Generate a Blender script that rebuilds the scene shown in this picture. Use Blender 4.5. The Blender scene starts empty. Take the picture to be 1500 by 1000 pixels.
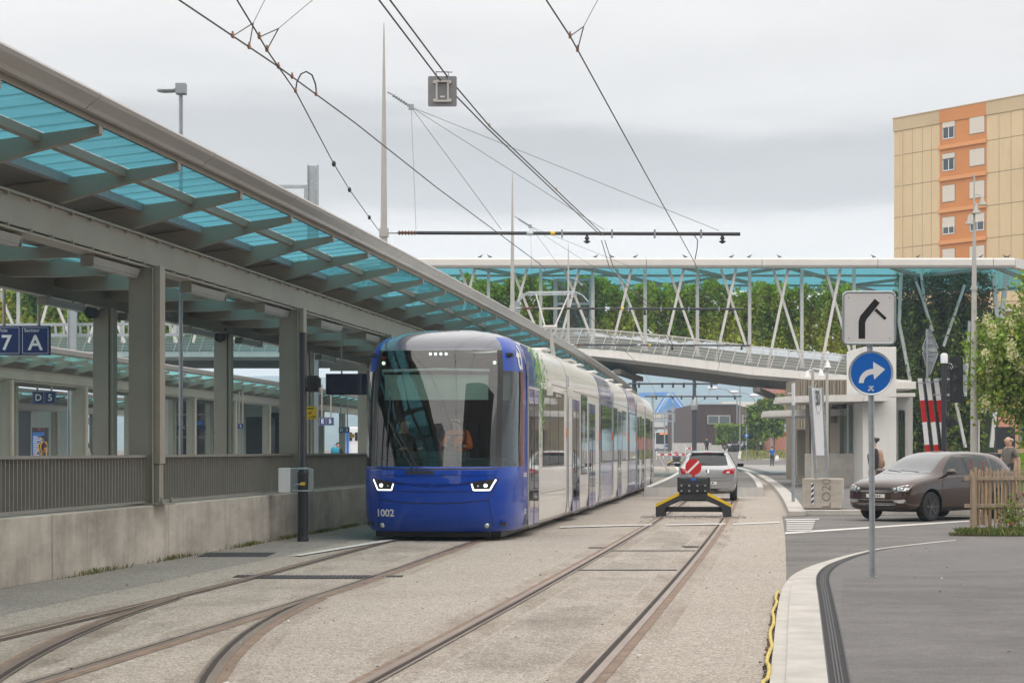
import bpy, bmesh, math, random
from mathutils import Vector, Matrix
from mathutils.bvhtree import BVHTree
import numpy as np
random.seed(7)
C = bpy.context.scene.collection
SC = bpy.context.scene
PI = math.pi
F = 2917.0
HZ = 658.0

# ------------------------------------------------------------------ camera, world, sun, exposure
cam = bpy.data.cameras.new('camera'); camo = bpy.data.objects.new('camera', cam); C.objects.link(camo)
camo.location = (0, 0, 1.5); camo.rotation_euler = (PI/2, 0, 0)
cam.sensor_width = 36; cam.lens = 36*F/1500; cam.shift_x = 0; cam.shift_y = 158/1500
cam.clip_start = 0.2; cam.clip_end = 30000
SC.camera = camo
SC.view_settings.view_transform = 'Standard'; SC.view_settings.look = 'None'
SC.view_settings.gamma = 1; SC.view_settings.exposure = 0.47
SUN_EL = math.radians(52); SUN_AZ = math.radians(172)   # azimuth clockwise from +Y
W = bpy.data.worlds.new("World"); SC.world = W; W.use_nodes = True
nt = W.node_tree; N = nt.nodes; L = nt.links
bg = N['Background']
sky = N.new('ShaderNodeTexSky'); sky.sky_type = 'NISHITA'; sky.sun_disc = False
sky.sun_elevation = SUN_EL; sky.sun_rotation = SUN_AZ
skm = N.new('ShaderNodeMix'); skm.data_type = 'RGBA'; skm.blend_type = 'MULTIPLY'; skm.inputs[0].default_value = 1
L.new(sky.outputs[0], skm.inputs[6]); skm.inputs[7].default_value = (1.0, 1.0, 1.0, 1)
tc = N.new('ShaderNodeTexCoord'); mp = N.new('ShaderNodeMapping'); mp.inputs['Scale'].default_value = (3.0, 3.0, 26)
L.new(tc.outputs['Generated'], mp.inputs[0])
n1 = N.new('ShaderNodeTexNoise'); n1.inputs['Scale'].default_value = 1.0; n1.inputs['Detail'].default_value = 7; n1.inputs['Roughness'].default_value = .55
n1.inputs['Distortion'].default_value = .4
L.new(mp.outputs[0], n1.inputs['Vector'])
sep = N.new('ShaderNodeSeparateXYZ'); L.new(tc.outputs['Generated'], sep.inputs[0])
mx = N.new('ShaderNodeMath'); mx.operation = 'MULTIPLY_ADD'; L.new(n1.outputs[0], mx.inputs[0]); mx.inputs[1].default_value = 0.07; 
ad = N.new('ShaderNodeMath'); ad.operation = 'ADD'; L.new(sep.outputs[2], ad.inputs[0]); ad.inputs[1].default_value = -0.035
L.new(ad.outputs[0], mx.inputs[2])
rp = N.new('ShaderNodeValToRGB'); cr = rp.color_ramp; cr.interpolation = 'EASE'
L.new(mx.outputs[0], rp.inputs[0])
stops = [(0.0, (0.89, 0.827, 0.759)), (0.08, (0.88, 0.817, 0.759)), (0.104, (0.829, 0.769, 0.723)), (0.124, (0.537, 0.5, 0.475)), (0.15, (0.485, 0.457, 0.436)), (0.172, (0.679, 0.644, 0.616)), (0.25, (0.776, 0.742, 0.711)), (0.42, (1.011, 0.973, 0.938)), (1, (1.235, 1.177, 1.113))]
while len(cr.elements) < len(stops): cr.elements.new(.5)
for e, (p, col) in zip(cr.elements, stops): e.position = p; e.color = (*col, 1)
n2 = N.new('ShaderNodeTexNoise'); n2.inputs['Scale'].default_value = 2.2; n2.inputs['Detail'].default_value = 9; n2.inputs['Roughness'].default_value = .6
mp2 = N.new('ShaderNodeMapping'); mp2.inputs['Scale'].default_value = (2.5, 2.5, 9); L.new(tc.outputs['Generated'], mp2.inputs[0]); L.new(mp2.outputs[0], n2.inputs['Vector'])
r2 = N.new('ShaderNodeMapRange'); L.new(n2.outputs[0], r2.inputs[0]); r2.inputs[1].default_value = .3; r2.inputs[2].default_value = .7; r2.inputs[3].default_value = .93; r2.inputs[4].default_value = 1.05
vm = N.new('ShaderNodeVectorMath'); vm.operation = 'SCALE'; L.new(rp.outputs[0], vm.inputs[0]); L.new(r2.outputs[0], vm.inputs['Scale'])
skb = N.new('ShaderNodeVectorMath'); skb.operation = 'SCALE'; L.new(skm.outputs[2], skb.inputs[0]); skb.inputs['Scale'].default_value = .9
mxs = N.new('ShaderNodeMix'); mxs.data_type = 'RGBA'; mxs.inputs[0].default_value = .94
sc10 = N.new('ShaderNodeVectorMath'); sc10.operation = 'SCALE'; L.new(vm.outputs[0], sc10.inputs[0]); sc10.inputs['Scale'].default_value = 10.0
L.new(skb.outputs[0], mxs.inputs[6]); L.new(sc10.outputs[0], mxs.inputs[7])
L.new(mxs.outputs[2], bg.inputs[0]); bg.inputs[1].default_value = 0.1
sl = bpy.data.lights.new('sun', 'SUN'); so = bpy.data.objects.new('sun', sl); C.objects.link(so)
sl.energy = 1.6; sl.angle = math.radians(100); sl.color = (1, .94, .86)
sd = Vector((math.sin(SUN_AZ)*math.cos(SUN_EL), math.cos(SUN_AZ)*math.cos(SUN_EL), math.sin(SUN_EL)))
so.rotation_euler = sd.to_track_quat('Z', 'Y').to_euler()
SC.cycles.volume_bounces = 1; SC.cycles.max_bounces = 8; SC.cycles.transparent_max_bounces = 16

# ------------------------------------------------------------------ geometry of the place
def P(px, py, Y): return Vector(((px-750)*Y/F, Y, 1.5+(HZ-py)*Y/F))      # a photo point at distance Y
def G(px, py, z=0.0):                                                     # a photo point on the ground
    Y = (1.5-z)*F/(py-HZ); return Vector(((px-750)*Y/F, Y, z))
def c(Y): return .150*Y-.00025*Y*Y if Y < 240 else c0+(Y-240)*.03
c0 = .150*240-.00025*240*240
def K(k, Y, z): return Vector((c(Y)+k, Y, z))                             # offset k from the curve the tracks follow
def gz(Y):                                                                # the ground rises beyond the plaza
    t = min(max((Y-175)/48, 0), 1); return 1.2*t*t*(3-2*t)

# ------------------------------------------------------------------ materials
def mat(name, col, rough=.6, metal=0, var=0, vscale=3, bump=0, bscale=60, spec=.5, coat=0, emit=0, dark=None, stretch=None, detail=6, alpha=None, island=0, streak=0, ec=None):
    m = bpy.data.materials.new(name); m.use_nodes = True
    nt = m.node_tree; N = nt.nodes; L = nt.links; b = N['Principled BSDF']
    b.inputs['Base Color'].default_value = (*col, 1); b.inputs['Roughness'].default_value = rough; b.inputs['Metallic'].default_value = metal
    b.inputs['Specular IOR Level'].default_value = spec
    if coat: b.inputs['Coat Weight'].default_value = coat; b.inputs['Coat Roughness'].default_value = .03
    if emit: b.inputs['Emission Color'].default_value = (*(ec or col), 1); b.inputs['Emission Strength'].default_value = emit
    if alpha is not None: b.inputs['Alpha'].default_value = alpha
    last = None
    if var or bump or streak:
        t = N.new('ShaderNodeTexCoord'); mp = N.new('ShaderNodeMapping'); L.new(t.outputs['Object'], mp.inputs[0])
        if stretch: mp.inputs['Scale'].default_value = stretch
    if var:
        n = N.new('ShaderNodeTexNoise'); n.inputs['Scale'].default_value = vscale; n.inputs['Detail'].default_value = detail; n.inputs['Roughness'].default_value = .62
        L.new(mp.outputs[0], n.inputs['Vector'])
        r = N.new('ShaderNodeMapRange'); L.new(n.outputs[0], r.inputs[0]); r.inputs[1].default_value = .3; r.inputs[2].default_value = .7
        mx = N.new('ShaderNodeMix'); mx.data_type = 'RGBA'; L.new(r.outputs[0], mx.inputs[0])
        d = dark or tuple(x*(1-var) for x in col)
        mx.inputs[6].default_value = (*d, 1); mx.inputs[7].default_value = (*[min(1, x*(1+var*.5)) for x in col], 1)
        last = mx.outputs[2]
    if streak:
        n = N.new('ShaderNodeTexNoise'); n.inputs['Scale'].default_value = 1.3; n.inputs['Detail'].default_value = 5
        m2 = N.new('ShaderNodeMapping'); m2.inputs['Scale'].default_value = (5, 5, .35); L.new(t.outputs['Object'], m2.inputs[0]); L.new(m2.outputs[0], n.inputs['Vector'])
        r = N.new('ShaderNodeMapRange'); L.new(n.outputs[0], r.inputs[0]); r.inputs[1].default_value = .42; r.inputs[2].default_value = .72; r.inputs[3].default_value = 1; r.inputs[4].default_value = 1-streak
        v = N.new('ShaderNodeVectorMath'); v.operation = 'SCALE'
        if last: L.new(last, v.inputs[0])
        else: v.inputs[0].default_value = col
        L.new(r.outputs[0], v.inputs['Scale']); last = v.outputs[0]
    if island:
        g = N.new('ShaderNodeNewGeometry')
        h = N.new('ShaderNodeHueSaturation'); r = N.new('ShaderNodeMapRange'); L.new(g.outputs['Random Per Island'], r.inputs[0]); r.inputs[3].default_value = 1-island; r.inputs[4].default_value = 1+island
        L.new(r.outputs[0], h.inputs['Value'])
        r3 = N.new('ShaderNodeMapRange'); L.new(g.outputs['Random Per Island'], r3.inputs[0]); r3.inputs[3].default_value = .485; r3.inputs[4].default_value = .515
        L.new(r3.outputs[0], h.inputs['Hue'])
        if last: L.new(last, h.inputs['Color'])
        else: h.inputs['Color'].default_value = (*col, 1)
        last = h.outputs[0]
    if last: L.new(last, b.inputs['Base Color'])
    if bump:
        n = N.new('ShaderNodeTexNoise'); n.inputs['Scale'].default_value = bscale; n.inputs['Detail'].default_value = 3; L.new(mp.outputs[0], n.inputs['Vector'])
        bp = N.new('ShaderNodeBump'); bp.inputs['Strength'].default_value = bump; bp.inputs['Distance'].default_value = .01
        L.new(n.outputs[0], bp.inputs['Height']); L.new(bp.outputs[0], b.inputs['Normal'])
    return m

def aggregate(name, col, sc=55, amp=.5, stain=(.30, .24, .19)):
    """washed concrete: mid-size stones, fine speckle and broad soft stains"""
    m = bpy.data.materials.new(name); m.use_nodes = True
    N = m.node_tree.nodes; L = m.node_tree.links; b = N['Principled BSDF']; b.inputs['Roughness'].default_value = .85; b.inputs['Specular IOR Level'].default_value = .3
    t = N.new('ShaderNodeTexCoord')
    v = N.new('ShaderNodeTexVoronoi'); v.inputs['Scale'].default_value = sc; L.new(t.outputs['Object'], v.inputs['Vector'])
    s = N.new('ShaderNodeSeparateColor'); L.new(v.outputs['Color'], s.inputs[0])
    r = N.new('ShaderNodeMapRange'); L.new(s.outputs[0], r.inputs[0]); r.inputs[3].default_value = 1-amp; r.inputs[4].default_value = 1+amp*.8
    n = N.new('ShaderNodeTexNoise'); n.inputs['Scale'].default_value = .45; n.inputs['Detail'].default_value = 8; n.inputs['Roughness'].default_value = .65; L.new(t.outputs['Object'], n.inputs['Vector'])
    r2 = N.new('ShaderNodeMapRange'); L.new(n.outputs[0], r2.inputs[0]); r2.inputs[1].default_value = .35; r2.inputs[2].default_value = .68; r2.inputs[3].default_value = 0; r2.inputs[4].default_value = .7
    mx = N.new('ShaderNodeMix'); mx.data_type = 'RGBA'; L.new(r2.outputs[0], mx.inputs[0]); mx.inputs[6].default_value = (*col, 1); mx.inputs[7].default_value = (*stain, 1)
    n3 = N.new('ShaderNodeTexNoise'); n3.inputs['Scale'].default_value = 9; n3.inputs['Detail'].default_value = 6; L.new(t.outputs['Object'], n3.inputs['Vector'])
    r3 = N.new('ShaderNodeMapRange'); L.new(n3.outputs[0], r3.inputs[0]); r3.inputs[1].default_value = .3; r3.inputs[2].default_value = .7; r3.inputs[3].default_value = .9; r3.inputs[4].default_value = 1.08
    mu = N.new('ShaderNodeMath'); mu.operation = 'MULTIPLY'; L.new(r.outputs[0], mu.inputs[0]); L.new(r3.outputs[0], mu.inputs[1])
    vs = N.new('ShaderNodeVectorMath'); vs.operation = 'SCALE'; L.new(mx.outputs[2], vs.inputs[0]); L.new(mu.outputs[0], vs.inputs['Scale'])
    L.new(vs.outputs[0], b.inputs['Base Color'])
    bp = N.new('ShaderNodeBump'); bp.inputs['Strength'].default_value = .35; bp.inputs['Distance'].default_value = .006; L.new(v.outputs['Distance'], bp.inputs['Height']); L.new(bp.outputs[0], b.inputs['Normal'])
    return m

def glass(name, tint, refl=.08, rough=.0, thick=1.0):
    """window glass seen from either side: a tinted clear sheet with a mirror-like surface"""
    m = bpy.data.materials.new(name); m.use_nodes = True
    N = m.node_tree.nodes; L = m.node_tree.links; N.remove(N['Principled BSDF']); o = N['Material Output']
    a = N.new('ShaderNodeBsdfTransparent'); a.inputs[0].default_value = (*tint, 1)
    g = N.new('ShaderNodeBsdfGlossy'); g.inputs['Roughness'].default_value = rough; g.inputs[0].default_value = (1, 1, 1, 1)
    f = N.new('ShaderNodeFresnel'); f.inputs[0].default_value = 1.5
    ma = N.new('ShaderNodeMath'); ma.operation = 'MULTIPLY_ADD'; L.new(f.outputs[0], ma.inputs[0]); ma.inputs[1].default_value = thick; ma.inputs[2].default_value = refl; ma.use_clamp = True
    x = N.new('ShaderNodeMixShader'); L.new(ma.outputs[0], x.inputs[0]); L.new(a.outputs[0], x.inputs[1]); L.new(g.outputs[0], x.inputs[2]); L.new(x.outputs[0], o.inputs[0])
    return m

def roofglass(name, col):
    """tinted translucent roof sheets: pass coloured daylight through, with faint joints and dirt"""
    m = bpy.data.materials.new(name); m.use_nodes = True
    N = m.node_tree.nodes; L = m.node_tree.links; N.remove(N['Principled BSDF']); o = N['Material Output']
    t = N.new('ShaderNodeTexCoord'); n = N.new('ShaderNodeTexNoise'); n.inputs['Scale'].default_value = 2.5; n.inputs['Detail'].default_value = 7
    mp = N.new('ShaderNodeMapping'); mp.inputs['Scale'].default_value = (.6, 2.4, 1); L.new(t.outputs['Object'], mp.inputs[0]); L.new(mp.outputs[0], n.inputs['Vector'])
    r = N.new('ShaderNodeMapRange'); L.new(n.outputs[0], r.inputs[0]); r.inputs[1].default_value = .3; r.inputs[2].default_value = .7; r.inputs[3].default_value = .86; r.inputs[4].default_value = 1.08
    vs = N.new('ShaderNodeVectorMath'); vs.operation = 'SCALE'; vs.inputs[0].default_value = col; L.new(r.outputs[0], vs.inputs['Scale'])
    tr = N.new('ShaderNodeBsdfTranslucent'); L.new(vs.outputs[0], tr.inputs[0])
    tp = N.new('ShaderNodeBsdfTransparent'); L.new(vs.outputs[0], tp.inputs[0])
    g = N.new('ShaderNodeBsdfGlossy'); g.inputs['Roughness'].default_value = .15
    x = N.new('ShaderNodeMixShader'); x.inputs[0].default_value = .72; L.new(tr.outputs[0], x.inputs[1]); L.new(tp.outputs[0], x.inputs[2])
    x2 = N.new('ShaderNodeMixShader'); x2.inputs[0].default_value = .05; L.new(x.outputs[0], x2.inputs[1]); L.new(g.outputs[0], x2.inputs[2])
    L.new(x2.outputs[0], o.inputs[0]); return m

def stain(name, col, amt=.5, sc=2.0, stretch=(1, .25, 1), lo=.42):
    m = mat(name, col, .85); N = m.node_tree.nodes; L = m.node_tree.links; t = N.new('ShaderNodeTexCoord'); mp = N.new('ShaderNodeMapping'); mp.inputs['Scale'].default_value = stretch
    n = N.new('ShaderNodeTexNoise'); n.inputs['Scale'].default_value = sc; n.inputs['Detail'].default_value = 8; n.inputs['Roughness'].default_value = .7; L.new(t.outputs['Object'], mp.inputs[0]); L.new(mp.outputs[0], n.inputs['Vector'])
    r = N.new('ShaderNodeMapRange'); L.new(n.outputs[0], r.inputs[0]); r.inputs[1].default_value = lo; r.inputs[2].default_value = .72; r.inputs[3].default_value = 0; r.inputs[4].default_value = amt; L.new(r.outputs[0], N['Principled BSDF'].inputs['Alpha']); return m
def leafmat(name, col, island=.45):
    m = mat(name, col, rough=.55, spec=.25, island=island); N = m.node_tree.nodes; L = m.node_tree.links; b = N['Principled BSDF']
    t = N.new('ShaderNodeBsdfTranslucent'); x = N.new('ShaderNodeMixShader'); x.inputs[0].default_value = .38
    L.new(b.inputs['Base Color'].links[0].from_socket, t.inputs[0]); L.new(b.outputs[0], x.inputs[1]); L.new(t.outputs[0], x.inputs[2]); L.new(x.outputs[0], N['Material Output'].inputs['Surface'])
    return m

M = {}
M['asphalt'] = aggregate('asphalt', (.19, .18, .172), sc=90, amp=.22, stain=(.14, .132, .126))
M['pave_asphalt'] = aggregate('pavement_asphalt', (.180, .172, .170), sc=110, amp=.22, stain=(.140, .133, .131))
M['paving'] = aggregate('washed_concrete', (.415, .375, .33), sc=80, amp=.5, stain=(.35, .305, .26))
M['paving_grey'] = aggregate('grey_washed_concrete', (.34, .31, .28), sc=80, amp=.5, stain=(.24, .22, .20))
M['patch'] = aggregate('asphalt_patch', (.155, .145, .142), sc=120, amp=.2, stain=(.13, .12, .118))
M['plaza'] = aggregate('plaza_concrete', (.36, .35, .34), sc=60, amp=.2, stain=(.28, .27, .26))
M['kerb'] = mat('kerb_stone', (.50, .475, .44), .8, var=.22, vscale=2.2, bump=.3, bscale=40)
M['concrete'] = mat('concrete', (.54, .49, .425), .8, var=.35, vscale=1.1, bump=.25, bscale=30, streak=.12, stretch=(.6, .6, 1.8))
M['concrete_l'] = mat('pale_concrete', (.52, .51, .49), .75, var=.12, vscale=.8, bump=.15, bscale=20, streak=.12)
M['steel_taupe'] = mat('taupe_painted_steel', (.30, .28, .235), .5, var=.08, vscale=1.5, spec=.4)
M['steel_beam'] = mat('beam_painted_steel', (.36, .32, .265), .5, var=.1, vscale=1.2, spec=.4)
M['steel_rib'] = mat('rib_painted_steel', (.31, .275, .23), .5, var=.08, vscale=1.5)
M['fascia'] = mat('aluminium_fascia', (.47, .455, .44), .42, metal=.35, var=.08, vscale=1)
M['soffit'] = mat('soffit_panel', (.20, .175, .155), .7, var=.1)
M['railing'] = mat('railing_paint', (.26, .245, .215), .55, var=.12, vscale=4)
M['teal'] = roofglass('teal_roof_glass', (.13, .40, .47))
M['teal2'] = roofglass('pale_teal_roof_glass', (.25, .55, .53))
M['white_steel'] = mat('white_painted_steel', (.62, .60, .57), .5, var=.06, vscale=1.3)
M['deck'] = mat('deck_white', (.68, .66, .63), .6, var=.08, vscale=.5, streak=.1)
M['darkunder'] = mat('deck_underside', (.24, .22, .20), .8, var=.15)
M['galv'] = mat('galvanised_steel', (.42, .46, .49), .38, metal=.65, var=.18, vscale=14)
M['galv_d'] = mat('dull_galvanised_steel', (.34, .37, .40), .5, metal=.4, var=.12, vscale=6)
M['black'] = mat('black_paint', (.018, .019, .022), .45, var=.1)
M['anth'] = mat('anthracite_paint', (.035, .038, .046), .4, var=.1, vscale=5)
M['rubber'] = mat('rubber', (.02, .02, .021), .8)
M['railsteel'] = mat('rail_steel', (.42, .31, .25), .33, metal=.7, var=.25, vscale=3, stretch=(1, .3, 1))
M['railrust'] = mat('rust_band', (.235, .165, .12), .75, var=.35, vscale=4, bump=.2)
M['groove'] = mat('rail_groove', (.035, .028, .024), .9)
M['grate'] = mat('cast_iron_grate', (.09, .092, .10), .6, metal=.3, var=.3, vscale=20)
M['white'] = mat('white_marking', (.68, .67, .64), .7, var=.22, vscale=9)
M['navy'] = mat('navy_sign', (.010, .028, .13), .35, coat=.2)
M['signwhite'] = mat('sign_white', (.76, .77, .79), .4)
M['signblue'] = mat('sign_blue', (.008, .13, .52), .35)
M['signred'] = mat('sign_red', (.50, .015, .02), .4)
M['yellow'] = mat('sign_yellow', (.75, .50, .02), .45, var=.06)
M['tramblue'] = mat('tram_blue', (.0, .048, .38), .35, coat=.5, spec=.25, var=.03, vscale=1)
M['tramwhite'] = mat('tram_cream', (.78, .76, .72), .32, coat=.35, var=.04, vscale=.8, streak=.05)
M['trambluelt'] = mat('door_blue', (.045, .065, .33), .25, coat=.7)
M['roofcap'] = mat('tram_roof_grey', (.075, .085, .12), .18, coat=1, spec=.6)
M['bellows'] = mat('bellows_rubber', (.045, .047, .05), .75)
M['glassdark'] = mat('dark_window_glass', (.025, .03, .032), .04, spec=.9, coat=.8)
M['carshield'] = mat('car_windscreen', (.05, .065, .07), .03, spec=1.0, coat=1)
M['carglass'] = mat('car_window_glass', (.015, .02, .022), .03, spec=.55)
M['wind'] = glass('windscreen_glass', (.62, .74, .73), refl=.035)
M['clear'] = glass('clear_glass', (.82, .9, .9), refl=.06)
M['chrome'] = mat('chrome', (.75, .75, .76), .12, metal=1)
M['lens'] = mat('headlamp_lens', (.55, .58, .60), .08, metal=.6, coat=1)
M['led'] = mat('led_white', (1, 1, .95), .3, emit=1.6)
M['orange'] = mat('orange_vest', (.85, .16, .03), .6)
M['orangelamp'] = mat('orange_marker', (.80, .18, .03), .35)
M['skin'] = mat('skin', (.55, .33, .24), .55)
M['hair_d'] = mat('dark_hair', (.02, .016, .013), .6)
M['hair_g'] = mat('grey_hair', (.45, .43, .41), .6)
M['shoe'] = mat('shoe', (.03, .03, .03), .6)

# ------------------------------------------------------------------ mesh builder
def tag(o, label=None, cat=None, group=None, kind=None):
    if label: o['label'] = label
    if cat: o['category'] = cat
    if group: o['group'] = group
    if kind: o['kind'] = kind
    return o
def empty(name, label, cat, loc=(0, 0, 0), rz=0, group=None):
    o = bpy.data.objects.new(name, None); C.objects.link(o); o.location = loc; o.rotation_euler = (0, 0, rz); o.empty_display_size = .2
    return tag(o, label, cat, group)
def rootloc(p):
    v = Vector((0, 0, 0))
    while p is not None: v += Vector(p.location); p = p.parent
    return v
class MB:
    def __init__(s): s.v = []; s.f = []; s.m = []
    def add(s, vs, fs, mi=0):
        b = len(s.v); s.v += [tuple(x) for x in vs]; s.f += [tuple(b+i for i in f) for f in fs]; s.m += [mi]*len(fs); return s
    def hexa(s, p, mi=0):   # 8 points: bottom ring 0-3, top ring 4-7
        return s.add(p, [(0, 3, 2, 1), (4, 5, 6, 7), (0, 1, 5, 4), (1, 2, 6, 5), (2, 3, 7, 6), (3, 0, 4, 7)], mi)
    def box(s, x0, x1, y0, y1, z0, z1, mi=0):
        return s.hexa([(x0, y0, z0), (x1, y0, z0), (x1, y1, z0), (x0, y1, z0), (x0, y0, z1), (x1, y0, z1), (x1, y1, z1), (x0, y1, z1)], mi)
    def bar(s, a, b, w, h, mi=0, up=(0, 0, 1), w2=None, h2=None):  # rectangular bar from a to b
        a = Vector(a); b = Vector(b); d = (b-a).normalized(); up = Vector(up)
        if abs(d.dot(up)) > .98: up = Vector((0, 1, 0))
        r = d.cross(up).normalized(); u = r.cross(d).normalized(); w2 = w if w2 is None else w2; h2 = h if h2 is None else h2
        A = [a-r*w/2-u*h/2, a+r*w/2-u*h/2, a+r*w/2+u*h/2, a-r*w/2+u*h/2]; B = [b-r*w2/2-u*h2/2, b+r*w2/2-u*h2/2, b+r*w2/2+u*h2/2, b-r*w2/2+u*h2/2]
        return s.add(A+B, [(0, 1, 2, 3), (7, 6, 5, 4), (0, 4, 5, 1), (1, 5, 6, 2), (2, 6, 7, 3), (3, 7, 4, 0)], mi)
    def tube(s, pts, r, n=8, mi=0, cap=True):
        pts = [Vector(p) for p in pts]; rs = r if isinstance(r, (list, tuple)) else [r]*len(pts); b = len(s.v); prev = None
        for i, p in enumerate(pts):
            d = (pts[min(i+1, len(pts)-1)]-pts[max(i-1, 0)]).normalized()
            up = Vector((0, 0, 1)) if abs(d.z) < .9 else Vector((1, 0, 0))
            if prev is not None: up = prev
            x = d.cross(up).normalized(); y = x.cross(d).normalized(); prev = y
            for k in range(n):
                a = 2*PI*k/n; s.v.append(tuple(p+(x*math.cos(a)+y*math.sin(a))*rs[i]))
        for i in range(len(pts)-1):
            for k in range(n):
                s.f.append((b+i*n+k, b+i*n+(k+1) % n, b+(i+1)*n+(k+1) % n, b+(i+1)*n+k)); s.m.append(mi)
        if cap:
            s.f.append(tuple(b+k for k in range(n))[::-1]); s.m.append(mi); e = b+(len(pts)-1)*n; s.f.append(tuple(e+k for k in range(n))); s.m.append(mi)
        return s
    def lathe(s, prof, org=(0, 0, 0), axis='z', n=20, mi=0):   # prof: (radius, height)
        b = len(s.v); o = Vector(org)
        for r, h in prof:
            for k in range(n):
                a = 2*PI*k/n; p = (r*math.cos(a), r*math.sin(a), h)
                if axis == 'y': p = (p[0], p[2], p[1])
                if axis == 'x': p = (p[2], p[0], p[1])
                s.v.append(tuple(o+Vector(p)))
        for i in range(len(prof)-1):
            for k in range(n):
                s.f.append((b+i*n+k, b+i*n+(k+1) % n, b+(i+1)*n+(k+1) % n, b+(i+1)*n+k)); s.m.append(mi)
        s.f.append(tuple(b+k for k in range(n))[::-1]); s.m.append(mi); e = b+(len(prof)-1)*n; s.f.append(tuple(e+k for k in range(n))); s.m.append(mi)
        return s
    def prism(s, poly, ext, mi=0):     # planar polygon (3D points) pushed along vector ext
        n = len(poly); e = Vector(ext); A = [Vector(p) for p in poly]; B = [p+e for p in A]
        return s.add(A+B, [tuple(range(n))[::-1], tuple(range(n, 2*n))]+[(i, (i+1) % n, n+(i+1) % n, n+i) for i in range(n)], mi)
    def strip(s, A, B, mi=0):          # ribbon between two polylines
        n = len(A); return s.add(list(A)+list(B), [(i, i+1, n+i+1, n+i) for i in range(n-1)], mi)
    def loft(s, rings, closed=True, mi=0, cap=True):
        b = len(s.v); n = len(rings[0])
        for r in rings: s.v += [tuple(p) for p in r]
        for i in range(len(rings)-1):
            for k in range(n if closed else n-1):
                s.f.append((b+i*n+k, b+i*n+(k+1) % n, b+(i+1)*n+(k+1) % n, b+(i+1)*n+k)); s.m.append(mi)
        if cap and closed:
            s.f.append(tuple(b+k for k in range(n))[::-1]); s.m.append(mi); e = b+(len(rings)-1)*n; s.f.append(tuple(e+k for k in range(n))); s.m.append(mi)
        return s
    def ball(s, o, rx, ry=None, rz=None, n=10, m=7, mi=0):
        ry = rx if ry is None else ry; rz = rx if rz is None else rz; o = Vector(o)
        rings = []
        for i in range(m+1):
            a = -PI/2+PI*i/m; cz = math.sin(a); cr = max(math.cos(a), .03)
            rings.append([o+Vector((rx*cr*math.cos(2*PI*k/n), ry*cr*math.sin(2*PI*k/n), rz*cz)) for k in range(n)])
        return s.loft(rings, mi=mi)
    def build(s, name, mats, parent=None, smooth=False, bevel=0, world=False, fix=True):
        me = bpy.data.meshes.new(name)
        v = s.v
        if world and parent is not None:
            o = rootloc(parent); v = [(x-o.x, y-o.y, z-o.z) for x, y, z in v]
        me.from_pydata(v, [], s.f)
        if not isinstance(mats, (list, tuple)): mats = [mats]
        for m in mats: me.materials.append(M[m] if isinstance(m, str) else m)
        me.polygons.foreach_set('material_index', s.m)
        if fix:
            bm = bmesh.new(); bm.from_mesh(me); bmesh.ops.recalc_face_normals(bm, faces=bm.faces); bm.to_mesh(me); bm.free()
        if smooth: me.shade_smooth() if smooth is True else me.shade_smooth()
        me.update()
        ob = bpy.data.objects.new(name, me); C.objects.link(ob)
        if smooth == 'auto':
            me.set_sharp_from_angle(angle=math.radians(38))
        if parent is not None: ob.parent = parent
        if bevel:
            b = ob.modifiers.new('bevel', 'BEVEL'); b.width = bevel; b.segments = 2; b.limit_method = 'ANGLE'; b.angle_limit = math.radians(40)
        return ob
def copy_tree(o, parent=None):
    n = o.copy(); C.objects.link(n); n.parent = parent
    for ch in o.children: copy_tree(ch, n)
    return n
def struct(ob): ob['kind'] = 'structure'; return ob
def bake(ob):     # apply the modifiers of an object
    dg = bpy.context.evaluated_depsgraph_get(); dg.update()
    me = bpy.data.meshes.new_from_object(ob.evaluated_get(dg)); ob.modifiers.clear(); old = ob.data; ob.data = me; return ob
def text(s, size, m, name, parent, loc, rot, ext=.002, bold=.0, align='CENTER', sx=1):
    """lettering as a thin mesh; rot is a 3x3 or euler"""
    cu = bpy.data.curves.new('t', 'FONT'); cu.body = s; cu.size = size; cu.extrude = ext; cu.offset = bold; cu.align_x = align; cu.align_y = 'CENTER'; cu.resolution_u = 3
    ob = bpy.data.objects.new('t', cu); C.objects.link(ob); bpy.context.view_layer.update()
    dg = bpy.context.evaluated_depsgraph_get(); me = bpy.data.meshes.new_from_object(ob.evaluated_get(dg)); bpy.data.objects.remove(ob)
    me.name = name; me.materials.clear(); me.materials.append(M[m] if isinstance(m, str) else m)
    R = rot if isinstance(rot, Matrix) else Matrix.Rotation(0, 3, 'Z')
    if not isinstance(rot, Matrix):
        from mathutils import Euler; R = Euler(rot).to_matrix()
    me.transform(Matrix.Translation(Vector(loc)) @ R.to_4x4() @ Matrix.Diagonal((sx, 1, 1, 1)))
    o = bpy.data.objects.new(name, me); C.objects.link(o)
    if parent is not None: o.parent = parent
    return o
FACE_CAM = (PI/2, 0, 0)    # lettering standing up and facing -Y

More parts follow.
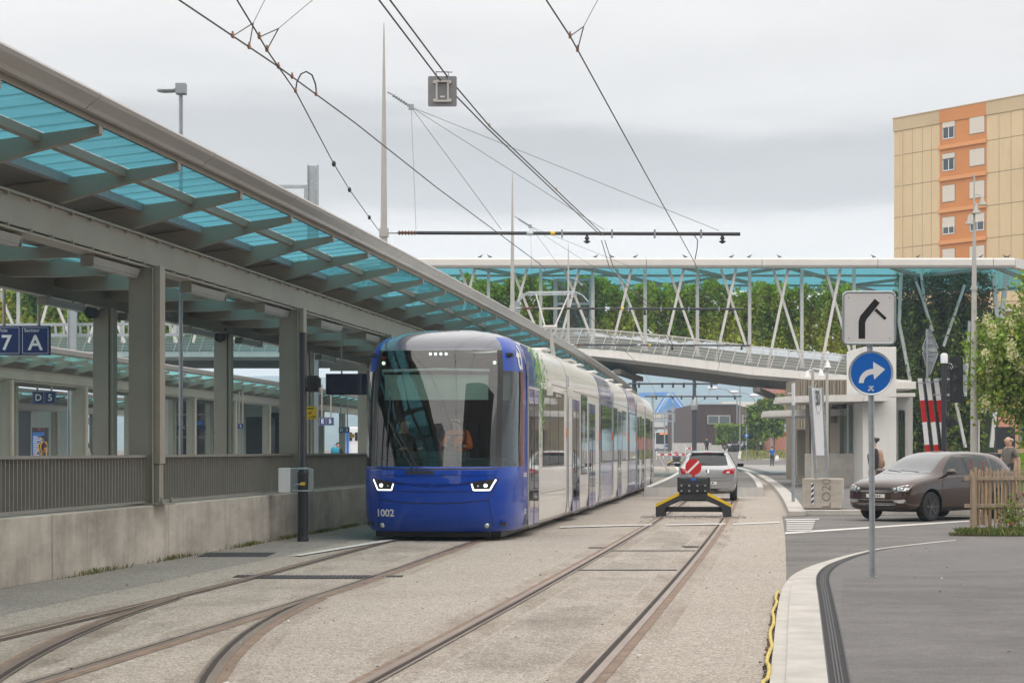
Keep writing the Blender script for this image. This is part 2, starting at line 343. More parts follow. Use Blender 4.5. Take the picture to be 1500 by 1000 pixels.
def patch(bvh, poly, axis, sgn, step=.06, off=.004):
    """drape a flat outline over a body: poly in the two axes other than `axis`, rays come from side sgn"""
    bm = bmesh.new(); vs = [bm.verts.new((u, v, 0)) for u, v in poly]; f = bm.faces.new(vs); bmesh.ops.triangulate(bm, faces=[f])
    us = [p[0] for p in poly]; ws = [p[1] for p in poly]
    for k in range(2):
        lo, hi = (min(us), max(us)) if k == 0 else (min(ws), max(ws)); n = max(1, int((hi-lo)/step))
        for i in range(1, n):
            q = lo+(hi-lo)*i/n; co = (q, 0, 0) if k == 0 else (0, q, 0); no = (1, 0, 0) if k == 0 else (0, 1, 0)
            bmesh.ops.bisect_plane(bm, geom=bm.verts[:]+bm.edges[:]+bm.faces[:], plane_co=co, plane_no=no, dist=1e-6)
    bm.verts.ensure_lookup_table(); out = []; last = 0
    for v in bm.verts:
        u, w = v.co.x, v.co.y
        if axis == 'x': o = Vector((sgn*20, u, w)); d = Vector((-sgn, 0, 0))
        elif axis == 'y': o = Vector((u, sgn*20, w)); d = Vector((0, -sgn, 0))
        else: o = Vector((u, w, sgn*20)); d = Vector((0, 0, -sgn))
        h, nn, i, dist = bvh.ray_cast(o, d)
        out.append(None if h is None else h-d*off)
    good = [i for i, p in enumerate(out) if p is not None]
    for i, p in enumerate(out):
        if p is None and good:
            v = bm.verts[i].co; j = min(good, key=lambda q: (bm.verts[q].co-v).length)
            q = out[j].copy()
            if axis == 'x': q.y, q.z = v.x, v.y
            elif axis == 'y': q.x, q.z = v.x, v.y
            else: q.x, q.y = v.x, v.y
            out[i] = q
    bm.verts.index_update(); fs = [tuple(v.index for v in f.verts) for f in bm.faces]; bm.free()
    return [tuple(p) for p in out], fs
def pline(pts, w):      # thin closed outline of a polyline in 2D, as polygons
    res = []
    for a, b in zip(pts[:-1], pts[1:]):
        d = Vector((b[0]-a[0], b[1]-a[1])).normalized(); n = Vector((-d.y, d.x))*w/2
        res.append([(a[0]-n.x, a[1]-n.y), (b[0]-n.x, b[1]-n.y), (b[0]+n.x, b[1]+n.y), (a[0]+n.x, a[1]+n.y)])
    return res

def leaves(name, pts, size, mats, parent=None, world=False, seed=1, normal=None, flat=.0):
    """many small leaf faces, one at each point; mats chosen by clumps of position"""
    rng = np.random.default_rng(seed); p = np.array(pts, dtype=float); n = len(p)
    if world and parent is not None: o = rootloc(parent); p = p-np.array(o)
    a = rng.normal(size=(n, 3))
    if normal is not None: a = a*(1-flat)*.8+np.array(normal)*1.0*flat*rng.choice([-1, 1], size=(n, 1))
    a /= np.linalg.norm(a, axis=1, keepdims=True)
    b = np.cross(a, rng.normal(size=(n, 3))); b /= np.linalg.norm(b, axis=1, keepdims=True); d = np.cross(a, b)
    s = size*rng.uniform(.6, 1.3, size=(n, 1))
    v = np.stack([p-b*s*.5, p+d*s*.33, p+b*s*.5, p-d*s*.33], axis=1).reshape(-1, 3)
    me = bpy.data.meshes.new(name); me.vertices.add(4*n); me.vertices.foreach_set('co', v.ravel()); me.loops.add(4*n); me.polygons.add(n)
    me.loops.foreach_set('vertex_index', np.arange(4*n)); me.polygons.foreach_set('loop_start', np.arange(0, 4*n, 4)); me.polygons.foreach_set('loop_total', np.full(n, 4))
    for m in mats: me.materials.append(M[m])
    w = np.sin(p[:, 0]*1.1+np.sin(p[:, 2]*1.7)*1.3)+np.sin(p[:, 1]*1.3+p[:, 2]*1.1)+rng.normal(size=n)*.8
    idx = np.clip(((w+2.2)/4.4*len(mats)).astype(int), 0, len(mats)-1); me.polygons.foreach_set('material_index', idx)
    me.update(calc_edges=True); me.validate()
    ob = bpy.data.objects.new(name, me); C.objects.link(ob)
    if parent is not None: ob.parent = parent
    return ob

# ================================================================== THE SETTING
# ground: one sheet to the hills
ys = [-270, -60, -20, 0, 60, 120, 160]+list(range(175, 255, 5))+[300, 500, 1200, 3290]
xs = [-2880, -300, -60, 0, 60, 300, 2880]
mb = MB()
mb.add([(x, y, gz(y)) for y in ys for x in xs], [(j*len(xs)+i, j*len(xs)+i+1, (j+1)*len(xs)+i+1, (j+1)*len(xs)+i) for j in range(len(ys)-1) for i in range(len(xs)-1)])
struct(mb.build('ground', 'asphalt'))
def ribbon(name, k0, k1, Y0, Y1, z, m, step=2.0, f0=None, f1=None):
    n = max(1, int((Y1-Y0)/step)); A = []; B = []
    for i in range(n+1):
        Y = Y0+(Y1-Y0)*i/n; A.append(K(k0, Y, z+gz(Y))); B.append(K(k1, Y, z+gz(Y)))
    b = MB(); b.strip(A, B); return b.build(name, m)
struct(ribbon('track_paving', -8.6, -.15, -8, 175, .004, 'paving'))
struct(ribbon('track_paving', -8.58, -7.25, -8, 60, .0065, 'paving_grey'))
struct(ribbon('track_paving', -.149, .0, 44.7, 175, .004, 'paving'))
struct(ribbon('plaza', 1.2, 22, 118, 178, .108, 'plaza'))

# far sidewalk right of the tracks, raised behind its kerb
def polyslab(name, pts, z0, z1, m):
    b = MB(); b.prism([(x, y, z0) for x, y in pts], (0, 0, z1-z0)); return struct(b.build(name, m))
kf = [(K(.35, Y, 0).x, Y) for Y in list(range(46, 180, 4))]
polyslab('sidewalk', kf+[(60, 176), (60, 45.6), (kf[0][0], 45.6)], 0, .10, 'pave_asphalt')
b = MB(); A = []
for Y in [44.6, 46]+list(range(50, 180, 5)): A.append(Y)
for Ya, Yb in zip(A[:-1], A[1:]):
    p, q = K(0, Ya+.006, 0), K(0, Yb-.006, 0); w = .38
    b.hexa([(p.x, p.y, 0), (p.x+w, p.y, 0), (q.x+w, q.y, 0), (q.x, q.y, 0), (p.x, p.y, .125), (p.x+w, p.y, .125), (q.x+w, q.y, .125), (q.x, q.y, .125)])
x0 = K(.38, 44.6, 0).x
for i in range(30):
    xa = x0+.008+i*1.4; b.box(xa, xa+1.392, 45.25+i*.0, 45.6, 0, .125)
struct(b.build('kerb', 'kerb', bevel=.012))

# foreground pavement, its curved kerb and the slotted drain between them
def gl(pts): return [G(*p) for p in pts]
outer = gl([(1128, 1000), (1134, 940), (1139, 895), (1146, 866), (1158, 848), (1178, 836), (1205, 826), (1240, 816.5), (1280, 808), (1340, 800), (1398, 794)])
inner = gl([(1212, 1000), (1204, 930), (1198, 880), (1195, 857), (1198, 844), (1210, 833), (1234, 823), (1262, 814.5), (1295, 807.5), (1348, 800.9), (1400, 795.2)])
dr_in = gl([(1245, 1000), (1232, 930), (1221, 880), (1216, 857), (1218, 845), (1228, 834), (1248, 823.8), (1272, 815.8), (1303, 808.5), (1352, 801.8), (1402, 796)])
def extend(pts): 
    d = (pts[0]-pts[1]).normalized(); return [pts[0]+d*18, pts[0]+d*9, pts[0]+d*4]+pts
outer, inner, dr_in = extend(outer), extend(inner), extend(dr_in)
def smoothline(pts, sub=6):
    out = []
    for i in range(len(pts)-1):
        p0 = pts[max(i-1, 0)]; p1 = pts[i]; p2 = pts[i+1]; p3 = pts[min(i+2, len(pts)-1)]
        for k in range(sub):
            t = k/sub; out.append(.5*((2*p1)+(p2-p0)*t+(2*p0-5*p1+4*p2-p3)*t*t+(3*p1-p0-3*p2+p3)*t**3))
    out.append(pts[-1]); return out
So, Si, Sd = smoothline(outer), smoothline(inner), smoothline(dr_in)
H1 = .045
b = MB(); n = len(So); mid = [(o*.72+i*.28) for o, i in zip(So, Si)]
for off, A_, B_ in ((0, So, mid), (1, mid, Si)):
    z = .03 if off == 0 else H1
    for i in range(n-1):
        g = .0 if i % 6 else .01
        a0, a1, b0, b1 = A_[i], A_[i+1], B_[i], B_[i+1]
        a0 = a0.lerp(a1, g*.4); b0 = b0.lerp(b1, g*.4)
        b.hexa([(a0.x, a0.y, 0), (b0.x, b0.y, 0), (b1.x, b1.y, 0), (a1.x, a1.y, 0), (a0.x, a0.y, z), (b0.x, b0.y, z), (b1.x, b1.y, z), (a1.x, a1.y, z)])
struct(b.build('kerb', 'kerb'))
pv = [(p.x, p.y) for p in Sd]
pave = pv+[(60, pv[-1][1]-.4), (60, -12), (pv[0][0], -12)]
polyslab('pavement', pave, 0, H1+.004, 'pave_asphalt')
# slotted drain: two rails of grating with cross bars
dr = empty('drain_channel', 'long black slotted drain curving between the pale kerb and the right-hand pavement', 'drain', (2.2, 12.8, 0))
b = MB(); b.strip([Vector((p.x, p.y, .02)) for p in Si], [Vector((p.x, p.y, .02)) for p in Sd]); b.build('channel', 'groove', dr, world=True)
b = MB()
for t0, t1 in ((.0, .07), (.32, .38), (.46, .54), (.62, .68), (.93, 1.0)):
    b.strip([Vector((*(a.lerp(q, t0)).xy, H1)) for a, q in zip(Si, Sd)], [Vector((*(a.lerp(q, t1)).xy, H1)) for a, q in zip(Si, Sd)])
acc = 0
for i in range(n-1):
    L_ = (Si[i+1]-Si[i]).length; k = 0
    while acc < L_:
        t = acc/L_; a = Si[i].lerp(Si[i+1], t); q = Sd[i].lerp(Sd[i+1], t); d = (Si[i+1]-Si[i]).normalized()*.011
        if a.y > 8: b.add([(a.x, a.y, H1-.002), (q.x, q.y, H1-.002), (q.x+d.x, q.y+d.y, H1-.002), (a.x+d.x, a.y+d.y, H1-.002)], [(0, 1, 2, 3)])
        acc += .03
    acc -= L_
b.build('grating', 'grate', dr, world=True)

# open joint with a yellow hose lying in it
tr = [(1104, 1040), (1117, 1000), (1122, 960), (1127, 920), (1132, 890), (1136, 872)]
tl = gl(tr); trr = gl([(1124, 1040), (1133, 1000), (1136, 960), (1138, 920), (1141, 890), (1143, 870)])
b = MB(); b.strip([Vector((p.x, p.y, .0085)) for p in tl], [Vector((p.x, p.y, .0085)) for p in trr]); struct(b.build('trench', mat('soil', (.09, .07, .05), .95, var=.5, vscale=12)))
rng = random.Random(3); b = MB()
for i in range(420):
    t = rng.random()*(len(tl)-1.001); k = int(t); f = t-k; a = tl[k].lerp(tl[k+1], f); q = trr[k].lerp(trr[k+1], f); p = a.lerp(q, rng.random()); r = rng.uniform(.008, .022)
    b.ball((p.x, p.y, .012), r, r*.8, r*.6, 5, 3, mi=rng.choice([0, 0, 1, 2]))
tag(b.build('gravel', [mat('stone_brown', (.20, .12, .08), .9), mat('stone_grey', (.25, .24, .22), .9), mat('stone_dark', (.06, .055, .05), .9)]), 'loose brown gravel in the open joint beside the kerb', 'gravel', kind='stuff')
hp = []
for i in range(26):
    t = i/25*(len(tl)-1.001); k = int(t); p = tl[k].lerp(tl[k+1], t-k).lerp(trr[k].lerp(trr[k+1], t-k), .38+.2*math.sin(i*1.3)+.08*math.sin(i*3.1)); hp.append((p.x, p.y, .034+.008*math.sin(i*2.1)))
b = MB(); b.tube(hp, .0145, 8); tag(b.build('hose', mat('yellow_hose', (.64, .50, .09), .45, var=.25, vscale=8), smooth=True), 'thin yellow plastic hose lying in the joint beside the pale kerb', 'hose')

# ------------------------------------------------------------------ tracks
def kA(Y):
    t = min(max((Y-20)/14, 0), 1); return -5.62-.265*t*t*(3-2*t)
def kB(Y): return kA(Y)+(1.08*((22-Y)/9.2)**2 if Y < 22 else 0)
def kR(Y): return -2.1
def rail_mesh(kf, side, Y0, Y1, parent):
    Ys = [Y0+i*1.0 for i in range(int(Y1-Y0)+1)]
    def line(o, z): return [K(kf(Y)+side*.7175+o, Y, z+gz(Y)) for Y in Ys]
    s = 1 if side > 0 else -1
    s = 1 if side > 0 else -1
    b = MB(); b.strip(line(-.085+s*.02, .0085), line(.085+s*.02, .0085), 1)
    b.strip(line(-s*.045-.022, .0125), line(-s*.045+.022, .0125), 2)
    h = [line(-.032+s*.005, .009), line(-.028+s*.005, .019), line(.028+s*.005, .019), line(.032+s*.005, .009)]
    for a, q in zip(h[:-1], h[1:]): b.strip(a, q, 0)
    b.strip(line(-s*.085-.010, .016), line(-s*.085+.010, .016), 0)
    return b.build('rail', ['railsteel', 'railrust', 'groove'], parent, world=True)
for kf, Y0, Y1, lab in ((kR, -6, 62, 'right-hand grooved tram track running straight to the buffer stop'), (kA, -6, 250, 'grooved tram track that passes beneath the blue tram and on to the left edge'), (kB, -6, 20, 'branching grooved track whose two rails split off towards the bottom centre-left')):
    t = empty('tram_track', lab, 'tram track', tuple(K(kf(10), 10, 0)), group='grooved tram tracks in the paving')
    rail_mesh(kf, -1, Y0, Y1, t); rail_mesh(kf, 1, Y0, Y1, t)
# iron covers and slots
def grate(px0, px1, Yc, w, lab, n=None, cat='grate'):
    x0 = (px0-750)*Yc/F; x1 = (px1-750)*Yc/F; b = MB()
    b.box(x0, x1, Yc-w/2, Yc+w/2, .002, .0075, 0)
    k = n or int((x1-x0)/.045)
    for i in range(k): 
        xa = x0+(x1-x0)*(i+.15)/k; b.box(xa, xa+(x1-x0)/k*.55, Yc-w/2+.02, Yc+w/2-.02, .0092, .0125, 1)
    o = b.build('drain_grate', ['groove', 'grate']); tag(o, lab, cat, 'iron grates set in the paving'); return o
grate(297, 398, 28.3, 1.15, 'square dark iron grate near the concrete wall')
grate(370, 548, 23.35, .62, 'dark iron grating spanning between the rails of the left track')
grate(344, 392, 23.5, .42, 'small dark grate just outside the left track')
grate(552, 590, 23.5, .30, 'little iron cover right of the left track rail')
grate(893, 1020, 29.4, .13, 'narrow slotted iron drain between the right rails, farther one')
grate(846, 992, 24.7, .16, 'narrow slotted iron drain between the right rails, nearer one')
grate(862, 890, 30.3, .28, 'grey iron cover left of the right-hand track')
grate(1000, 1032, 30.6, .5, 'grey iron cover inside the right-hand rail')
# repairs, joints and small litter on the surfaces
def patch_on(pts, z, m, nm='road_patch'):
    b = MB(); rg_ = random.Random(int(pts[0].x*100)); q = []
    for i in range(len(pts)):
        a, c2 = pts[i], pts[(i+1) % len(pts)]
        for k in range(6): t = k/6; q.append(a.lerp(c2, t)+Vector((rg_.uniform(-.012, .012), rg_.uniform(-.02, .02), 0)))
    b.add([(p.x, p.y, z) for p in q], [tuple(range(len(q)))]); return struct(b.build(nm, m))
M['stain_rust'] = stain('rust_stain', (.23, .16, .11), .32, 1.6); M['stain_oil'] = stain('oil_stain', (.12, .105, .09), .32, .9, (1, .5, 1), .46); M['stain_dark'] = stain('tyre_dust', (.09, .085, .08), .25, .7, (.8, 1.4, 1), .44)
for kf_, Y1_ in ((kR, 60), (kA, 60), (kB, 20)):
    for sd_ in (-1, 1):
        b = MB(); A_ = [K(kf_(Y)+sd_*.7175-.30, Y, .0075) for Y in range(4, Y1_)]; B_ = [K(kf_(Y)+sd_*.7175+.30, Y, .0075) for Y in range(4, Y1_)]; b.strip(A_, B_); struct(b.build('rust_stain', 'stain_rust'))
    if kf_ is not kB: b = MB(); b.strip([K(kf_(Y)-.38, Y, .0079) for Y in range(4, Y1_)], [K(kf_(Y)+.38, Y, .0079) for Y in range(4, Y1_)]); struct(b.build('oil_stain', 'stain_oil'))
b = MB(); q_ = gl([(1150, 830), (1420, 790), (1420, 766), (1150, 772)]); b.add([(p.x, p.y, .0045) for p in q_], [(0, 1, 2, 3)]); struct(b.build('tyre_stain', 'stain_dark'))
b = MB(); q_ = gl([(1225, 1000), (1500, 1000), (1700, 830), (1235, 850)]); b.add([(p.x, p.y, H1+.0075) for p in q_], [(0, 1, 2, 3)]); struct(b.build('tyre_stain', 'stain_dark'))
b = MB(); lr = random.Random(77)
for i in range(260):
    Y = lr.uniform(11, 46); x = K(lr.uniform(-8.3, -.3), Y, 0).x if i % 3 else lr.uniform(3.2, 9); z = .012 if i % 3 else (.055 if Y < 30 and x > 3.5 else .012)
    a = lr.uniform(0, 6.28); r = lr.uniform(.008, .028); b.add([(x+r*math.cos(a+t)*(1 if k % 2 else .6), Y+r*math.sin(a+t)*(1 if k % 2 else .6), z+.003*k) for k, t in enumerate((0, 1.2, 2.6, 4.1, 5.2))], [(0, 1, 2, 3, 4)], lr.choice([0, 0, 1, 2]))
tag(b.build('litter', [mat('dry_leaf', (.20, .12, .05), .8), 'white', mat('dark_crumb', (.05, .045, .04), .9)]), 'scattered dry leaves, crumbs and scraps on the paving', 'litter', kind='stuff')
# painted markings
def mark(pts, z=.0155, m='white'):
    b = MB(); b.add([(p.x, p.y, z) for p in pts], [tuple(range(len(pts)))]); return struct(b.build('road_marking', m))
mark(gl([(428, 815), (440, 815.5), (606, 787.5), (598, 786)]), .0205)
mark(gl([(820, 772.2), (955, 768.6), (955, 770), (820, 773.8)]), .0205); mark(gl([(975, 769.2), (1063, 767.3), (1063, 768.8), (975, 770.5)]), .0205); mark(gl([(1074, 767.6), (1142, 764.6), (1142, 766.2), (1074, 769)]))
for i in range(6): 
    y = 763.2+i*2.75; mark(gl([(1152, y), (1194-i*1.0, y), (1194-i*1.0, y+1.5), (1152, y+1.5)]))
mark(gl([(1150, 779.5), (1420, 762.2), (1420, 763.6), (1150, 782)]), .006); mark(gl([(1150, 760.2), (1200, 759.4), (1200, 760.6), (1150, 761.4)]), .006)
mark([K(-4.2, Y, 0) for Y in (110, 180)]+[K(-4.0, Y, 0) for Y in (180, 110)])

# raised tram platform behind the buffer stop
b = MB(); Ys = [63.5]+list(range(68, 152, 6)); 
for Ya, Yb in zip(Ys[:-1], Ys[1:]):
    a, q, r_, s_ = K(-4.3, Ya, 0), K(-.5, Ya, 0), K(-.5, Yb, 0), K(-4.3, Yb, 0)
    b.hexa([(p.x, p.y, 0) for p in (a, q, r_, s_)]+[(p.x, p.y, .30) for p in (a, q, r_, s_)])
plat = tag(b.build('tram_platform', 'concrete_l'), 'low raised concrete boarding platform with dark top behind the silver car', 'platform')
def kb(k0, k1, z, name, m, par):
    b = MB(); b.strip([K(k0, Y, z) for Y in Ys], [K(k1, Y, z) for Y in Ys]); return b.build(name, m, par, world=True)
kb(-4.1, -.7, .304, 'asphalt_top', 'asphalt', plat); kb(-4.29, -4.13, .306, 'edge_strip', 'white', plat)

# station platform floor behind the concrete wall
b = MB(); Ys2 = list(range(-12, 170, 8))
A = [K(-9.04, Y, .38) for Y in Ys2]; B = [K(-70, Y, .38) for Y in Ys2]; b.strip(A, B); b.strip([p-Vector((0, 0, .38)) for p in A], A)
struct(b.build('station_platform', 'plaza'))
# concrete wall beside the track
wl = empty('retaining_wall', 'long low stained concrete wall along the left side of the tracks', 'wall', tuple(K(-8.8, 25, 0)))
Y = -8.0
b = MB(); wr = random.Random(5)
segs = [(-8, -3)]+[(-3+4.3*i, -3+4.3*(i+1)) for i in range(36)]
for Ya, Yb in segs:
    w = wr.uniform(-.004, .004); a0, a1, b0, b1 = K(-8.55+w, Ya+.008, 0), K(-8.55+w, Yb-.008, 0), K(-9.04, Ya+.008, 0), K(-9.04, Yb-.008, 0)
    b.hexa([(p.x, p.y, 0) for p in (b0, a0, a1, b1)]+[(p.x, p.y, .76) for p in (b0, a0, a1, b1)])
b.build('wall_face', 'concrete', wl, world=True, bevel=.015)
b = MB(); b.strip([K(-8.541, Y, .0) for Y in range(-8, 90, 2)], [K(-8.541, Y, .745) for Y in range(-8, 90, 2)]); b.build('drip_stain', stain('drip_stain', (.21, .18, .15), .28, .8, (2.2, 2.2, .8), .46), wl, world=True)
b = MB(); b.strip([K(-8.60, Y, .0) for Y in range(-8, 150, 6)], [K(-8.60, Y, .74) for Y in range(-8, 150, 6)]); b.build('joint_backing', 'groove', wl, world=True)
# railing of upright blades standing on the wall
rl = empty('metal_railing', 'taupe railing of close upright metal blades on top of the concrete wall', 'railing', tuple(K(-8.8, 25, .76)))
b = MB(); Y = 8.0
while Y < 90:
    p = K(-8.74, Y, 0); t = Vector((.14, 1, 0)).normalized(); nn = Vector((1, -.14, 0)).normalized()
    a = p-nn*.045; q = p+nn*.045
    for z0, z1 in ((.80, 1.40),):
        b.hexa([(*(a-t*.006).xy, z0), (*(q-t*.006).xy, z0), (*(q+t*.006).xy, z0), (*(a+t*.006).xy, z0), (*(a-t*.006).xy, z1), (*(q-t*.006).xy, z1), (*(q+t*.006).xy, z1), (*(a+t*.006).xy, z1)])
    Y += .115
b.build('blades', 'railing', rl, world=True)
for z, h, w in ((1.41, .035, .12), (.80, .03, .11), (1.33, .02, .02)):
    b = MB()
    for i in range(41): b.bar(K(-8.74, 8+i*2, z), K(-8.74, 10+i*2, z), w, h)
    b.build('rail_bar', 'railing', rl, world=True)

# ------------------------------------------------------------------ station canopies
def zroof(k):   # k relative to the eave; roof rises from the middle valley to both eaves
    d = abs(k+3.7); return 4.45+.115*d
def canopy(off, Y0, Y1, label, glassm, ribY, colsF, colsB, zoff=0.0, grp='long station canopies with teal glass roofs'):
    ke = -7.13+off; cn = empty('station_canopy', label, 'canopy', tuple(K(ke-2, max(Y0, 20), 0)), group=grp)
    n = int((Y1-Y0)/4); Ys = [Y0+(Y1-Y0)*i/n for i in range(n+1)]
    def st(pr, mi, b, closed=True, gap=0):   # sweep a (k,z) profile along the curve
        rings = [[K(ke+k, Y, z+zoff) for k, z in pr] for Y in Ys]
        b.loft(rings, closed=closed, mi=mi)
    # fascia: sloping outer face, rounded nose, gutter below; panel joints
    b = MB()
    for i in range(n):
        Ya, Yb = Ys[i]+.012, Ys[i+1]-.012
        pr = [(.08, 5.09), (.10, 5.06), (.08, 5.02), (-.02, 4.95), (-.05, 4.915), (-.11, 4.915), (-.14, 4.93), (-.14, 5.06), (-.04, 5.10)]
        b.loft([[K(ke+k, Ya, z+zoff) for k, z in pr], [K(ke+k, Yb, z+zoff) for k, z in pr]])
    b.build('fascia', 'fascia', cn, world=True)
    b = MB(); st([(-.18, 4.93), (-.14, 4.93), (-.14, 4.86), (-.18, 4.86)], 0, b); b.build('eave_trim', 'steel_rib', cn, world=True)
    b = MB(); pr = [(-7.5, 5.02), (-7.44, 5.06), (-7.3, 5.06), (-7.3, 4.85), (-7.44, 4.85)]; st(pr, 0, b); b.build('fascia', 'fascia', cn, world=True)
    # glass sheets and opaque panels
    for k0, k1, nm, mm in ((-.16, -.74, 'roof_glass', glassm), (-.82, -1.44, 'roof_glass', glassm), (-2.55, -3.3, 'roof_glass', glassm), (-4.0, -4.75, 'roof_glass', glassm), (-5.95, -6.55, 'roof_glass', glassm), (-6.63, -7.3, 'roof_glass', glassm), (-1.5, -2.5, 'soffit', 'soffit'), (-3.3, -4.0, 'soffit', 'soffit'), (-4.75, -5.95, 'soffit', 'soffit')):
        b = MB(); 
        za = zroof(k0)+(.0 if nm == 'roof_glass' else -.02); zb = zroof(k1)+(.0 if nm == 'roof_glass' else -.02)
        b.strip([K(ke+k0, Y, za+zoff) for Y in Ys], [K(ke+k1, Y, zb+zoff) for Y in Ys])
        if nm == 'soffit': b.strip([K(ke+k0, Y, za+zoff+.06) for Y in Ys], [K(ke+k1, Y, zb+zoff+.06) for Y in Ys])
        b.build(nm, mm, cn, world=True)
    # sheet joints: thin bars across the glass
    b = MB(); Y = max(Y0, 4)
    while Y < min(Y1, 75 if off == 0 else 0):
        for k0, k1 in ((-.16, -1.44), (-2.55, -3.3), (-4.0, -4.75)): b.bar(K(ke+k0, Y, zroof(k0)+zoff+.015), K(ke+k1, Y, zroof(k1)+zoff+.012), .012, .012)
        Y += .53
    if b.v: b.build('glazing_bar', 'galv_d', cn, world=True)
    # purlins
    for kk in (-.78, -1.47, -2.52, -4.78, -5.92, -6.6):
        b = MB(); z = zroof(kk); st([(kk-.05, z-.10), (kk+.05, z-.10), (kk+.05, z-.005), (kk-.05, z-.005)], 0, b); b.build('purlin', 'galv_d' if kk in (-1.47, -2.52) else 'steel_rib', cn, world=True)
    # ribs
    for Y in ribY:
        top = [(k, zroof(k)-.03) for k in (-.10, -.82, -1.6, -3.7, -5.8, -7.35)]
        bot = [(-7.35, 4.74), (-6.3, 4.52), (-5.85, 4.40), (-5.3, 4.26), (-4.6, 4.25), (-3.6, 4.28), (-2.6, 4.31), (-1.62, 4.36), (-.8, 4.585), (-.10, 4.75)]
        poly = [K(ke+k, Y-.14*k*1.0, z+zoff) for k, z in top+bot]
        poly = [Vector((p.x+.14*k*.14, p.y-.0, p.z)) for p, (k, z) in zip(poly, top+bot)]
        b = MB(); b.prism([p-Vector((.0, .055, 0)) for p in poly], (.0154, .11, 0)); b.build('rib', 'steel_rib', cn, world=True)
    # beams
    b = MB(); st([(-1.78, 3.99), (-1.60, 3.99), (-1.60, 4.33), (-1.78, 4.33)], 0, b); b.build('beam', 'steel_beam', cn, world=True)
    b = MB(); st([(-1.585, 4.335), (-1.55, 4.335), (-1.55, 4.36), (-1.585, 4.36)], 0, b); st([(-1.83, 3.93), (-1.56, 3.93), (-1.56, 3.955), (-1.83, 3.955)], 0, b)
    Y = max(Y0, 8)
    while Y < min(Y1, 60):
        p = K(ke-1.57, Y, 3.955+zoff); b.bar(p, p+Vector((0, 0, .035)), .04, .05); p = K(ke-1.57, Y, 4.30+zoff); b.bar(p, p+Vector((0, 0, .04)), .03, .05); Y += .66
    b.build('cable_tray', 'steel_beam', cn, world=True)
    b = MB(); st([(-5.80, 4.12), (-5.62, 4.12), (-5.62, 4.14), (-5.69, 4.16), (-5.69, 4.44), (-5.62, 4.46), (-5.62, 4.48), (-5.80, 4.48)], 0, b); b.build('beam', 'steel_taupe', cn, world=True)
    for Y in colsF: column(cn, ke-1.55, Y, .76 if off == 0 else .38, 3.93+zoff, .44)
    for Y in colsB: column(cn, ke-5.70, Y, .38, 4.12+zoff, .40)
    return cn
def column(cn, k, Y, z0, z1, w):
    p = K(k, Y, 0); t = Vector((.14, 1, 0)).normalized(); r = Vector((1, -.14, 0)).normalized(); b = MB()
    def blk(x0, x1, y0, y1, za, zb, mi=0): b.hexa([(*(p+r*x+t*y).xy, z) for z in (za, zb) for x, y in ((x0, y0), (x1, y0), (x1, y1), (x0, y1))], mi)
    blk(-w*.58, w*.16, -.13, .13, z0, z1)                 # box post
    blk(w*.168, w*.20, -.16, .16, z0, z1)                 # recess web
    blk(w*.21, w*.40, -.11, .11, z0+.55 if w > .42 else z0, z1+.02, 1)
    if w > .42: blk(w*.21, w*.36, -.09, .09, z0, z0+.545)
    if z0 > .6:
        blk(-w*.8, w*.62, -.24, .24, z0, z0+.025)
        for x in (-w*.7, -w*.5, w*.52):
            for y in (-.2, .2): q = p+r*x+t*y; b.lathe([(.028, z0+.025), (.028, z0+.07), (.018, z0+.075), (.018, z0+.10)], (q.x, q.y, 0), n=8)
    return b.build('column', ['steel_taupe', 'steel_beam'], cn, world=True, bevel=.006)
ribsA = [20.55-2.65*i for i in range(22, -1, -1)]+[20.55+2.65*i for i in range(1, 42)]
canopy(0, -40, 152, 'nearest station canopy, its teal glass roof running along the left of the tram', 'teal', ribsA, [-21.3, -13.3, -5.3, 2.7, 10.7, 18.7, 26.7, 34.7, 42.7, 50.7, 58.7, 66.7, 74.7, 82.7, 90.7], [29.2, 37.3, 45.4, 53.6, 61.7, 69.8, 78, 86])
canopy(-18.3, 52, 150, 'second station canopy seen between the near columns, with pale teal glass', 'teal2', [53+2.65*i for i in range(36)], [62+8*i for i in range(11)], [66+8*i for i in range(10)])
canopy(-34.5, 70, 150, 'farthest low station canopy beyond the second one', 'teal2', [71+2.65*i for i in range(29)], [76+8*i for i in range(8)], [80+8*i for i in range(7)], zoff=-.1)

# fluorescent fittings under the beams
def fitting(k, Y, z, lab, proto=[None]):
    e = empty('ceiling_light', lab, 'light', tuple(K(k, Y, z)), rz=-.14, group='long lamps hung under the canopy beams')
    b = MB(); b.hexa([(x, y, zz) for zz, w in ((-.12, .05), (.0, .09)) for x, y in ((-w, 0), (w, 0), (w, 1.75), (-w, 1.75))], 0); 
    for q in (-.09, -.06, -.03): b.box(.035-q*.3, .05-q*.3, .02, 1.73, q, q+.014)
    b.build('housing', mat_fit, e)
    
    for ya in (-.03, 1.751): b = MB(); b.box(-.085, .085, ya, ya+.029, -.125, .02); b.build('end_cap', 'railing', e)
    b = MB(); b.box(-.02, .02, .3, .34, 0, .06); b.box(-.02, .02, 1.4, 1.44, 0, .06); b.build('hanger', 'galv_d', e)
mat_fit = mat('lamp_housing', (.36, .36, .34), .5, var=.1)
for i in range(8): fitting(-8.85, 20.7+4.1*i, 3.90, 'ribbed grey lamp under the near front beam, %s from the left' % ['first', 'second', 'third', 'fourth', 'fifth', 'sixth', 'seventh', 'eighth'][i])
for i in range(6): fitting(-12.6, 33.4+4.1*i, 4.05, 'dark slatted lamp under the rear beam, %s from the left' % ['first', 'second', 'third', 'fourth', 'fifth', 'sixth'][i])

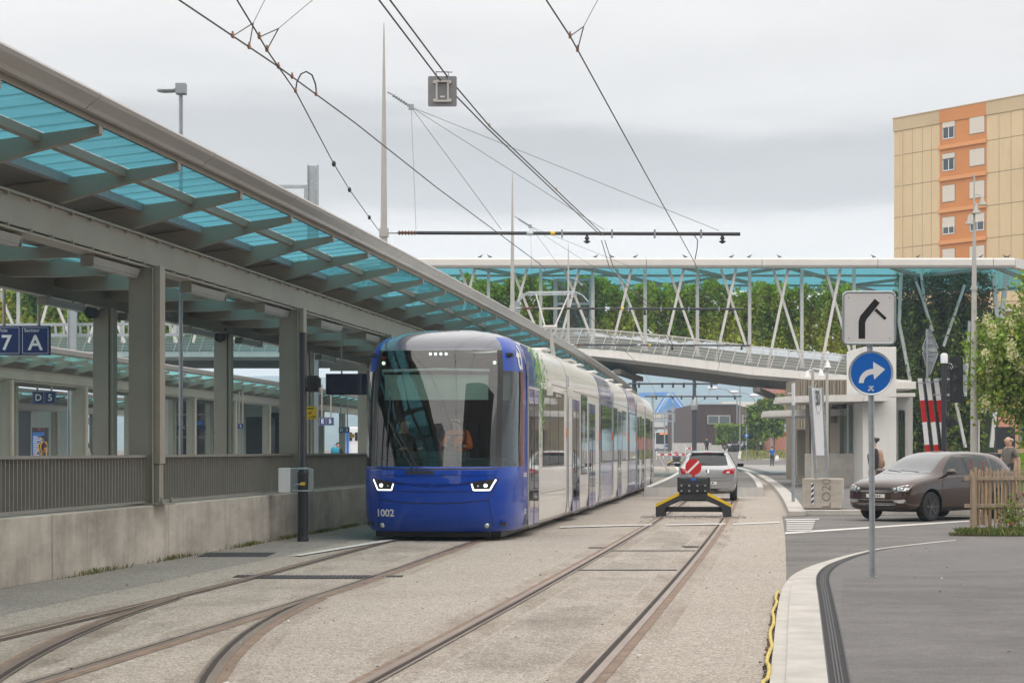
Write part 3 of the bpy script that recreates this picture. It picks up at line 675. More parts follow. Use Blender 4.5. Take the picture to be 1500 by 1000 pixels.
# ================================================================== FOOTBRIDGE WITH GREEN WALL
YB = 108.0
def B(px, py, dy=0): return P(px, py, YB+dy)
br = empty('footbridge', 'long white steel footbridge with teal glass roof and hanging greenery crossing over the tracks', 'bridge', (8, YB, 0))
b = MB()
zt = B(0, 381).z; zb_ = B(0, 395).z; Xl = B(-60, 0).x; Xr = B(1478, 0).x
for xa, xb in [(Xl+i*6.2, Xl+(i+1)*6.2-.02) for i in range(int((Xr-Xl)/6.2)+1)]:
    xb = min(xb, Xr)
    if xb-xa < .2: continue
    pr = [(0, zb_), (-.12, zb_+.12), (-.12, zt-.08), (0, zt), (.5, zt), (.5, zb_)]
    b.loft([[Vector((xa, YB-1.2+y, z)) for y, z in pr], [Vector((xb, YB-1.2+y, z)) for y, z in pr]])
b.bar((Xr-.1, YB-1.0, (zt+zb_)/2), (Xr+7.2, YB+10, (zt+zb_)/2), .5, zt-zb_)
b.build('roof_fascia', 'white_steel', br, world=True, bevel=.02)
b = MB(); b.add([(Xl, YB-.8, zb_+.2), (Xr, YB-.8, zb_+.2), (Xr+10, YB+17, zb_+.2), (Xl, YB+17, zb_+.2)], [(0, 1, 2, 3)]); b.build('roof_glass', 'teal', br, world=True)
b = MB(); z = zb_+.06
for i in range(24):
    x = Xl+i*2.8*2; b.bar((x, YB-.8, z), (x+8.4, YB+17, z), .2, .18); b.bar((x+5.4, YB-.8, z-.02), (x-3, YB+17, z-.02), .16, .16) if i % 2 else None
for y in (5.0, 11.8): b.bar((Xl, YB+y, z+.05), (Xr, YB+y, z+.05), .14, .12)
b.build('roof_beam', 'steel_rib', br, world=True)
# deck: white edge girder, walking surface, dark underside, falling to the right
dk = [(-60, 515, 7), (430, 515, 7), (640, 511, 2), (838, 509, -1), (900, 513, -1), (1000, 523, -1), (1100, 536, -1), (1247, 549.5, -1), (1335, 557, -1)]
th = [(.30), .30, .34, .36, .42, .48, .47, .40, .36]
b = MB(); top = [B(x, y, d) for x, y, d in dk]
rings = []
for p, t in zip(top, th): rings.append([p+Vector((0, 0, 0)), p+Vector((0, -.06, -t*1.0)), p+Vector((0, .5, -t-.18)), p+Vector((0, .3, 0))])
b.loft(rings); b.build('edge_girder', 'deck', br, world=True)
b = MB(); b.strip([p+Vector((0, .3, -.10)) for p in top], [p+Vector((0, 8, -.10)) for p in top]); b.build('walkway', 'concrete_l', br, world=True)
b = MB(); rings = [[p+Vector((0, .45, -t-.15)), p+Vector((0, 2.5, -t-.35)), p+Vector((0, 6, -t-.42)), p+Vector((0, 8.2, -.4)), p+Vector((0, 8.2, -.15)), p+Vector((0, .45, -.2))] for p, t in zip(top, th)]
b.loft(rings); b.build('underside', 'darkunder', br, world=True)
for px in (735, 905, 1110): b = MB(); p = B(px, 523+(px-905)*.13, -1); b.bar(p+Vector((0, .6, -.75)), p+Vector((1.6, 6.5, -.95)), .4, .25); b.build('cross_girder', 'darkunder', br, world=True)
# handrail posts and rails
def deck_at(px):
    for (a, ya, da), (q, yq, dq) in zip(dk[:-1], dk[1:]):
        if a <= px <= q: t = (px-a)/(q-a); return B(px, ya+(yq-ya)*t, da+(dq-da)*t)
rails = MB()
pxs = list(range(-50, 1300, 19))
for px in pxs: p = deck_at(px); posts = MB(); posts.bar(p+Vector((0, -.03, 0)), p+Vector((.36, -.05, 1.02)), .07, .05); posts.build('railing_post', 'white_steel', br, world=True)
for zz, w in ((1.02, .06), (.80, .018), (.64, .018), (.48, .018), (.33, .018), (.18, .018)):
    for a, q in zip(pxs[:-1], pxs[1:]): o = Vector((.36*zz, -.04, zz)); rails.bar(deck_at(a)+o, deck_at(q)+o, w, w)
rails.build('railing_bar', 'white_steel', br, world=True)
mesh_m = mat('wire_mesh', (.52, .51, .49), .6, alpha=.42)
b = MB(); b.strip([deck_at(q)+Vector((0.02, -.02, .05)) for q in pxs], [deck_at(q)+Vector((.36, -.03, 1.0)) for q in pxs]); b.build('infill_mesh', mesh_m, br, world=True)
# parapet behind the walkway (grey), under the greenery
b = MB(); b.strip([deck_at(q)+Vector((0, 7.6, 0)) for q in pxs], [deck_at(q)+Vector((0, 7.7, 1.15)) for q in pxs]); b.build('rear_parapet', 'concrete_l', br, world=True)
# truss members, each its own part
def member(x1, y1, x2, y2, w=.20, d=-.2):
    b = MB(); b.bar(B(x1, y1, d), B(x2, y2, d), w, w*.9); b.build('strut', 'white_steel', br, world=True)
t = -15
while t < 1240:
    yb = (deck_at(min(t+30, 1290)).z-1.5)*-F/(YB)+HZ-4
    member(t, 394, t+45, yb, .15, -.1); member(t+22, 394, t-8, yb, .15, -.45); member(t+42, 394, t+42, yb, .18, .9); t += 76.5
for a in ((1320, 395, 1317, 473, .24), (1317, 473, 1334, 562, .24), (1337, 400, 1352, 440, .2), (1349, 400, 1354, 440, .2), (1352, 440, 1366, 485, .22), (1413, 417, 1382, 507, .22), (1454, 395, 1461, 470, .3), (1475, 395, 1466, 478, .33), (1420, 470, 1414, 580, .2), (1400, 590, 1414, 655, .25), (1452, 655, 1462, 560, .3)):
    member(*a[:4], w=a[4]*.75, d=4.0)
# creepers
rng = np.random.default_rng(11)
def ivy(name, label, pxr, topf, botf, n, Y, seed, mats, size, dens=None, depth=.35):
    pts = []; r = np.random.default_rng(seed)
    # clumped sampling: hang strands, skip gaps by a smooth random field
    px = r.uniform(pxr[0], pxr[1], n*2); u = r.uniform(0, 1, n*2)
    t = np.array([topf(x) for x in px]); q = np.array([botf(x) for x in px]); py = t+(q-t)*u
    f = np.sin(px*.11+np.sin(py*.13)*2)+np.sin(px*.047+py*.09+seed)+np.sin(px*.31-py*.21)*.6+np.sin(px*.8+py*.5)*.35
    edge = np.minimum(u/.18, 1)
    keep = (f*.5+r.normal(size=n*2)*.45+edge*1.1 > (dens if dens is not None else .1)); px, py = px[keep][:n], py[keep][:n]
    dy = r.normal(size=len(px))*depth*(1+.5*np.sin(px*.2))
    Yv = Y+dy; X = (px-750)*Y/F+r.normal(size=len(px))*.05; Z = 1.5+(HZ-py)*Y/F
    return tag(leaves(name, np.stack([X, Yv, Z], 1), size, mats, seed=seed), label, 'climbing plant', kind='stuff')
M['leaf_a'] = leafmat('leaf_dark_green', (.085, .135, .025)); M['leaf_b'] = leafmat('leaf_mid_green', (.18, .24, .035)); M['leaf_c'] = leafmat('leaf_yellow_green', (.36, .35, .05)); M['leaf_d'] = leafmat('leaf_brown_green', (.13, .115, .045))
M['leaf_e'] = leafmat('leaf_fresh', (.26, .38, .06)); M['blossom'] = leafmat('pale_blossom', (.72, .70, .42), island=.2)
M['ivy_a'] = leafmat('ivy_green', (.26, .34, .05)); M['ivy_b'] = leafmat('ivy_yellow_green', (.58, .56, .08)); M['ivy_c'] = leafmat('ivy_yellow', (.75, .66, .12))
def wob(x, a): return a*(math.sin(x*.071)+.6*math.sin(x*.19+1)+.4*math.sin(x*.43))
def botv(x): 
    return (486 if x < 860 else 486+(x-860)*.085)+wob(x, 1.5)
ivy('ivy', 'yellow-green creeper screen hanging behind the footbridge truss', (630, 1258), lambda x: 411+(6 if x > 900 else -2)+wob(x, 5), botv, 52000, YB+4.8, 4, ['ivy_a', 'ivy_b', 'ivy_c', 'ivy_b', 'ivy_c'], .23, dens=.14)
ivy('ivy', 'creeper screen on the footbridge seen at far left between the canopies', (-60, 330), lambda x: 425, lambda x: 497, 26000, YB+12.5, 9, ['ivy_a', 'ivy_b', 'ivy_b', 'ivy_c'], .27, dens=-.9)
ivy('ivy', 'dense dark creeper covering the right end of the footbridge down to the ground', (1236, 1440), lambda x: 440+wob(x, 8), lambda x: 662, 36000, YB+5, 5, ['leaf_a', 'ivy_a', 'leaf_d', 'leaf_b', 'leaf_b'], .24, dens=-1.2, depth=.5)
ivy('ivy', 'thin brownish creeper under the right end of the bridge roof', (1316, 1450), lambda x: 394, lambda x: 455, 6500, YB+4.6, 6, ['leaf_d', 'leaf_d', 'leaf_a'], .17, dens=.35, depth=.5)
# creeper support wall behind the right part, glass lift shaft left
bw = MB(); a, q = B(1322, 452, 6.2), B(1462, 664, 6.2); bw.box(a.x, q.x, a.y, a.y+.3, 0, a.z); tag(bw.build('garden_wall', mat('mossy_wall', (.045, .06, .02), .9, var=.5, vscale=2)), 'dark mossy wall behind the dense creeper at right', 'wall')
sh = empty('lift_shaft', 'glazed lift tower standing behind the footbridge truss', 'lift tower', tuple(B(842, 0, 3)*1)); sh.location.z = 0
b = MB()
for px in (815, 869): 
    for dy in (2.5, 5): a = B(px, 404, 0); b.bar((a.x, YB+dy, 5.5), (a.x, YB+dy, a.z), .22, .22)
for py in (404, 440, 478): a = B(815, py); q = B(869, py); b.bar((a.x, YB+2.5, a.z), (q.x, YB+2.5, q.z), .14, .14)
b.build('frame', 'galv', sh, world=True)
b = MB(); a = B(815, 406); q = B(869, 500); b.box(a.x, q.x, YB+2.56, YB+2.6, q.z, a.z); b.build('glazing', glass('lift_glass', (.72, .80, .80), refl=.16), sh, world=True)

# pigeons along the roof edge
def pigeon(px, py, d=1):
    p = B(px, py, -1.0); e = empty('pigeon', '', 'bird', tuple(p), group='pigeons on the bridge roof'); e.location.z = zt-.01; e.scale = (.7, .7, .7)
    b = MB(); b.loft([[Vector((d*x, y*w, z+hh*w)) for y, hh in ((0, -1), (.8, -.5), (.9, .3), (0, 1), (-.9, .3), (-.8, -.5))] for x, z, w in ((-.22, .10, .012), (-.16, .12, .04), (-.04, .15, .075), (.06, .18, .07), (.11, .24, .04), (.13, .29, .042), (.16, .30, .03), (.19, .285, .006))])
    b.tube([(0, .03, .1), (.01, .03, 0)], .008, 5); b.tube([(0, -.03, .1), (.01, -.03, 0)], .008, 5)
    b.build('body', 'pigeon_grey', e, smooth=True); return e
M['pigeon_grey'] = mat('pigeon_grey', (.10, .10, .12), .7)
desc = ['left of the second mast', 'just right of the second mast', 'left of the paired wires', 'near the paired wires', 'above the truss middle', 'left of the bare stretch', 'right of the sloping wire', 'above the far track', 'left of the square sign', 'over the white pillar', 'below the beige building corner', 'left of the tall lamp post', 'at the roof end, standing', 'at the very corner of the roof']
for (px, d), s in zip([(704, 1), (717, -1), (873, 1), (896, -1), (931, 1), (1003, -1), (1072, 1), (1098, 1), (1141, -1), (1279, -1), (1345, 1), (1437, 1), (1472, -1), (1477, 1)], desc): pigeon(px, 0, d)['label'] = 'small grey pigeon on the bridge roof, '+s

# ================================================================== LANDMARKS ON THE RIGHT
# tall beige and orange apartment block
M['beige'] = mat('beige_panel', (.68, .52, .31), .75, var=.07, vscale=.25, streak=.08); M['terracotta'] = mat('orange_panel', (.60, .24, .07), .7, var=.08, vscale=.3)
M['beige_d'] = mat('parapet_beige', (.56, .43, .26), .75, var=.1, vscale=.3); M['joint'] = mat('panel_joint', (.25, .19, .12), .9); M['shutter'] = mat('roller_shutter', (.66, .60, .52), .6)
ab = empty('apartment_block', 'tall beige apartment block with an orange window strip behind the bridge', 'building', (35.3, 184, 0), rz=math.atan2(-12.5, 8.8))
b = MB(); b.box(0, 34, 0, 12, 0, 30.8); b.build('wall', 'beige', ab)
b = MB(); b.box(-.08, 34.1, -.08, 12, 30.82, 32.0); b.box(-.14, 34.1, -.14, 12, 32.0, 32.08); b.build('parapet', 'beige_d', ab)
b = MB(); b.box(5.65, 11.1, -.045, -.003, 0, 30.79); b.box(5.65, 11.1, -.11, -.083, 30.83, 31.98); b.build('orange_strip', 'terracotta', ab)
M['ledge'] = mat('orange_ledge', (.70, .32, .12), .7)
for i in range(11): b = MB(); z = 30.1-2.85*i-1.45; b.box(5.6, 11.15, -.22, -.048, z-.22, z+.12); b.build('string_course', 'ledge', ab)
b = MB()
for i in range(11): z = 28.55-2.85*i; b.box(0.02, 5.6, -.012, -.002, z, z+.05); b.box(11.15, 33.9, -.012, -.002, z, z+.05)
for x in [.95, 1.05, 2.3, 3.5, 4.6]+[11.15+1.35*i for i in range(1, 17)]: b.box(x, x+.025, -.0122, -.0021, 0, 30.8)
b.build('panel_joint', 'joint', ab)
b = MB(); b.box(.98, 1.12, -.10, -.014, 0, 30.7); b.build('downpipe', 'beige', ab)
opened = {(0, 0): .34, (0, 1): .30, (0, 3): .62, (1, 3): .52}
for i in range(7):
    for j, (xa, xb) in enumerate(((5.95, 7.5), (9.15, 10.95))):
        zc = 30.1-2.85*i; o = opened.get((j, i), 1.0)
        b = MB(); b.box(xa, xb, -.060, -.046, zc-.78, zc+.80); w = b.build('window', mat('window_reveal_%d_%d' % (i, j), (.28, .12, .05), .8) if False else 'joint', ab)
        b = MB(); b.box(xa+.06, xb-.04, -.085, -.062, zc+.75-1.45*o, zc+.75); b.build('shutter', 'shutter', w)
        if o < 1:
            b = MB(); b.box(xa+.14, xb-.1, -.078, -.062, zc-.72, zc+.6); b.build('pane', 'glassdark', w)
            b = MB(); 
            for x in (xa+.10, (xa+xb)/2, xb-.14): b.box(x, x+.07, -.098, -.0785, zc-.74, zc+.2)
            b.box(xa+.1, xb-.07, -.098, -.0786, zc-.78, zc-.70); b.build('frame', 'signwhite', w)
b = MB(); b.tube([(13.7, 4, 32), (13.7, 4, 38.5)], .05, 6); b.build('aerial', 'galv', ab)

# salmon building behind
M['salmon'] = mat('salmon_render', (.52, .22, .17), .75, var=.06)
def building(name, label, x0, x1, y, dep, z1, m, z0=0, cat='building', group=None):
    e = empty(name, label, cat, ((x0+x1)/2, y, z0), group=group); b = MB(); b.box(x0, x1, y, y+dep, z0, z1); b.build('wall', m, e, world=True); return e
a = P(1136, 530, 235); q = P(1174, 530, 235)
sb = building('office_block', 'salmon pink office block with blue-grey glazing left of the kiosk', a.x, q.x, 235, 12, P(0, 545, 235).z, 'salmon', .5)
b = MB(); b.box(P(1151.5, 0, 235).x, P(1164, 0, 235).x, 234.85, 234.99, 4, P(0, 556, 235).z); b.build('curtain_wall', mat('blue_glazing', (.05, .11, .20), .1, coat=.6), sb, world=True)
b = MB(); 
for py in (573, 591, 607): z = P(0, py, 235).z; b.box(P(1151.5, 0, 235).x, P(1164, 0, 235).x, 234.7, 234.84, z-.2, z+.2)
b.box(P(1157, 0, 235).x, P(1158, 0, 235).x, 234.72, 234.84, 4, P(0, 556, 235).z); b.build('floor_band', 'anth', sb, world=True)
a = P(1440, 455, 150); sb2 = building('brick_house', 'low pinkish brick building behind the right end of the bridge', a.x, a.x+22, 150, 8, P(0, 456, 150).z, 'salmon')
b = MB(); b.box(a.x-.4, a.x+22, 149.5, 158, P(0, 456, 150).z, P(0, 452, 150).z); b.build('roof', 'concrete_l', sb2, world=True)

# white pillar building
wt = empty('white_tower', 'plain white rendered tower block with a glazed door at its right-hand wing', 'building', (13.3, 72, .1))
w0, w1 = P(1264, 0, 72).x, P(1313, 0, 72).x
b = MB(); b.box(w0, w1, 72, 75.5, .1, P(0, 508, 72).z); b.build('tower', mat('white_render', (.72, .71, .69), .7, var=.05, vscale=.6, streak=.06), wt, world=True, bevel=.02)
b = MB(); b.box(w0-.003, w1+.003, 71.994, 71.999, P(0, 581.5, 72).z, P(0, 580.8, 72).z); b.build('joint', 'joint', wt, world=True)
a, q = P(1313, 577, 74), P(1337, 577, 74); b = MB(); b.box(a.x-.2, q.x, 74, 80, .1, a.z); b.build('wing', 'concrete_l', wt, world=True)
b = MB(); b.box(w1+.01, P(1341, 0, 73).x, 73, 81, P(0, 581, 73).z, P(0, 575.5, 73).z); b.box(w1+.2, P(1346, 0, 75).x, 75.5, 82, P(0, 569, 75).z, P(0, 558, 75).z); b.build('roof_slab', 'deck', wt, world=True, bevel=.02)
b = MB(); b.box(P(1316, 0, 74).x, P(1323.5, 0, 74).x, 73.93, 73.99, .1, P(0, 602, 74).z); dd = b.build('door', 'glassdark', wt, world=True)
b = MB()
for px in (1315.6, 1319.6, 1323.4): x = P(px, 0, 74).x; b.box(x, x+.04, 73.90, 73.925, .1, P(0, 602, 74).z)
for py in (602, 625, 650): z = P(0, py, 74).z; b.box(P(1315.6, 0, 74).x, P(1323.8, 0, 74).x, 73.88, 73.899, z, z+.04)
b.build('door_frame', 'anth', wt, world=True)

# kiosk with two flat round-edged roofs
ks = empty('kiosk', 'glazed station kiosk with beige panels and two thin flat white roofs', 'kiosk', (11.4, 76, .1))
M['kpanel'] = mat('kiosk_panel', (.36, .33, .28), .6, var=.05)
def kbx(px0, px1, py0, py1, Y, dep, m, name, par=ks, floor=None):
    a = P(px0, py0, Y); q = P(px1, py1, Y); b = MB(); b.box(a.x, q.x, Y, Y+dep, q.z if floor is None else floor, a.z); return b.build(name, m, par, world=True)
kbx(1198, 1262, 665.5, 712, 74, .12, 'kpanel', 'panel', floor=.35); kbx(1216, 1229.5, 619, 665, 74.002, .12, 'kpanel', 'panel')
kbx(1168, 1181, 629, 700, 80, .3, 'kpanel', 'panel', floor=.35); kbx(1181.3, 1215, 664, 700, 79, .2, 'kpanel', 'panel', floor=.35)
kbx(1180, 1262, 664, 704, 73.9, .2, 'kerb', 'plinth', floor=.1).data.update()
kbx(1166, 1200, 697, 704, 79.5, 1.2, 'kerb', 'plinth', floor=.1)
kbx(1230, 1262, 600, 665, 74.05, .03, 'clear', 'glazing'); kbx(1181.5, 1215.5, 600, 665, 74.6, .03, 'clear', 'glazing')
b = MB()
for px in (1262, 1214.5, 1183, 1246): p = P(px, 0, 74.2); b.box(p.x-.06, p.x+.06, 74.2, 74.3, .1, P(0, 592, 74).z)
b.build('mullion', 'steel_taupe', ks, world=True)
b = MB()
for px, Y, r in ((1222, 78, .19), (1236, 77, .26), (1242, 80, .22), (1186, 79, .12)): p = P(px, 0, Y); b.lathe([(r, .1), (r, P(0, 594, 77).z)], (p.x, Y, 0), n=16)
b.build('column', 'steel_taupe', ks, world=True)
kbx(1228, 1262, 640, 664, 81, .3, 'anth', 'counter', floor=.1); kbx(1244, 1256, 622, 664, 78.5, .1, mat('poster_teal', (.08, .25, .28), .5, var=.6, vscale=3), 'poster')
def slab(px0, px1, py, Y0, Y1, t, name='roof'):
    x0, x1 = P(px0, 0, Y0).x, P(px1, 0, Y0).x; z = P(0, py, Y0).z; r = (Y1-Y0)/2; pts = []
    for i in range(13): a_ = PI/2+PI*i/12; pts.append((x0+r*.9+r*.9*math.cos(a_), (Y0+Y1)/2+r*math.sin(a_)))
    pts += [(x1, Y0), (x1, Y1)]
    b = MB(); b.prism([Vector((x, y, z-t)) for x, y in pts], (0, 0, t*.55)); 
    b.prism([Vector((x0+(x-x0)*.985+.05, y, z-t*.45+.0)) for x, y in pts], (0, 0, t*.45)); return b.build(name, 'deck', ks, world=True)
slab(1155, 1266, 577.5, 71, 79, .24); slab(1139, 1262, 598.5, 76, 86, .24)
# textured concrete stair tower behind the kiosk
st = empty('stair_tower', 'rough board-marked concrete stair tower behind the kiosk', 'tower', (14, 92, .1))
M['boardmark'] = mat('board_marked_concrete', (.30, .26, .20), .85, var=.4, vscale=3, stretch=(5, 5, .35), bump=.4)
b = MB(); x0, x1 = P(1169, 0, 92).x, P(1262, 0, 92).x
for i in range(26): x = x0+(x1-x0)*i/26; b.box(x, x+(x1-x0)/26-.02, 92-.05*(i % 3), 96, .1, P(0, 556, 92).z)
b.build('wall', 'boardmark', st, world=True)

# ------------------------------------------------------------------ far middle: buildings behind the plaza
M['darkwood'] = mat('dark_timber_cladding', (.125, .085, .075), .8, var=.35, vscale=4, stretch=(4, 4, .15)); 
wb = empty('timber_building', 'dark vertical-timber building with one wide window beyond the plaza', 'building', (P(1040, 0, 260).x, 260, 1.2))
x0, x1 = P(1013, 0, 260).x, P(1080, 0, 260).x; zt2 = P(0, 592.5, 260).z
b = MB(); b.add([(x0, 260, 1), (x1, 260, 1), (x1+7.5, 300, 1), (x0, 300, 1), (x0, 260, zt2), (x1, 260, zt2), (x1+7.5, 300, zt2), (x0, 300, zt2)], [(0, 1, 5, 4), (1, 2, 6, 5), (2, 3, 7, 6), (3, 0, 4, 7), (4, 5, 6, 7)]); b.build('wall', 'darkwood', wb, world=True)
b = MB(); rr = random.Random(4); x = x0
while x < x1-.1: b.box(x, x+.10, 259.9-rr.random()*.06, 259.99, 1, zt2-.15); x += .22+rr.random()*.12
b.build('batten', mat('dark_batten', (.085, .058, .052), .8), wb, world=True)
b = MB(); b.box(x0-.15, x1+.1, 259.8, 260.2, zt2, zt2+.12); b.build('roof_edge', 'galv_d', wb, world=True)
a, q = P(1036, 608, 260), P(1069.5, 621, 260)
b = MB(); b.box(a.x, q.x, 259.70, 259.88, q.z, a.z); w = b.build('window', mat('frame_beige', (.45, .42, .38), .6), wb, world=True)
b = MB(); b.box(a.x+.12, (a.x+q.x)/2-.08, 259.66, 259.69, q.z+.12, a.z-.12); b.box((a.x+q.x)/2+.08, q.x-.12, 259.66, 259.69, q.z+.12, a.z-.12); b.build('pane', mat('grey_pane', (.11, .14, .15), .15, coat=.5), w, world=True)
# side windows on the receding wall
b = MB()
for i in range(5):
    t0, t1 = .18+.15*i, .18+.15*i+.09; A_ = Vector((x1+7.5*t0+.06, 260+40*t0, 0)); B_ = Vector((x1+7.5*t1+.06, 260+40*t1, 0)); za, zc = 3.6, 6.2
    b.add([(A_.x, A_.y, za), (B_.x, B_.y, za), (B_.x, B_.y, zc), (A_.x, A_.y, zc)], [(0, 1, 2, 3)])
b.build('side_window', 'kpanel', wb, world=True)
# white overpass, pier, orange house, low dark sheds
op = empty('overpass', 'pale concrete overpass on a thick pier left of the timber building', 'bridge', (P(985, 0, 300).x, 300, 1.2))
b = MB(); a, q = P(940, 604, 300), P(1013, 612, 300); b.box(a.x, q.x, 300, 306, q.z, a.z); b.box(P(1080, 0, 300).x, P(1180, 0, 300).x, 320, 326, P(0, 592, 320).z-1.3, P(0, 588, 320).z); b.build('deck', 'deck', op, world=True)
a, q = P(1003, 612, 299), P(1012, 0, 299); b = MB(); b.box(a.x, q.x, 299, 304, 1, a.z); b.build('pier', 'concrete_l', op, world=True)
oh = empty('timber_house', 'orange-brown timber house with a pitched roof below the overpass', 'house', (P(990, 0, 420).x, 420, 1.2))
x0, x1 = P(974, 0, 420).x, P(1004, 0, 420).x; z1 = P(0, 627, 420).z; zr = P(0, 617, 420).z
b = MB(); b.prism([Vector((x0, 420, 1)), Vector((x1, 420, 1)), Vector((x1, 420, z1+.9)), Vector((x1-1.2, 420, zr)), Vector((x0, 420, z1))], (0, 10, 0)); b.build('wall', mat('orange_timber', (.46, .27, .12), .7, var=.3, vscale=3), oh, world=True)
b = MB(); 
for py, pz in ((634, 637), (646, 651)): b.box(x0, x1, 419.7, 419.98, P(0, pz, 420).z, P(0, py, 420).z)
b.build('dark_band', mat('dark_opening', (.05, .04, .04), .7), oh, world=True)
b = MB(); b.bar((x0-.5, 419, z1+.1), (x1-1.2, 419, zr+.15), .3, .3); b.bar((x1-1.2, 419, zr+.15), (x1+.4, 419, z1+.9), .3, .3); b.build('roof_edge', 'darkwood', oh, world=True)
for i, (p0, p1, py, Y, mm, lab) in enumerate(((940, 976, 627, 380, 'galv_d', 'grey metal shed partly hidden behind the white bus'), (958, 974, 612, 500, 'concrete_l', 'small pale house under the overpass'))):
    x0, x1 = P(p0, 0, Y).x, P(p1, 0, Y).x; e = building('shed', lab, x0, x1, Y, 12, P(0, py, Y).z, mm, 1)
    b = MB(); b.box(x0-.3, x1+.3, Y-.4, Y+12, P(0, py, Y).z, P(0, py-1.6, Y).z); b.build('roof', 'darkwood', e, world=True)
# blue A-shaped gable structure on the skyline
bf = empty('blue_gable_frame', 'large translucent-looking bright blue A-shaped gable frame with white stripes on the skyline', 'structure', (P(978, 0, 560).x, 560, 1))
b = MB(); w = mb2 = MB()
M['bluefab'] = mat('blue_cladding', (.08, .26, .62), .5, var=.1); M['blueinf'] = mat('pale_blue_infill', (.25, .48, .75), .5)
def q4(pts, Y, m, name, t=.6):
    b = MB(); b.prism([P(x, y, Y) for x, y in pts], (0, t, 0)); b.build(name, m, bf, world=True)
q4([(935, 575), (981, 574), (978, 580), (938, 582)], 560, 'bluefab', 'ridge_panel')
q4([(975, 575), (981, 574), (966, 604), (958, 604)], 559, 'bluefab', 'left_leg'); q4([(982, 575), (986, 574), (1008, 602), (1000, 604)], 559, 'bluefab', 'right_leg')
q4([(983, 578), (990, 580), (970, 604), (966, 604)], 558, 'bluefab', 'inner_brace'); q4([(982, 578), (985, 578), (1000, 603), (994, 604)], 558, 'bluefab', 'inner_brace')
q4([(962, 601), (1000, 600), (1000, 605), (962, 605)], 557, 'bluefab', 'base_band')
q4([(981, 584), (999, 603), (968, 603)], 561, 'blueinf', 'infill')
b = MB()
for a_, q_ in (((979, 576), (962, 604)), ((983.5, 576), (1004, 603))): b.bar(P(*a_, 556.6), P(*q_, 556.6), .25, .2)
b.build('white_stripe', 'signwhite', bf, world=True)
for e_ in (): pass

# low walls, barriers and retaining edge in the distance
e = empty('stone_wall', 'low pale concrete and rubble wall in front of the timber building', 'wall', (P(1035, 0, 215).x, 215, .9))
b = MB(); b.box(P(985, 0, 215).x, P(1042, 0, 215).x, 215, 215.5, .2, P(0, 648.5, 215).z); b.box(P(1042, 0, 215).x, P(1066, 0, 215).x, 215.002, 216, .2, P(0, 651.5, 215).z); b.build('wall_face', 'concrete_l', e, world=True)
bar_ = empty('barrier_fence', 'white and red site barriers left of the dark mast', 'barrier', (P(985, 0, 195).x, 195, .1))
b = MB(); 
for i, (p0, p1, py) in enumerate(((1004, 1020, 655), (962, 984, 664), (984, 1004, 664), (972, 990, 672), (1004, 1018, 669))):
    a, q = P(p0, py, 195+i), P(p1, py+2.6, 195+i); n_ = 4
    for k in range(n_): b.box(a.x+(q.x-a.x)*k/n_, a.x+(q.x-a.x)*(k+1)/n_, 195+i, 195.1+i, q.z, a.z, k % 2)
    for x in (a.x, q.x): b.box(x-.03, x+.03, 195.12+i, 195.2+i, .1, a.z+.3, 0)
b.build('boards', ['signwhite', 'signred'], bar_, world=True)

# ------------------------------------------------------------------ hills and haze
b = MB(); prof = [(200, 560), (400, 552), (520, 548), (620, 545), (720, 541), (820, 538), (880, 539), (915, 541), (950, 542), (985, 547.5), (1003, 554), (1016, 556.5), (1050, 556), (1090, 554.5), (1140, 555), (1200, 556), (1260, 551), (1320, 548), (1400, 552), (1500, 556), (1700, 562)]
hs = []
for i in range(len(prof)-1):
    for k in range(4): t = k/4; hs.append((prof[i][0]+(prof[i+1][0]-prof[i][0])*t, prof[i][1]+(prof[i+1][1]-prof[i][1])*t+.5*math.sin(i*4+k*2.1)))
YH = 3000
rows = [(0, 1.0), (-350, .72), (-800, .35), (-1200, .0)]
vs = [(P(x, y, YH).x, YH+dy+(70*math.sin(x*.03+dy*.01) if f else 0), max(1.0, (P(x, y, YH).z)*f+ (6*math.sin(x*.09+dy) if 0 < f < 1 else 0))) for dy, f in rows for x, y in hs]; n = len(hs)
b.add(vs, [(j*n+i, j*n+i+1, (j+1)*n+i+1, (j+1)*n+i) for j in range(3) for i in range(n-1)])
struct(b.build('hills', mat('forested_hills', (.06, .10, .06), .9, var=.5, vscale=.006), smooth=True))
hb = MB(); hb.box(-2900, 2900, -280, 3300, -1, 150); hz = hb.build('haze', mat('haze_dummy', (1, 1, 1)), fix=True)
hm = bpy.data.materials.new('haze'); hm.use_nodes = True; hn = hm.node_tree.nodes; hn.remove(hn['Principled BSDF']); pv_ = hn.new('ShaderNodeVolumePrincipled')
pv_.inputs['Color'].default_value = (.62, .81, 1.0, 1); pv_.inputs['Density'].default_value = .00040; pv_.inputs['Anisotropy'].default_value = .0
hm.node_tree.links.new(pv_.outputs[0], hn['Material Output'].inputs['Volume']); hz.data.materials.clear(); hz.data.materials.append(hm); hz['kind'] = 'stuff'; tag(hz, 'pale blue haze filling the distance', 'haze')

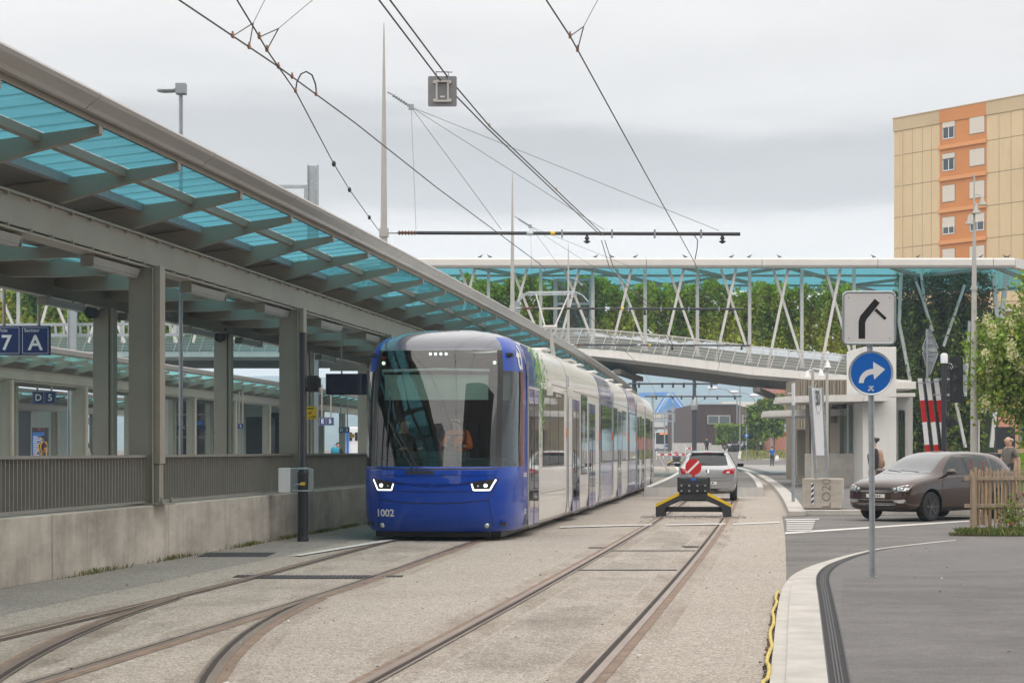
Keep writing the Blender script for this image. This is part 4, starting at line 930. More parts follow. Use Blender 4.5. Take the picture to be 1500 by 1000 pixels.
# ================================================================== THE TRAM
tram = empty('tram', 'long low-floor tram with glossy blue rounded nose and cream sides standing beside the station canopy', 'tram', tuple(K(-5.885, 34.15, 0)))
def frame(Ya, Yb):
    a = K(-5.885, Ya, 0); q = K(-5.885, Yb, 0); d = (q-a).normalized(); r = Vector((d.y, -d.x, 0)); m = Matrix((( d.x, r.x, 0, a.x), (d.y, r.y, 0, a.y), (0, 0, 1, 0), (0, 0, 0, 1))); return m, (q-a).length
def put(b, name, mats, m, par, **kw):
    b.v = [tuple(m @ Vector(p)) for p in b.v]; return b.build(name, mats, par, world=True, **kw)
F1, L1 = frame(34.15, 40.8)
LV = [(.16, 1.24, -1.66), (.22, 1.285, -1.75), (.45, 1.315, -1.84), (.75, 1.325, -1.87), (1.02, 1.325, -1.87), (1.19, 1.325, -1.845), (1.22, 1.322, -1.82), (1.6, 1.32, -1.76), (2.0, 1.32, -1.67), (2.4, 1.318, -1.56), (2.8, 1.308, -1.43), (3.0, 1.29, -1.34), (3.14, 1.265, -1.26), (3.17, 1.25, -1.23), (3.28, 1.19, -1.08), (3.38, 1.06, -.85), (3.46, .84, -.52), (3.53, .42, -.12)]
TH = [-90, -85.5, -80, -74, -68, -62, -56, -50, -44, -37, -30, -23, -15, -8, 0, 8, 15, 23, 30, 37, 44, 50, 56, 62, 68, 74, 80, 85.5, 90]
def refine(Lv, n=3):
    out = []
    for i in range(len(Lv)-1):
        p0, p1, p2, p3 = Lv[max(i-1, 0)], Lv[i], Lv[i+1], Lv[min(i+2, len(Lv)-1)]
        for k in range(n):
            t = k/n; z = p1[0]+(p2[0]-p1[0])*t
            f = [p1[j]+(p2[j]-p1[j])*t for j in (1, 2)]; out.append((z, *f))
    out.append(Lv[-1]); return out
def nosept(z, hw, fb, th):
    s = math.sin(math.radians(th)); co = math.cos(math.radians(th))
    return (fb*max(co, 0)**.62, hw*(1 if s >= 0 else -1)*abs(s)**.55, z)
def noseshell(inset=0):
    vs, keys = [], []
    for z, hw, fb in LV: vs.append([nosept(z, hw-inset, fb+inset, t) for t in TH])
    return vs
G_ = noseshell(); nt_ = len(TH)
body, wind_, side_, side2_ = MB(), MB(), MB(), MB()
allb = MB()
for i in range(len(LV)-1):
    z0 = LV[i][0]
    for j in range(nt_-1):
        tm = abs((TH[j]+TH[j+1])/2); quad = [G_[i][j], G_[i][j+1], G_[i+1][j+1], G_[i+1][j]]; fs = [(0, 1, 2, 3)]
        allb.add(quad, fs)
        if 1.215 < z0 < 3.13 and tm < 37: wind_.add(quad, fs)
        elif 1.215 < z0 < 2.75 and 44 < tm < 85.5: (side_ if TH[j] > 0 else side2_).add(quad, fs)
        elif 1.215 < z0 < 3.13 and 37 < tm < 44: body.add(quad, fs, 1)
        elif z0 < 3.13 and tm > 44 or z0 < 1.215: body.add(quad, fs, 0)
        elif z0 >= 3.13 and tm < 44: body.add(quad, fs, 2)
        elif z0 < 3.37: body.add(quad, fs, 0)
        else: body.add(quad, fs, 2)
i = len(LV)-1; body.add(G_[i]+[(0, 0, 3.53)], [tuple(range(nt_+1))], 2)
bvhN = BVHTree.FromPolygons([Vector(v) for v in allb.v], allb.f)
def weld(b):
    bm = bmesh.new(); vv = [bm.verts.new(v) for v in b.v]
    for f, m in zip(b.f, b.m):
        fc = bm.faces.new([vv[i] for i in f]); fc.material_index = m
    bmesh.ops.remove_doubles(bm, verts=bm.verts, dist=1e-4); bm.verts.index_update()
    b.v = [tuple(v.co) for v in bm.verts]; b.f = [tuple(v.index for v in f.verts) for f in bm.faces]; b.m = [f.material_index for f in bm.faces]; bm.free(); return b
cab = put(weld(body), 'cab_shell', ['tramblue', 'black', 'roofcap'], F1, tram, smooth='auto')
put(weld(wind_), 'windscreen', 'wind', F1, tram, smooth=True)
put(weld(side_), 'side_window', 'wind', F1, tram, smooth=True); put(weld(side2_), 'side_window', 'wind', F1, tram, smooth=True)
def surf(y, z, off=0.0):
    h = bvhN.ray_cast(Vector((-20, y, z)), Vector((1, 0, 0)))[0]; return Vector((h.x-off, y, z)) if h else Vector((0, y, z))
def npatch(polys, name, m, off=.004, par=cab, axis='x', sgn=-1, step=.05):
    b = MB()
    for p in polys: v, f = patch(bvhN, p, axis, sgn, step, off); b.add(v, f)
    return put(b, name, m, F1, par)
# panel joints of the nose
pl = [(-1.06, 1.03), (-.90, .68), (-.45, .635), (0, .622), (.45, .635), (.90, .68), (1.06, 1.03)]
polys = pline(pl, .012)+pline([(.90, .68), (.96, .26)], .009)+pline([(-.90, .68), (-.96, .26)], .009)+pline([(-.62, .965), (-.3, .92), (0, .895), (.3, .92), (.62, .965)], .016)+pline([(-1.22, 1.195), (-.6, 1.188), (0, 1.183), (.6, 1.188), (1.22, 1.195)], .022)
npatch(polys, 'panel_joint', 'black')
# crease highlights: proud blue shelf between the lamps
npatch([[(-.64, .83), (.64, .83), (.62, .94), (.3, .90), (0, .875), (-.3, .90), (-.62, .94)]], 'lamp_band', 'tramblue', off=.02)
npatch([[(-1.0, 1.085), (1.0, 1.085), (1.08, 1.16), (-1.08, 1.16)]], 'cowl_band', 'tramblue', off=.018)
npatch([[(-.42, 1.10), (.02, 1.10), (.05, 1.155), (-.45, 1.155)]], 'wiper_recess', 'black', off=.021)
for s in (-1, 1):
    def mir(p): return [(s*y, z) for y, z in p]
    hl = npatch([mir([(.62, .965), (1.03, 1.03), (.94, .825), (.655, .825)])], 'headlight', 'black', off=.012)
    npatch(pline(mir([(1.015, 1.012), (.925, .842), (.675, .842), (.645, .945)]), .022), 'light_bar', 'led', off=.02, par=hl)
    b = MB(); p = surf(s*.86, .915, .02); b.ball(p, .018, .034, .03); put(b, 'lamp', 'led', F1, hl, smooth=True)
    b = MB(); p = surf(s*.74, .905, .0); b.ball(p, .02, .02, .02); put(b, 'small_lamp', 'lens', F1, hl, smooth=True)
    b = MB(); p = surf(s*.86, .26, .0); b.ball(p, .03, .045, .045, 14, 9); put(b, 'fog_light', 'lens', F1, tram, smooth=True)
    b = MB(); p = surf(s*.86, .26, -.012); b.ball(p, .03, .062, .058, 14, 9); put(b, 'fog_light_rim', 'black', F1, tram, smooth=True)
    b = MB(); p = surf(s*.93, 2.93, -.03); b.ball(p, .02, .032, .032); put(b, 'marker_lamp', mat('white_lamp', (.9, .92, .8), .3, emit=.9), F1, tram, smooth=True)
    b = MB(); p = surf(s*.93, 3.02, -.03); b.ball(p, .02, .035, .035); put(b, 'tail_lamp', mat('red_lamp', (.20, .01, .01), .3), F1, tram, smooth=True)
b = MB()
for k in range(4): p = surf(-.13+.088*k, 3.075, -.02); b.ball(p, .012, .024, .024)
put(b, 'line_indicator', 'led', F1, tram, smooth=True)
def drape(s, size, y, z, m, name, par, side=False, bold=.0):
    o = text(s, size, m, name, None, (0, 0, 0), (0, 0, 0), ext=0, bold=bold); me = o.data; C.objects.unlink(o); bpy.data.objects.remove(o)
    bm = bmesh.new(); bm.from_mesh(me)
    for k in range(2):
        q = -1.0
        while q < 1.0:
            bmesh.ops.bisect_plane(bm, geom=bm.verts[:]+bm.edges[:]+bm.faces[:], plane_co=(q, 0, 0) if k == 0 else (0, q, 0), plane_no=(1, 0, 0) if k == 0 else (0, 1, 0), dist=1e-6); q += .0271
    for v in bm.verts:
        if side:
            h = bvhN.ray_cast(Vector((y+v.co.x, 20, z+v.co.y)), Vector((0, -1, 0)))[0]; v.co = (h+Vector((0, .007, 0))) if h else Vector((y+v.co.x, 1.327, z+v.co.y))
        else:
            h = bvhN.ray_cast(Vector((-20, y+v.co.x, z+v.co.y)), Vector((1, 0, 0)))[0]; v.co = h-Vector((.008, 0, 0))
    bm.to_mesh(me); bm.free(); me.transform(Matrix.Translation(-rootloc(par)) @ F1); o = bpy.data.objects.new(name, me); C.objects.link(o); o.parent = par; return o
drape('1002', .165, -.80, .46, 'signwhite', 'fleet_number', tram, bold=.004)
drape('1002', .13, -.22, .45, 'signwhite', 'fleet_number', tram, side=True, bold=.003)
drape('STADLER', .095, -.30, 1.07, 'signwhite', 'maker_lettering', tram, side=True, bold=.004)
drape('tl', .56, -.56, 3.02, 'signwhite', 'operator_lettering', tram, side=True, bold=.012)
# wiper
b = MB(); pts = [surf(-.28, 1.12, .05), surf(-.5, 1.5, .05), surf(-.74, 1.93, .05)]; b.tube(pts, .011, 6); b.tube([p+Vector((-.005, .09, 0)) for p in pts[:2]]+[pts[2]+Vector((0, .03, 0))], .008, 6)
b.tube([surf(-.78, 1.55, .03), surf(-.765, 1.95, .03), surf(-.75, 2.38, .03)], .012, 6); b.tube([pts[2], surf(-.765, 1.95, .03)], .012, 6)
put(b, 'wiper', 'black', F1, tram)
# inside of the cab
M['cabdark'] = mat('cab_lining', (.035, .037, .038), .7); M['cabbrown'] = mat('cab_wood', (.12, .08, .05), .6, var=.5, vscale=2, stretch=(1, 6, .3)); M['dash'] = mat('dashboard', (.07, .11, .115), .5); M['blind'] = mat('sun_blind', (.55, .68, .60), .7)
b = MB(); b.box(.72, .78, -1.24, 1.24, .3, 3.1, 1); b.box(-1.45, .75, -1.15, 1.15, .25, .3, 0); b.box(-1.0, .75, -1.2, 1.2, 3.05, 3.1, 0); b.box(-.02, .75, -1.26, -1.2, .3, 3.05, 0); b.box(-.02, .75, 1.2, 1.26, .3, 3.05, 0)
b.box(.70, .718, -.5, .1, 1.2, 2.6, 0); b.box(.70, .718, .55, 1.0, .4, 2.6, 0)
put(b, 'cab_lining', ['cabdark', 'cabbrown'], F1, tram)
b = MB(); rr = []
for y in [-1.1+2.2*i/10 for i in range(11)]:
    f = -1.62*(1-(abs(y)/1.32)**3*.45)+.08; rr.append([(f, y, 1.0), (f, y, 1.22), (f+.18, y, 1.32), (f+.5, y, 1.36), (f+.62, y, 1.30), (f+.62, y, 1.0)])
b.loft(rr); b.box(-1.15, -.7, -.5, .45, 1.34, 1.47); put(b, 'dashboard', 'dash', F1, tram)
b = MB(); b.box(-1.16, -1.14, -.92, .82, 2.32, 2.74); b.box(-.85, -.83, .95, 1.14, 2.32, 2.74); put(b, 'sun_blind', 'blind', F1, tram)
b = MB(); b.tube([(-1.2, -.95, 2.80), (-1.24, 0, 2.82), (-1.2, .85, 2.80)], .025, 8); put(b, 'blind_roller', 'signwhite', F1, tram)
b = MB(); b.tube([(-.98+.0*i, .18+.24*math.cos(a), 1.74+.23*math.sin(a)) for a in [2*PI*k/24 for k in range(25)] for i in (0,)], .016, 6); b.tube([(-.98, .18, 1.74), (-.9, .18, 1.3)], .03, 6); b.tube([(-.98, -.05, 1.74), (-.98, .41, 1.74)], .014, 6); put(b, 'steering_wheel', 'black', F1, tram)
b = MB(); b.box(-.35, .1, -.1, .5, 1.12, 1.22); b.box(.02, .12, -.1, .5, 1.22, 1.95); put(b, 'driver_seat', 'cabdark', F1, tram, bevel=.04)
# dark running gear
b = MB(); b.box(-1.25, 6.6, -1.05, 1.05, .06, .2); b.box(-1.4, -1.1, -.9, .9, .07, .17); put(b, 'underframe', 'black', F1, tram)

# car sections
PR = [(1.20, .14), (1.285, .22), (1.32, .45), (1.325, .7), (1.325, 2.72), (1.308, 2.93), (1.26, 3.14), (1.18, 3.28), (1.04, 3.38), (.6, 3.48), (0, 3.52)]
PRF = PR+[(-y, z) for y, z in PR[-2::-1]]
def adwrap(name, seed):
    m = bpy.data.materials.new(name); m.use_nodes = True; N = m.node_tree.nodes; L = m.node_tree.links; b = N['Principled BSDF']; b.inputs['Roughness'].default_value = .2; b.inputs['Coat Weight'].default_value = .6
    t = N.new('ShaderNodeTexCoord'); mp = N.new('ShaderNodeMapping'); mp.inputs['Scale'].default_value = (.55, .55, .38); mp.inputs['Location'].default_value = (seed, 0, seed*2)
    n = N.new('ShaderNodeTexVoronoi'); n.inputs['Scale'].default_value = 2.4; n.inputs['Randomness'].default_value = 1; n.feature = 'SMOOTH_F1'; n.inputs['Smoothness'].default_value = .25
    r = N.new('ShaderNodeValToRGB'); r.color_ramp.interpolation = 'LINEAR'
    st_ = [(0, (.13, .14, .36)), (.2, (.28, .27, .50)), (.35, (.42, .36, .50)), (.5, (.14, .25, .42)), (.62, (.50, .47, .50)), (.75, (.33, .33, .55)), (.88, (.45, .08, .08)), (1, (.10, .12, .30))]
    while len(r.color_ramp.elements) < len(st_): r.color_ramp.elements.new(.5)
    for e, (p, cc) in zip(r.color_ramp.elements, st_): e.position = p; e.color = (*cc, 1)
    s = N.new('ShaderNodeSeparateColor'); L.new(t.outputs['Object'], mp.inputs[0]); L.new(mp.outputs[0], n.inputs['Vector']); L.new(n.outputs['Color'], s.inputs[0]); L.new(s.outputs[0], r.inputs[0]); L.new(r.outputs[0], b.inputs['Base Color']); return m
M['ad'] = adwrap('picture_wrap', 3.0); M['winframe'] = mat('window_rubber', (.03, .03, .033), .4)
def side_box(b, x0, x1, z0, z1, y0=1.318, y1=1.331, mi=0):
    if 1 in SIDES: b.box(x0, x1, y0, y1, z0, z1, mi)
    if -1 in SIDES: b.box(x0, x1, -y1, -y0, z0, z1, mi)
SIDES = (1, -1)
def both(fn):
    def g(*a, **k):
        global SIDES
        for s in (1, -1): SIDES = (s,); fn(*a, **k)
        SIDES = (1, -1)
    return g
@both
def door(m, par, x0, x1, z1=2.55):
    b = MB(); side_box(b, x0, x1, .20, z1, y1=1.334, mi=0)
    w = (x1-x0)/2
    for k in range(2):
        xa = x0+w*k+.07; xb = x0+w*(k+1)-.06; side_box(b, xa, xb, .50, z1-.22, 1.3345, 1.338, 1)
        xm = (xa+xb)/2
    side_box(b, (x0+x1)/2-.012, (x0+x1)/2+.012, .2, z1, 1.3385, 1.342, 2); side_box(b, x0-.03, x0, .18, z1+.03, 1.3345, 1.339, 3); side_box(b, x1, x1+.03, .18, z1+.03, 1.3345, 1.339, 3); side_box(b, x0, x1, z1, z1+.03, 1.3345, 1.339, 3); side_box(b, x0, x1, .15, .198, 1.33, 1.345, 4)
    for s in SIDES: b.tube([(x0+w*.75, s*1.36, 1.0), (x0+w*.75, s*1.36, 1.5)], .007, 6, mi=2)
    put(b, 'door', ['trambluelt', 'glassdark', 'winframe', 'white_steel', 'anth'], m, par)
@both
def window(m, par, x0, x1, z0=1.19, z1=2.60, split=None):
    b = MB(); side_box(b, x0, x1, z0, z1, y1=1.333, mi=0); side_box(b, x0+.025, x1-.025, z0+.025, z1-.025, 1.3335, 1.336, 1)
    for x in (split or []): side_box(b, x-.012, x+.012, z0, z1, 1.3365, 1.339, 0)
    put(b, 'window', ['winframe', 'glassdark'], m, par)
secs = [(34.15, 40.8, 'cream', 'first'), (40.8, 48.6, 'cream', 'second'), (48.6, 52.9, 'ad', 'third'), (52.9, 59.3, 'cream', 'fourth'), (59.3, 63.6, 'ad', 'fifth'), (63.6, 69.2, 'cream', 'sixth'), (69.2, 76.2, 'cream', 'rear')]
for si, (Ya, Yb, kind, nm) in enumerate(secs):
    m, Ln = frame(Ya, Yb); xa = .0 if si == 0 else .13; xb = Ln-.13
    b = MB(); b.loft([[(xa, y, z) for y, z in PRF], [(xb, y, z) for y, z in PRF]], cap=bool(si))
    s = put(b, 'car_section', 'ad' if kind == 'ad' else 'tramwhite', m, tram, smooth='auto')
    b = MB()
    side_box(b, xa, xb, 2.722, 2.734, 1.3235, 1.3262); side_box(b, xa, xb, 1.170, 1.178, 1.3235, 1.3262)
    if kind != 'ad': side_box(b, .3*Ln, xb-.2, .70, .707, 1.3235, 1.3262)
    put(b, 'panel_joint', 'winframe', m, s)
    if si: b = MB(); b.box(xa+.5, xb-.5, -.7, .7, 3.50, 3.58); b.box(xa+.9, xa+1.5, -.8, .8, 3.58, 3.63); put(b, 'roof_unit', 'tramwhite', m, s, bevel=.02)
    b = MB(); b.box(xa, xb, -1.05, 1.05, .06, .2); put(b, 'underframe', 'black', m, s) if si else None
    if si < 6:
        b = MB(); b.loft([[(x, y*w, z+.02 if z < 1 else z-.03) for y, z in PRF] for x, w in ((Ln-.14, .955), (Ln-.07, .965), (Ln, .95), (Ln+.07, .965), (Ln+.14, .955))]); put(b, 'gangway_bellows', 'bellows', m, tram)
        b = MB(); b.box(xb-.12, xb-.09, 1.33, 1.35, 1.75, 1.95); put(b, 'marker_lamp', 'orangelamp', m, s)
    for s_ in (-1, 1):
        for x_ in (xa+.03, xb-.03): b = MB(); b.tube([(x_, s_*1.331, .3), (x_, s_*1.331, 3.0)], .007, 6); put(b, 'edge_strip', 'galv', m, s)
    if si == 0:
        door(m, s, .14, 1.62); window(m, s, 2.28, 5.95, split=(3.4, 4.9))
        b = MB(); 
        b.box(.02, .06, 1.332, 1.338, .2, 3.0)
        put(b, 'edge_strip', 'galv', m, s)
        b = MB(); b.tube([(2.35, 1.33, 2.68), (2.35, 1.46, 2.70), (2.35, 1.46, 2.55)], .02, 6); b.box(2.28, 2.42, 1.40, 1.50, 2.48, 2.66); b.tube([(6.05, 1.33, 2.68), (6.05, 1.46, 2.70)], .02, 6); b.box(5.98, 6.12, 1.40, 1.50, 2.55, 2.75); put(b, 'camera', 'tramwhite', m, s, bevel=.015)
        # hexagon pattern
        hx = random.Random(8); b = MB(); r0 = .050
        for row in range(46):
            for col_ in range(44):
                x = .10+col_*.088+(row % 2)*.044; z = 1.25+row*.047
                fade = x/3.3
                if z > 2.74:
                    pr_ = 1.0 if x < 1.0 else max(0, 1-(x-1.0)/2.3)**1.3
                    if z > 3.30: continue
                elif z > 2.58: pr_ = (1.0 if x < 1.35 else max(0, .9-(x-1.35)/1.3))
                elif x > 1.70: pr_ = max(0, .62-abs(x-2.0)/1.0)*max(0, (z-1.35)/1.1)
                else: pr_ = 0
                if hx.random() > pr_: continue
                g = hx.random(); mi = 0 if g > fade*1.9 else (1 if g < .25 else 2)
                if x < .9: mi = 0 if g > .25 else 1
                if z < 2.58: mi = 2 if g < .75 else 1
                yy = 1.3275
                if z > 2.72:
                    for (ya, za), (yb_, zb2) in zip(PR[4:-1], PR[5:]):
                        if za <= z <= zb2: yy = ya+(yb_-ya)*(z-za)/(zb2-za)+.004
                else: yy = 1.3385 if (2.2 < x < 6 and z < 2.62) else 1.329
                sl_ = 0 if z < 2.72 else -.18
                pts = [(x+r0*math.cos(a), yy+sl_*r0*math.sin(a), z+r0*math.sin(a)*.98) for a in [PI/6+PI/3*k for k in range(6)]]
                b.add(pts, [(0, 1, 2, 3, 4, 5)], mi)
        put(b, 'hexagon_pattern', [mat('hex_blue', (.012, .035, .33), .3), mat('hex_teal', (.01, .15, .17), .3), mat('hex_green', (.17, .46, .03), .3)], m, s)
    elif si == 1:
        door(m, s, 1.0, 2.55); window(m, s, 2.95, 4.4, .95, 2.70); door(m, s, 4.85, 6.55)
        b = MB(); side_box(b, 3.35, 3.42, 1.5, 2.35, 1.3372, 1.3385); side_box(b, 3.7, 3.77, 1.3, 2.35, 1.3372, 1.3385); put(b, 'poster', 'signwhite', m, s)
    elif si == 3: window(m, s, .35, 1.7, 1.19, 2.62); door(m, s, 1.95, 3.45); window(m, s, 3.7, 5.6)
    elif si == 5: door(m, s, .4, 1.7); window(m, s, 1.9, 3.2); door(m, s, 3.4, 4.9)
    elif si == 6: window(m, s, .5, 4.0, split=(1.6, 2.8)); door(m, s, 4.4, 5.9)
    else: window(m, s, .5, Ln-.5)
# pantograph above the third section
mP, _ = frame(50.2, 52)
b = MB(); b.bar((-.7, 0, 3.72), (.7, 0, 3.72), 1.1, .06); b.tube([(.35, 0, 3.78), (-.55, 0, 4.55)], [.06, .04], 8); b.tube([(-.55, -.18, 4.55), (-.55, .18, 4.55)], .045, 8)
b.tube([(-.55, -.12, 4.55), (.05, -.42, 5.42)], .02, 6); b.tube([(-.55, .12, 4.55), (.05, .42, 5.42)], .02, 6); b.tube([(-.2, -.30, 5.03), (-.2, .30, 5.03)], .02, 6)
pg = put(b, 'pantograph', 'white_steel', mP, tram)
b = MB()
for dx in (-.17, .17):
    b.tube([(.05+dx, -.90, 5.22), (.05+dx, -.76, 5.38), (.05+dx, -.58, 5.46), (.05+dx, .58, 5.46), (.05+dx, .76, 5.38), (.05+dx, .90, 5.22)], .015, 6)
b.box(-.15, .25, -.6, -.55, 5.36, 5.44); b.box(-.15, .25, .55, .6, 5.36, 5.44); b.tube([(.05, -.6, 5.40), (.05, .6, 5.40)], .018, 6)
put(b, 'contact_head', 'galv', mP, pg)

# ================================================================== OVERHEAD LINE
M['mast'] = mat('pale_mast_paint', (.46, .45, .42), .5, var=.06); M['cable'] = mat('cable', (.10, .09, .08), .6); M['insul'] = mat('insulator_brown', (.16, .07, .05), .4); M['clamp'] = mat('copper_clamp', (.38, .20, .13), .5)
def insulator(b, a, q, r=.045, n=6, mi=0):
    a = Vector(a); q = Vector(q); pts, rs = [], []
    for i in range(n*2+1): t = i/(n*2); pts.append(a.lerp(q, t)); rs.append(r if i % 2 else r*.4)
    b.tube(pts, rs, 8, mi)
mdesc = ['tall tapered pale mast nearest the camera, rising left of the tram roof', 'second tapered pale mast, rising from the canopy edge right of the tram', 'third tapered mast in front of the bridge ramp']
arm_z = 6.5
def arm(parent, p0, k1, z, y, tie_top, lab=None):
    a = Vector((p0.x, y, z)); e = Vector((K(k1, y, 0).x, y, z-.03))
    b = MB(); L_ = (e-a).length; d = (e-a).normalized()
    b.tube([a+d*.08, a+d*.32], .025, 6, 1); insulator(b, a+d*.32, a+d*.75, .06, 6, 2); b.tube([a+d*.75, e], .042, 10, 0); b.tube([a+d*3.3, a+d*3.45], .055, 10, 1); b.tube([a+d*3.85, a+d*3.95], .05, 10, 3)
    for t in (.5, .64, .76, .89): q = a.lerp(e, t); b.box(q.x-.02, q.x+.02, y-.06, y+.06, z-.12, z+.07, 1)
    for t in (.57, .95): q = a.lerp(e, t); b.lathe([(.02, z-.25), (.09, z-.20), (.02, z-.17), (.06, z-.14), (.02, z-.05)], (q.x, q.y, 0), n=8, mi=4)
    am = b.build('cross_arm', ['anth', 'galv', 'insul', 'yellow', 'black'], parent, world=True)
    if tie_top:
        j = tie_top+Vector((.55, 0, -.35)); b = MB(); b.tube([tie_top, tie_top+Vector((.12, 0, -.06))], .02, 6); insulator(b, tie_top+Vector((.12, 0, -.07)), j-Vector((.04, 0, -.03)), .045, 7); b.box(j.x-.06, j.x+.06, y-.04, y+.04, j.z-.06, j.z+.06)
        b.build('tie_insulator', 'galv_d', parent, world=True)
        for t, w in ((.94, .006), (.62, .006), (.33, .006), (.09, .004)):
            b = MB(); b.tube([j, a.lerp(e, t)+Vector((0, 0, .08))], w, 5); b.build('tie_wire', 'cable', parent, world=True)
for i, Y in enumerate((46.0, 70.6, 95.3)):
    p = K(-9.33, Y, 0); m = empty('catenary_mast', mdesc[i], 'mast', tuple(p), group='tapered overhead line masts')
    b = MB(); b.lathe([(.13, .3), (.115, 3), (.085, 6), (.058, 8.5), (.02, 11.0), (.008, 11.35)], n=16); b.lathe([(.11, 6.4), (.11, 6.6)], n=12); b.build('pole', 'mast', m, smooth='auto')
    arm(m, p, -1.1 if i < 2 else -.6, arm_z, Y, Vector((p.x+.08, Y, 9.75)))
m4 = [(151, 929, -7.6, 1050, 8.2, 'dark mast just above the tail of the tram'), (189, 1017, -2.1, 0, 7.0, 'dark steel mast standing beyond the silver car')]
for Y, px, k, _, h, lab in m4:
    p = P(px, 0, Y); p.z = gz(Y); m = empty('catenary_mast', lab, 'mast', tuple(p), group='dark overhead line masts')
    b = MB(); b.box(-.22, .22, -.14, .14, 0, 6.2); b.box(-.16, .16, -.1, .1, 6.2, 8.2); b.build('pole', 'anth', m, bevel=.02)
    x0, x1, z = (P(920, 0, Y).x, P(1051, 0, Y).x, P(0, 562, Y).z) if Y < 160 else (P(944, 0, Y).x, P(1086, 0, Y).x, P(0, 580.5, Y).z)
    b = MB(); b.tube([(x0, Y-.2, z), (x1, Y-.2, z)], .07, 8)
    for t in (.12, .38, .5, .62, .75, .93): x = x0+(x1-x0)*t; b.box(x-.08, x+.08, Y-.28, Y-.12, z-.3, z+.08)
    b.build('cross_arm', 'anth', m, world=True)
    if Y > 160: b = MB(); b.lathe([(.28, 5.0), (.34, 5.4), (.30, 5.9), (.22, 6.3)], n=12); b.build('insulator_cluster', 'galv', m)
for px, py0, Y, w, lab in ((956, 575, 205, .22, 'thin grey steel pole beside the blue gable frame'), (985.5, 596, 230, .2, 'grey pole in front of the timber house'), (973.5, 598, 240, .16, 'slender grey pole right of the white bus')):
    p = P(px, 0, Y); b = MB(); z = P(0, py0, Y).z; b.box(-w/2, w/2, -w/2, w/2, 0, z-gz(Y)); b.box(-w*1.1, w*1.1, -w, w, z-gz(Y)-.5, z-gz(Y)-.2)
    o = b.build('line_pole', 'galv_d'); o.location = (p.x, Y, gz(Y)); tag(o, lab, 'pole', 'grey poles in the distance')
p0, q0 = P(942, 605.5, 235), P(988, 605.5, 235); b = MB(); b.bar(p0, q0, .2, .2); b.bar(p0-Vector((0, 0, .9)), q0-Vector((0, 0, .9)), .15, .15)
for i in range(6): x = p0.x+(q0.x-p0.x)*i/5; b.bar((x, 235, p0.z), (x, 235, p0.z-.9), .1, .1)
tag(b.build('gantry_beam', 'galv_d'), 'grey lattice gantry beam in front of the overpass', 'gantry')

def wire(pts, r, lab, m='cable', grp='overhead wires above the tracks', clamps=(), name='overhead_wire'):
    pts = [Vector(p) for p in pts]; e = empty(name, lab, 'wire', tuple(pts[0]), group=grp)
    b = MB(); b.tube(pts, r, 6); b.build('wire', m, e, world=True)
    for p in clamps:
        b = MB(); b.box(-.014, .014, -.04, .04, -.015, .02); b.box(-.008, .008, -.02, .02, .02, .045); o = b.build('clamp', 'clamp', e); o.location = Vector(p)-pts[0]
    return e
w1 = [K(-2.1, Y, 5.5+.12*((Y-12)/34-.5)**2) if Y < 46 else K(-2.1, Y, 5.53) for Y in (4, 12, 20, 28, 36, 46, 60, 70.6, 83, 95.3, 125, 151, 189)]
def onw(pts, px):   # point of a wire where it crosses picture column px
    for a, q in zip(pts[:-1], pts[1:]):
        if a.y < .5 or q.y < .5: continue
        xa, xq = 750+F*a.x/a.y, 750+F*q.x/q.y
        if (xa-px)*(xq-px) <= 0: 
            t0, t1 = 0, 1
            for _ in range(30):
                t = (t0+t1)/2; p = a.lerp(q, t); v = 750+F*p.x/p.y
                if (v-px)*(xa-px) > 0: t0 = t
                else: t1 = t
            return a.lerp(q, t)
    return pts[0]
wR = [P(770, -48, 16.4), P(800, 0, 17.7), P(836, 55, 19.5), P(935, 235, 28.0), P(1018, 385, 43), K(-2.1, 60, 5.55), K(-2.1, 70.6, 5.5), K(-2.1, 95.3, 5.5), K(-2.1, 151, 5.5), K(-2.3, 189, 5.5)]
wire(wR, .0085, 'contact wire over the right-hand track, from top centre down to the bridge roof', clamps=[onw(wR, 835), onw(wR, 846)])
wA = [P(190, -50, 16.2), P(262, 0, 17.7), P(405, 96, 20.8), P(520, 180, 26), P(640, 275, 33), P(790, 386, 43), K(-5.8, 56, 5.6), K(-5.885, 70.6, 5.5), K(-5.885, 95.3, 5.5), K(-5.885, 151, 5.5)]
wire(wA, .0085, 'long contact wire sloping from the top left across the sky towards the bridge', clamps=[onw(wA, 341), onw(wA, 365), onw(wA, 408), onw(wA, 428), onw(wA, 463)])
wB = [P(310, -60, 16.3), P(347, 0, 17.7), P(375, 46, 18.6), P(392, 75, 19.6), P(412, 104, 21), P(433, 134, 23), P(489, 240, 32), P(512, 278, 37), P(555, 338, 45.9)]
wire(wB, .0085, 'contact wire branching to the left and anchored at the nearest mast', clamps=[onw(wB, 380), onw(wB, 391), onw(wB, 433)])
b = MB()
for px in (489, 512, 541): p = onw(wB, px); b.ball(p, .035, .05, .05, 8, 5)
tag(b.build('wire_insulator', 'black'), 'small dark insulators strung on the anchored wire', 'insulator')
wC = [P(540, -25, 21), P(555, 0, 21.8), P(640, 112, 26), P(714, 188, 31), P(880, 345, 45.9)]; wD = [P(552, -25, 21.2), P(571, 0, 22), P(655, 112, 26.3), P(717, 185, 31), P(885, 345, 46.0)]
wire(wC, .011, 'left one of the paired feeder cables running beside the hanging square sign'); wire(wD, .011, 'right one of the paired feeder cables running beside the hanging square sign', clamps=[onw(wD, 717), onw(wD, 815)])
wire([P(881, 352, 46), P(893, 393, 52), K(-4.4, 70.6, 6.4), K(-4.4, 95.3, 6.4)], .010, 'left feeder cable beyond the cross arm'); wire([P(886, 352, 46.1), P(899, 393, 52), K(-4.3, 70.6, 6.45), K(-4.3, 95.3, 6.45)], .010, 'right feeder cable beyond the cross arm')
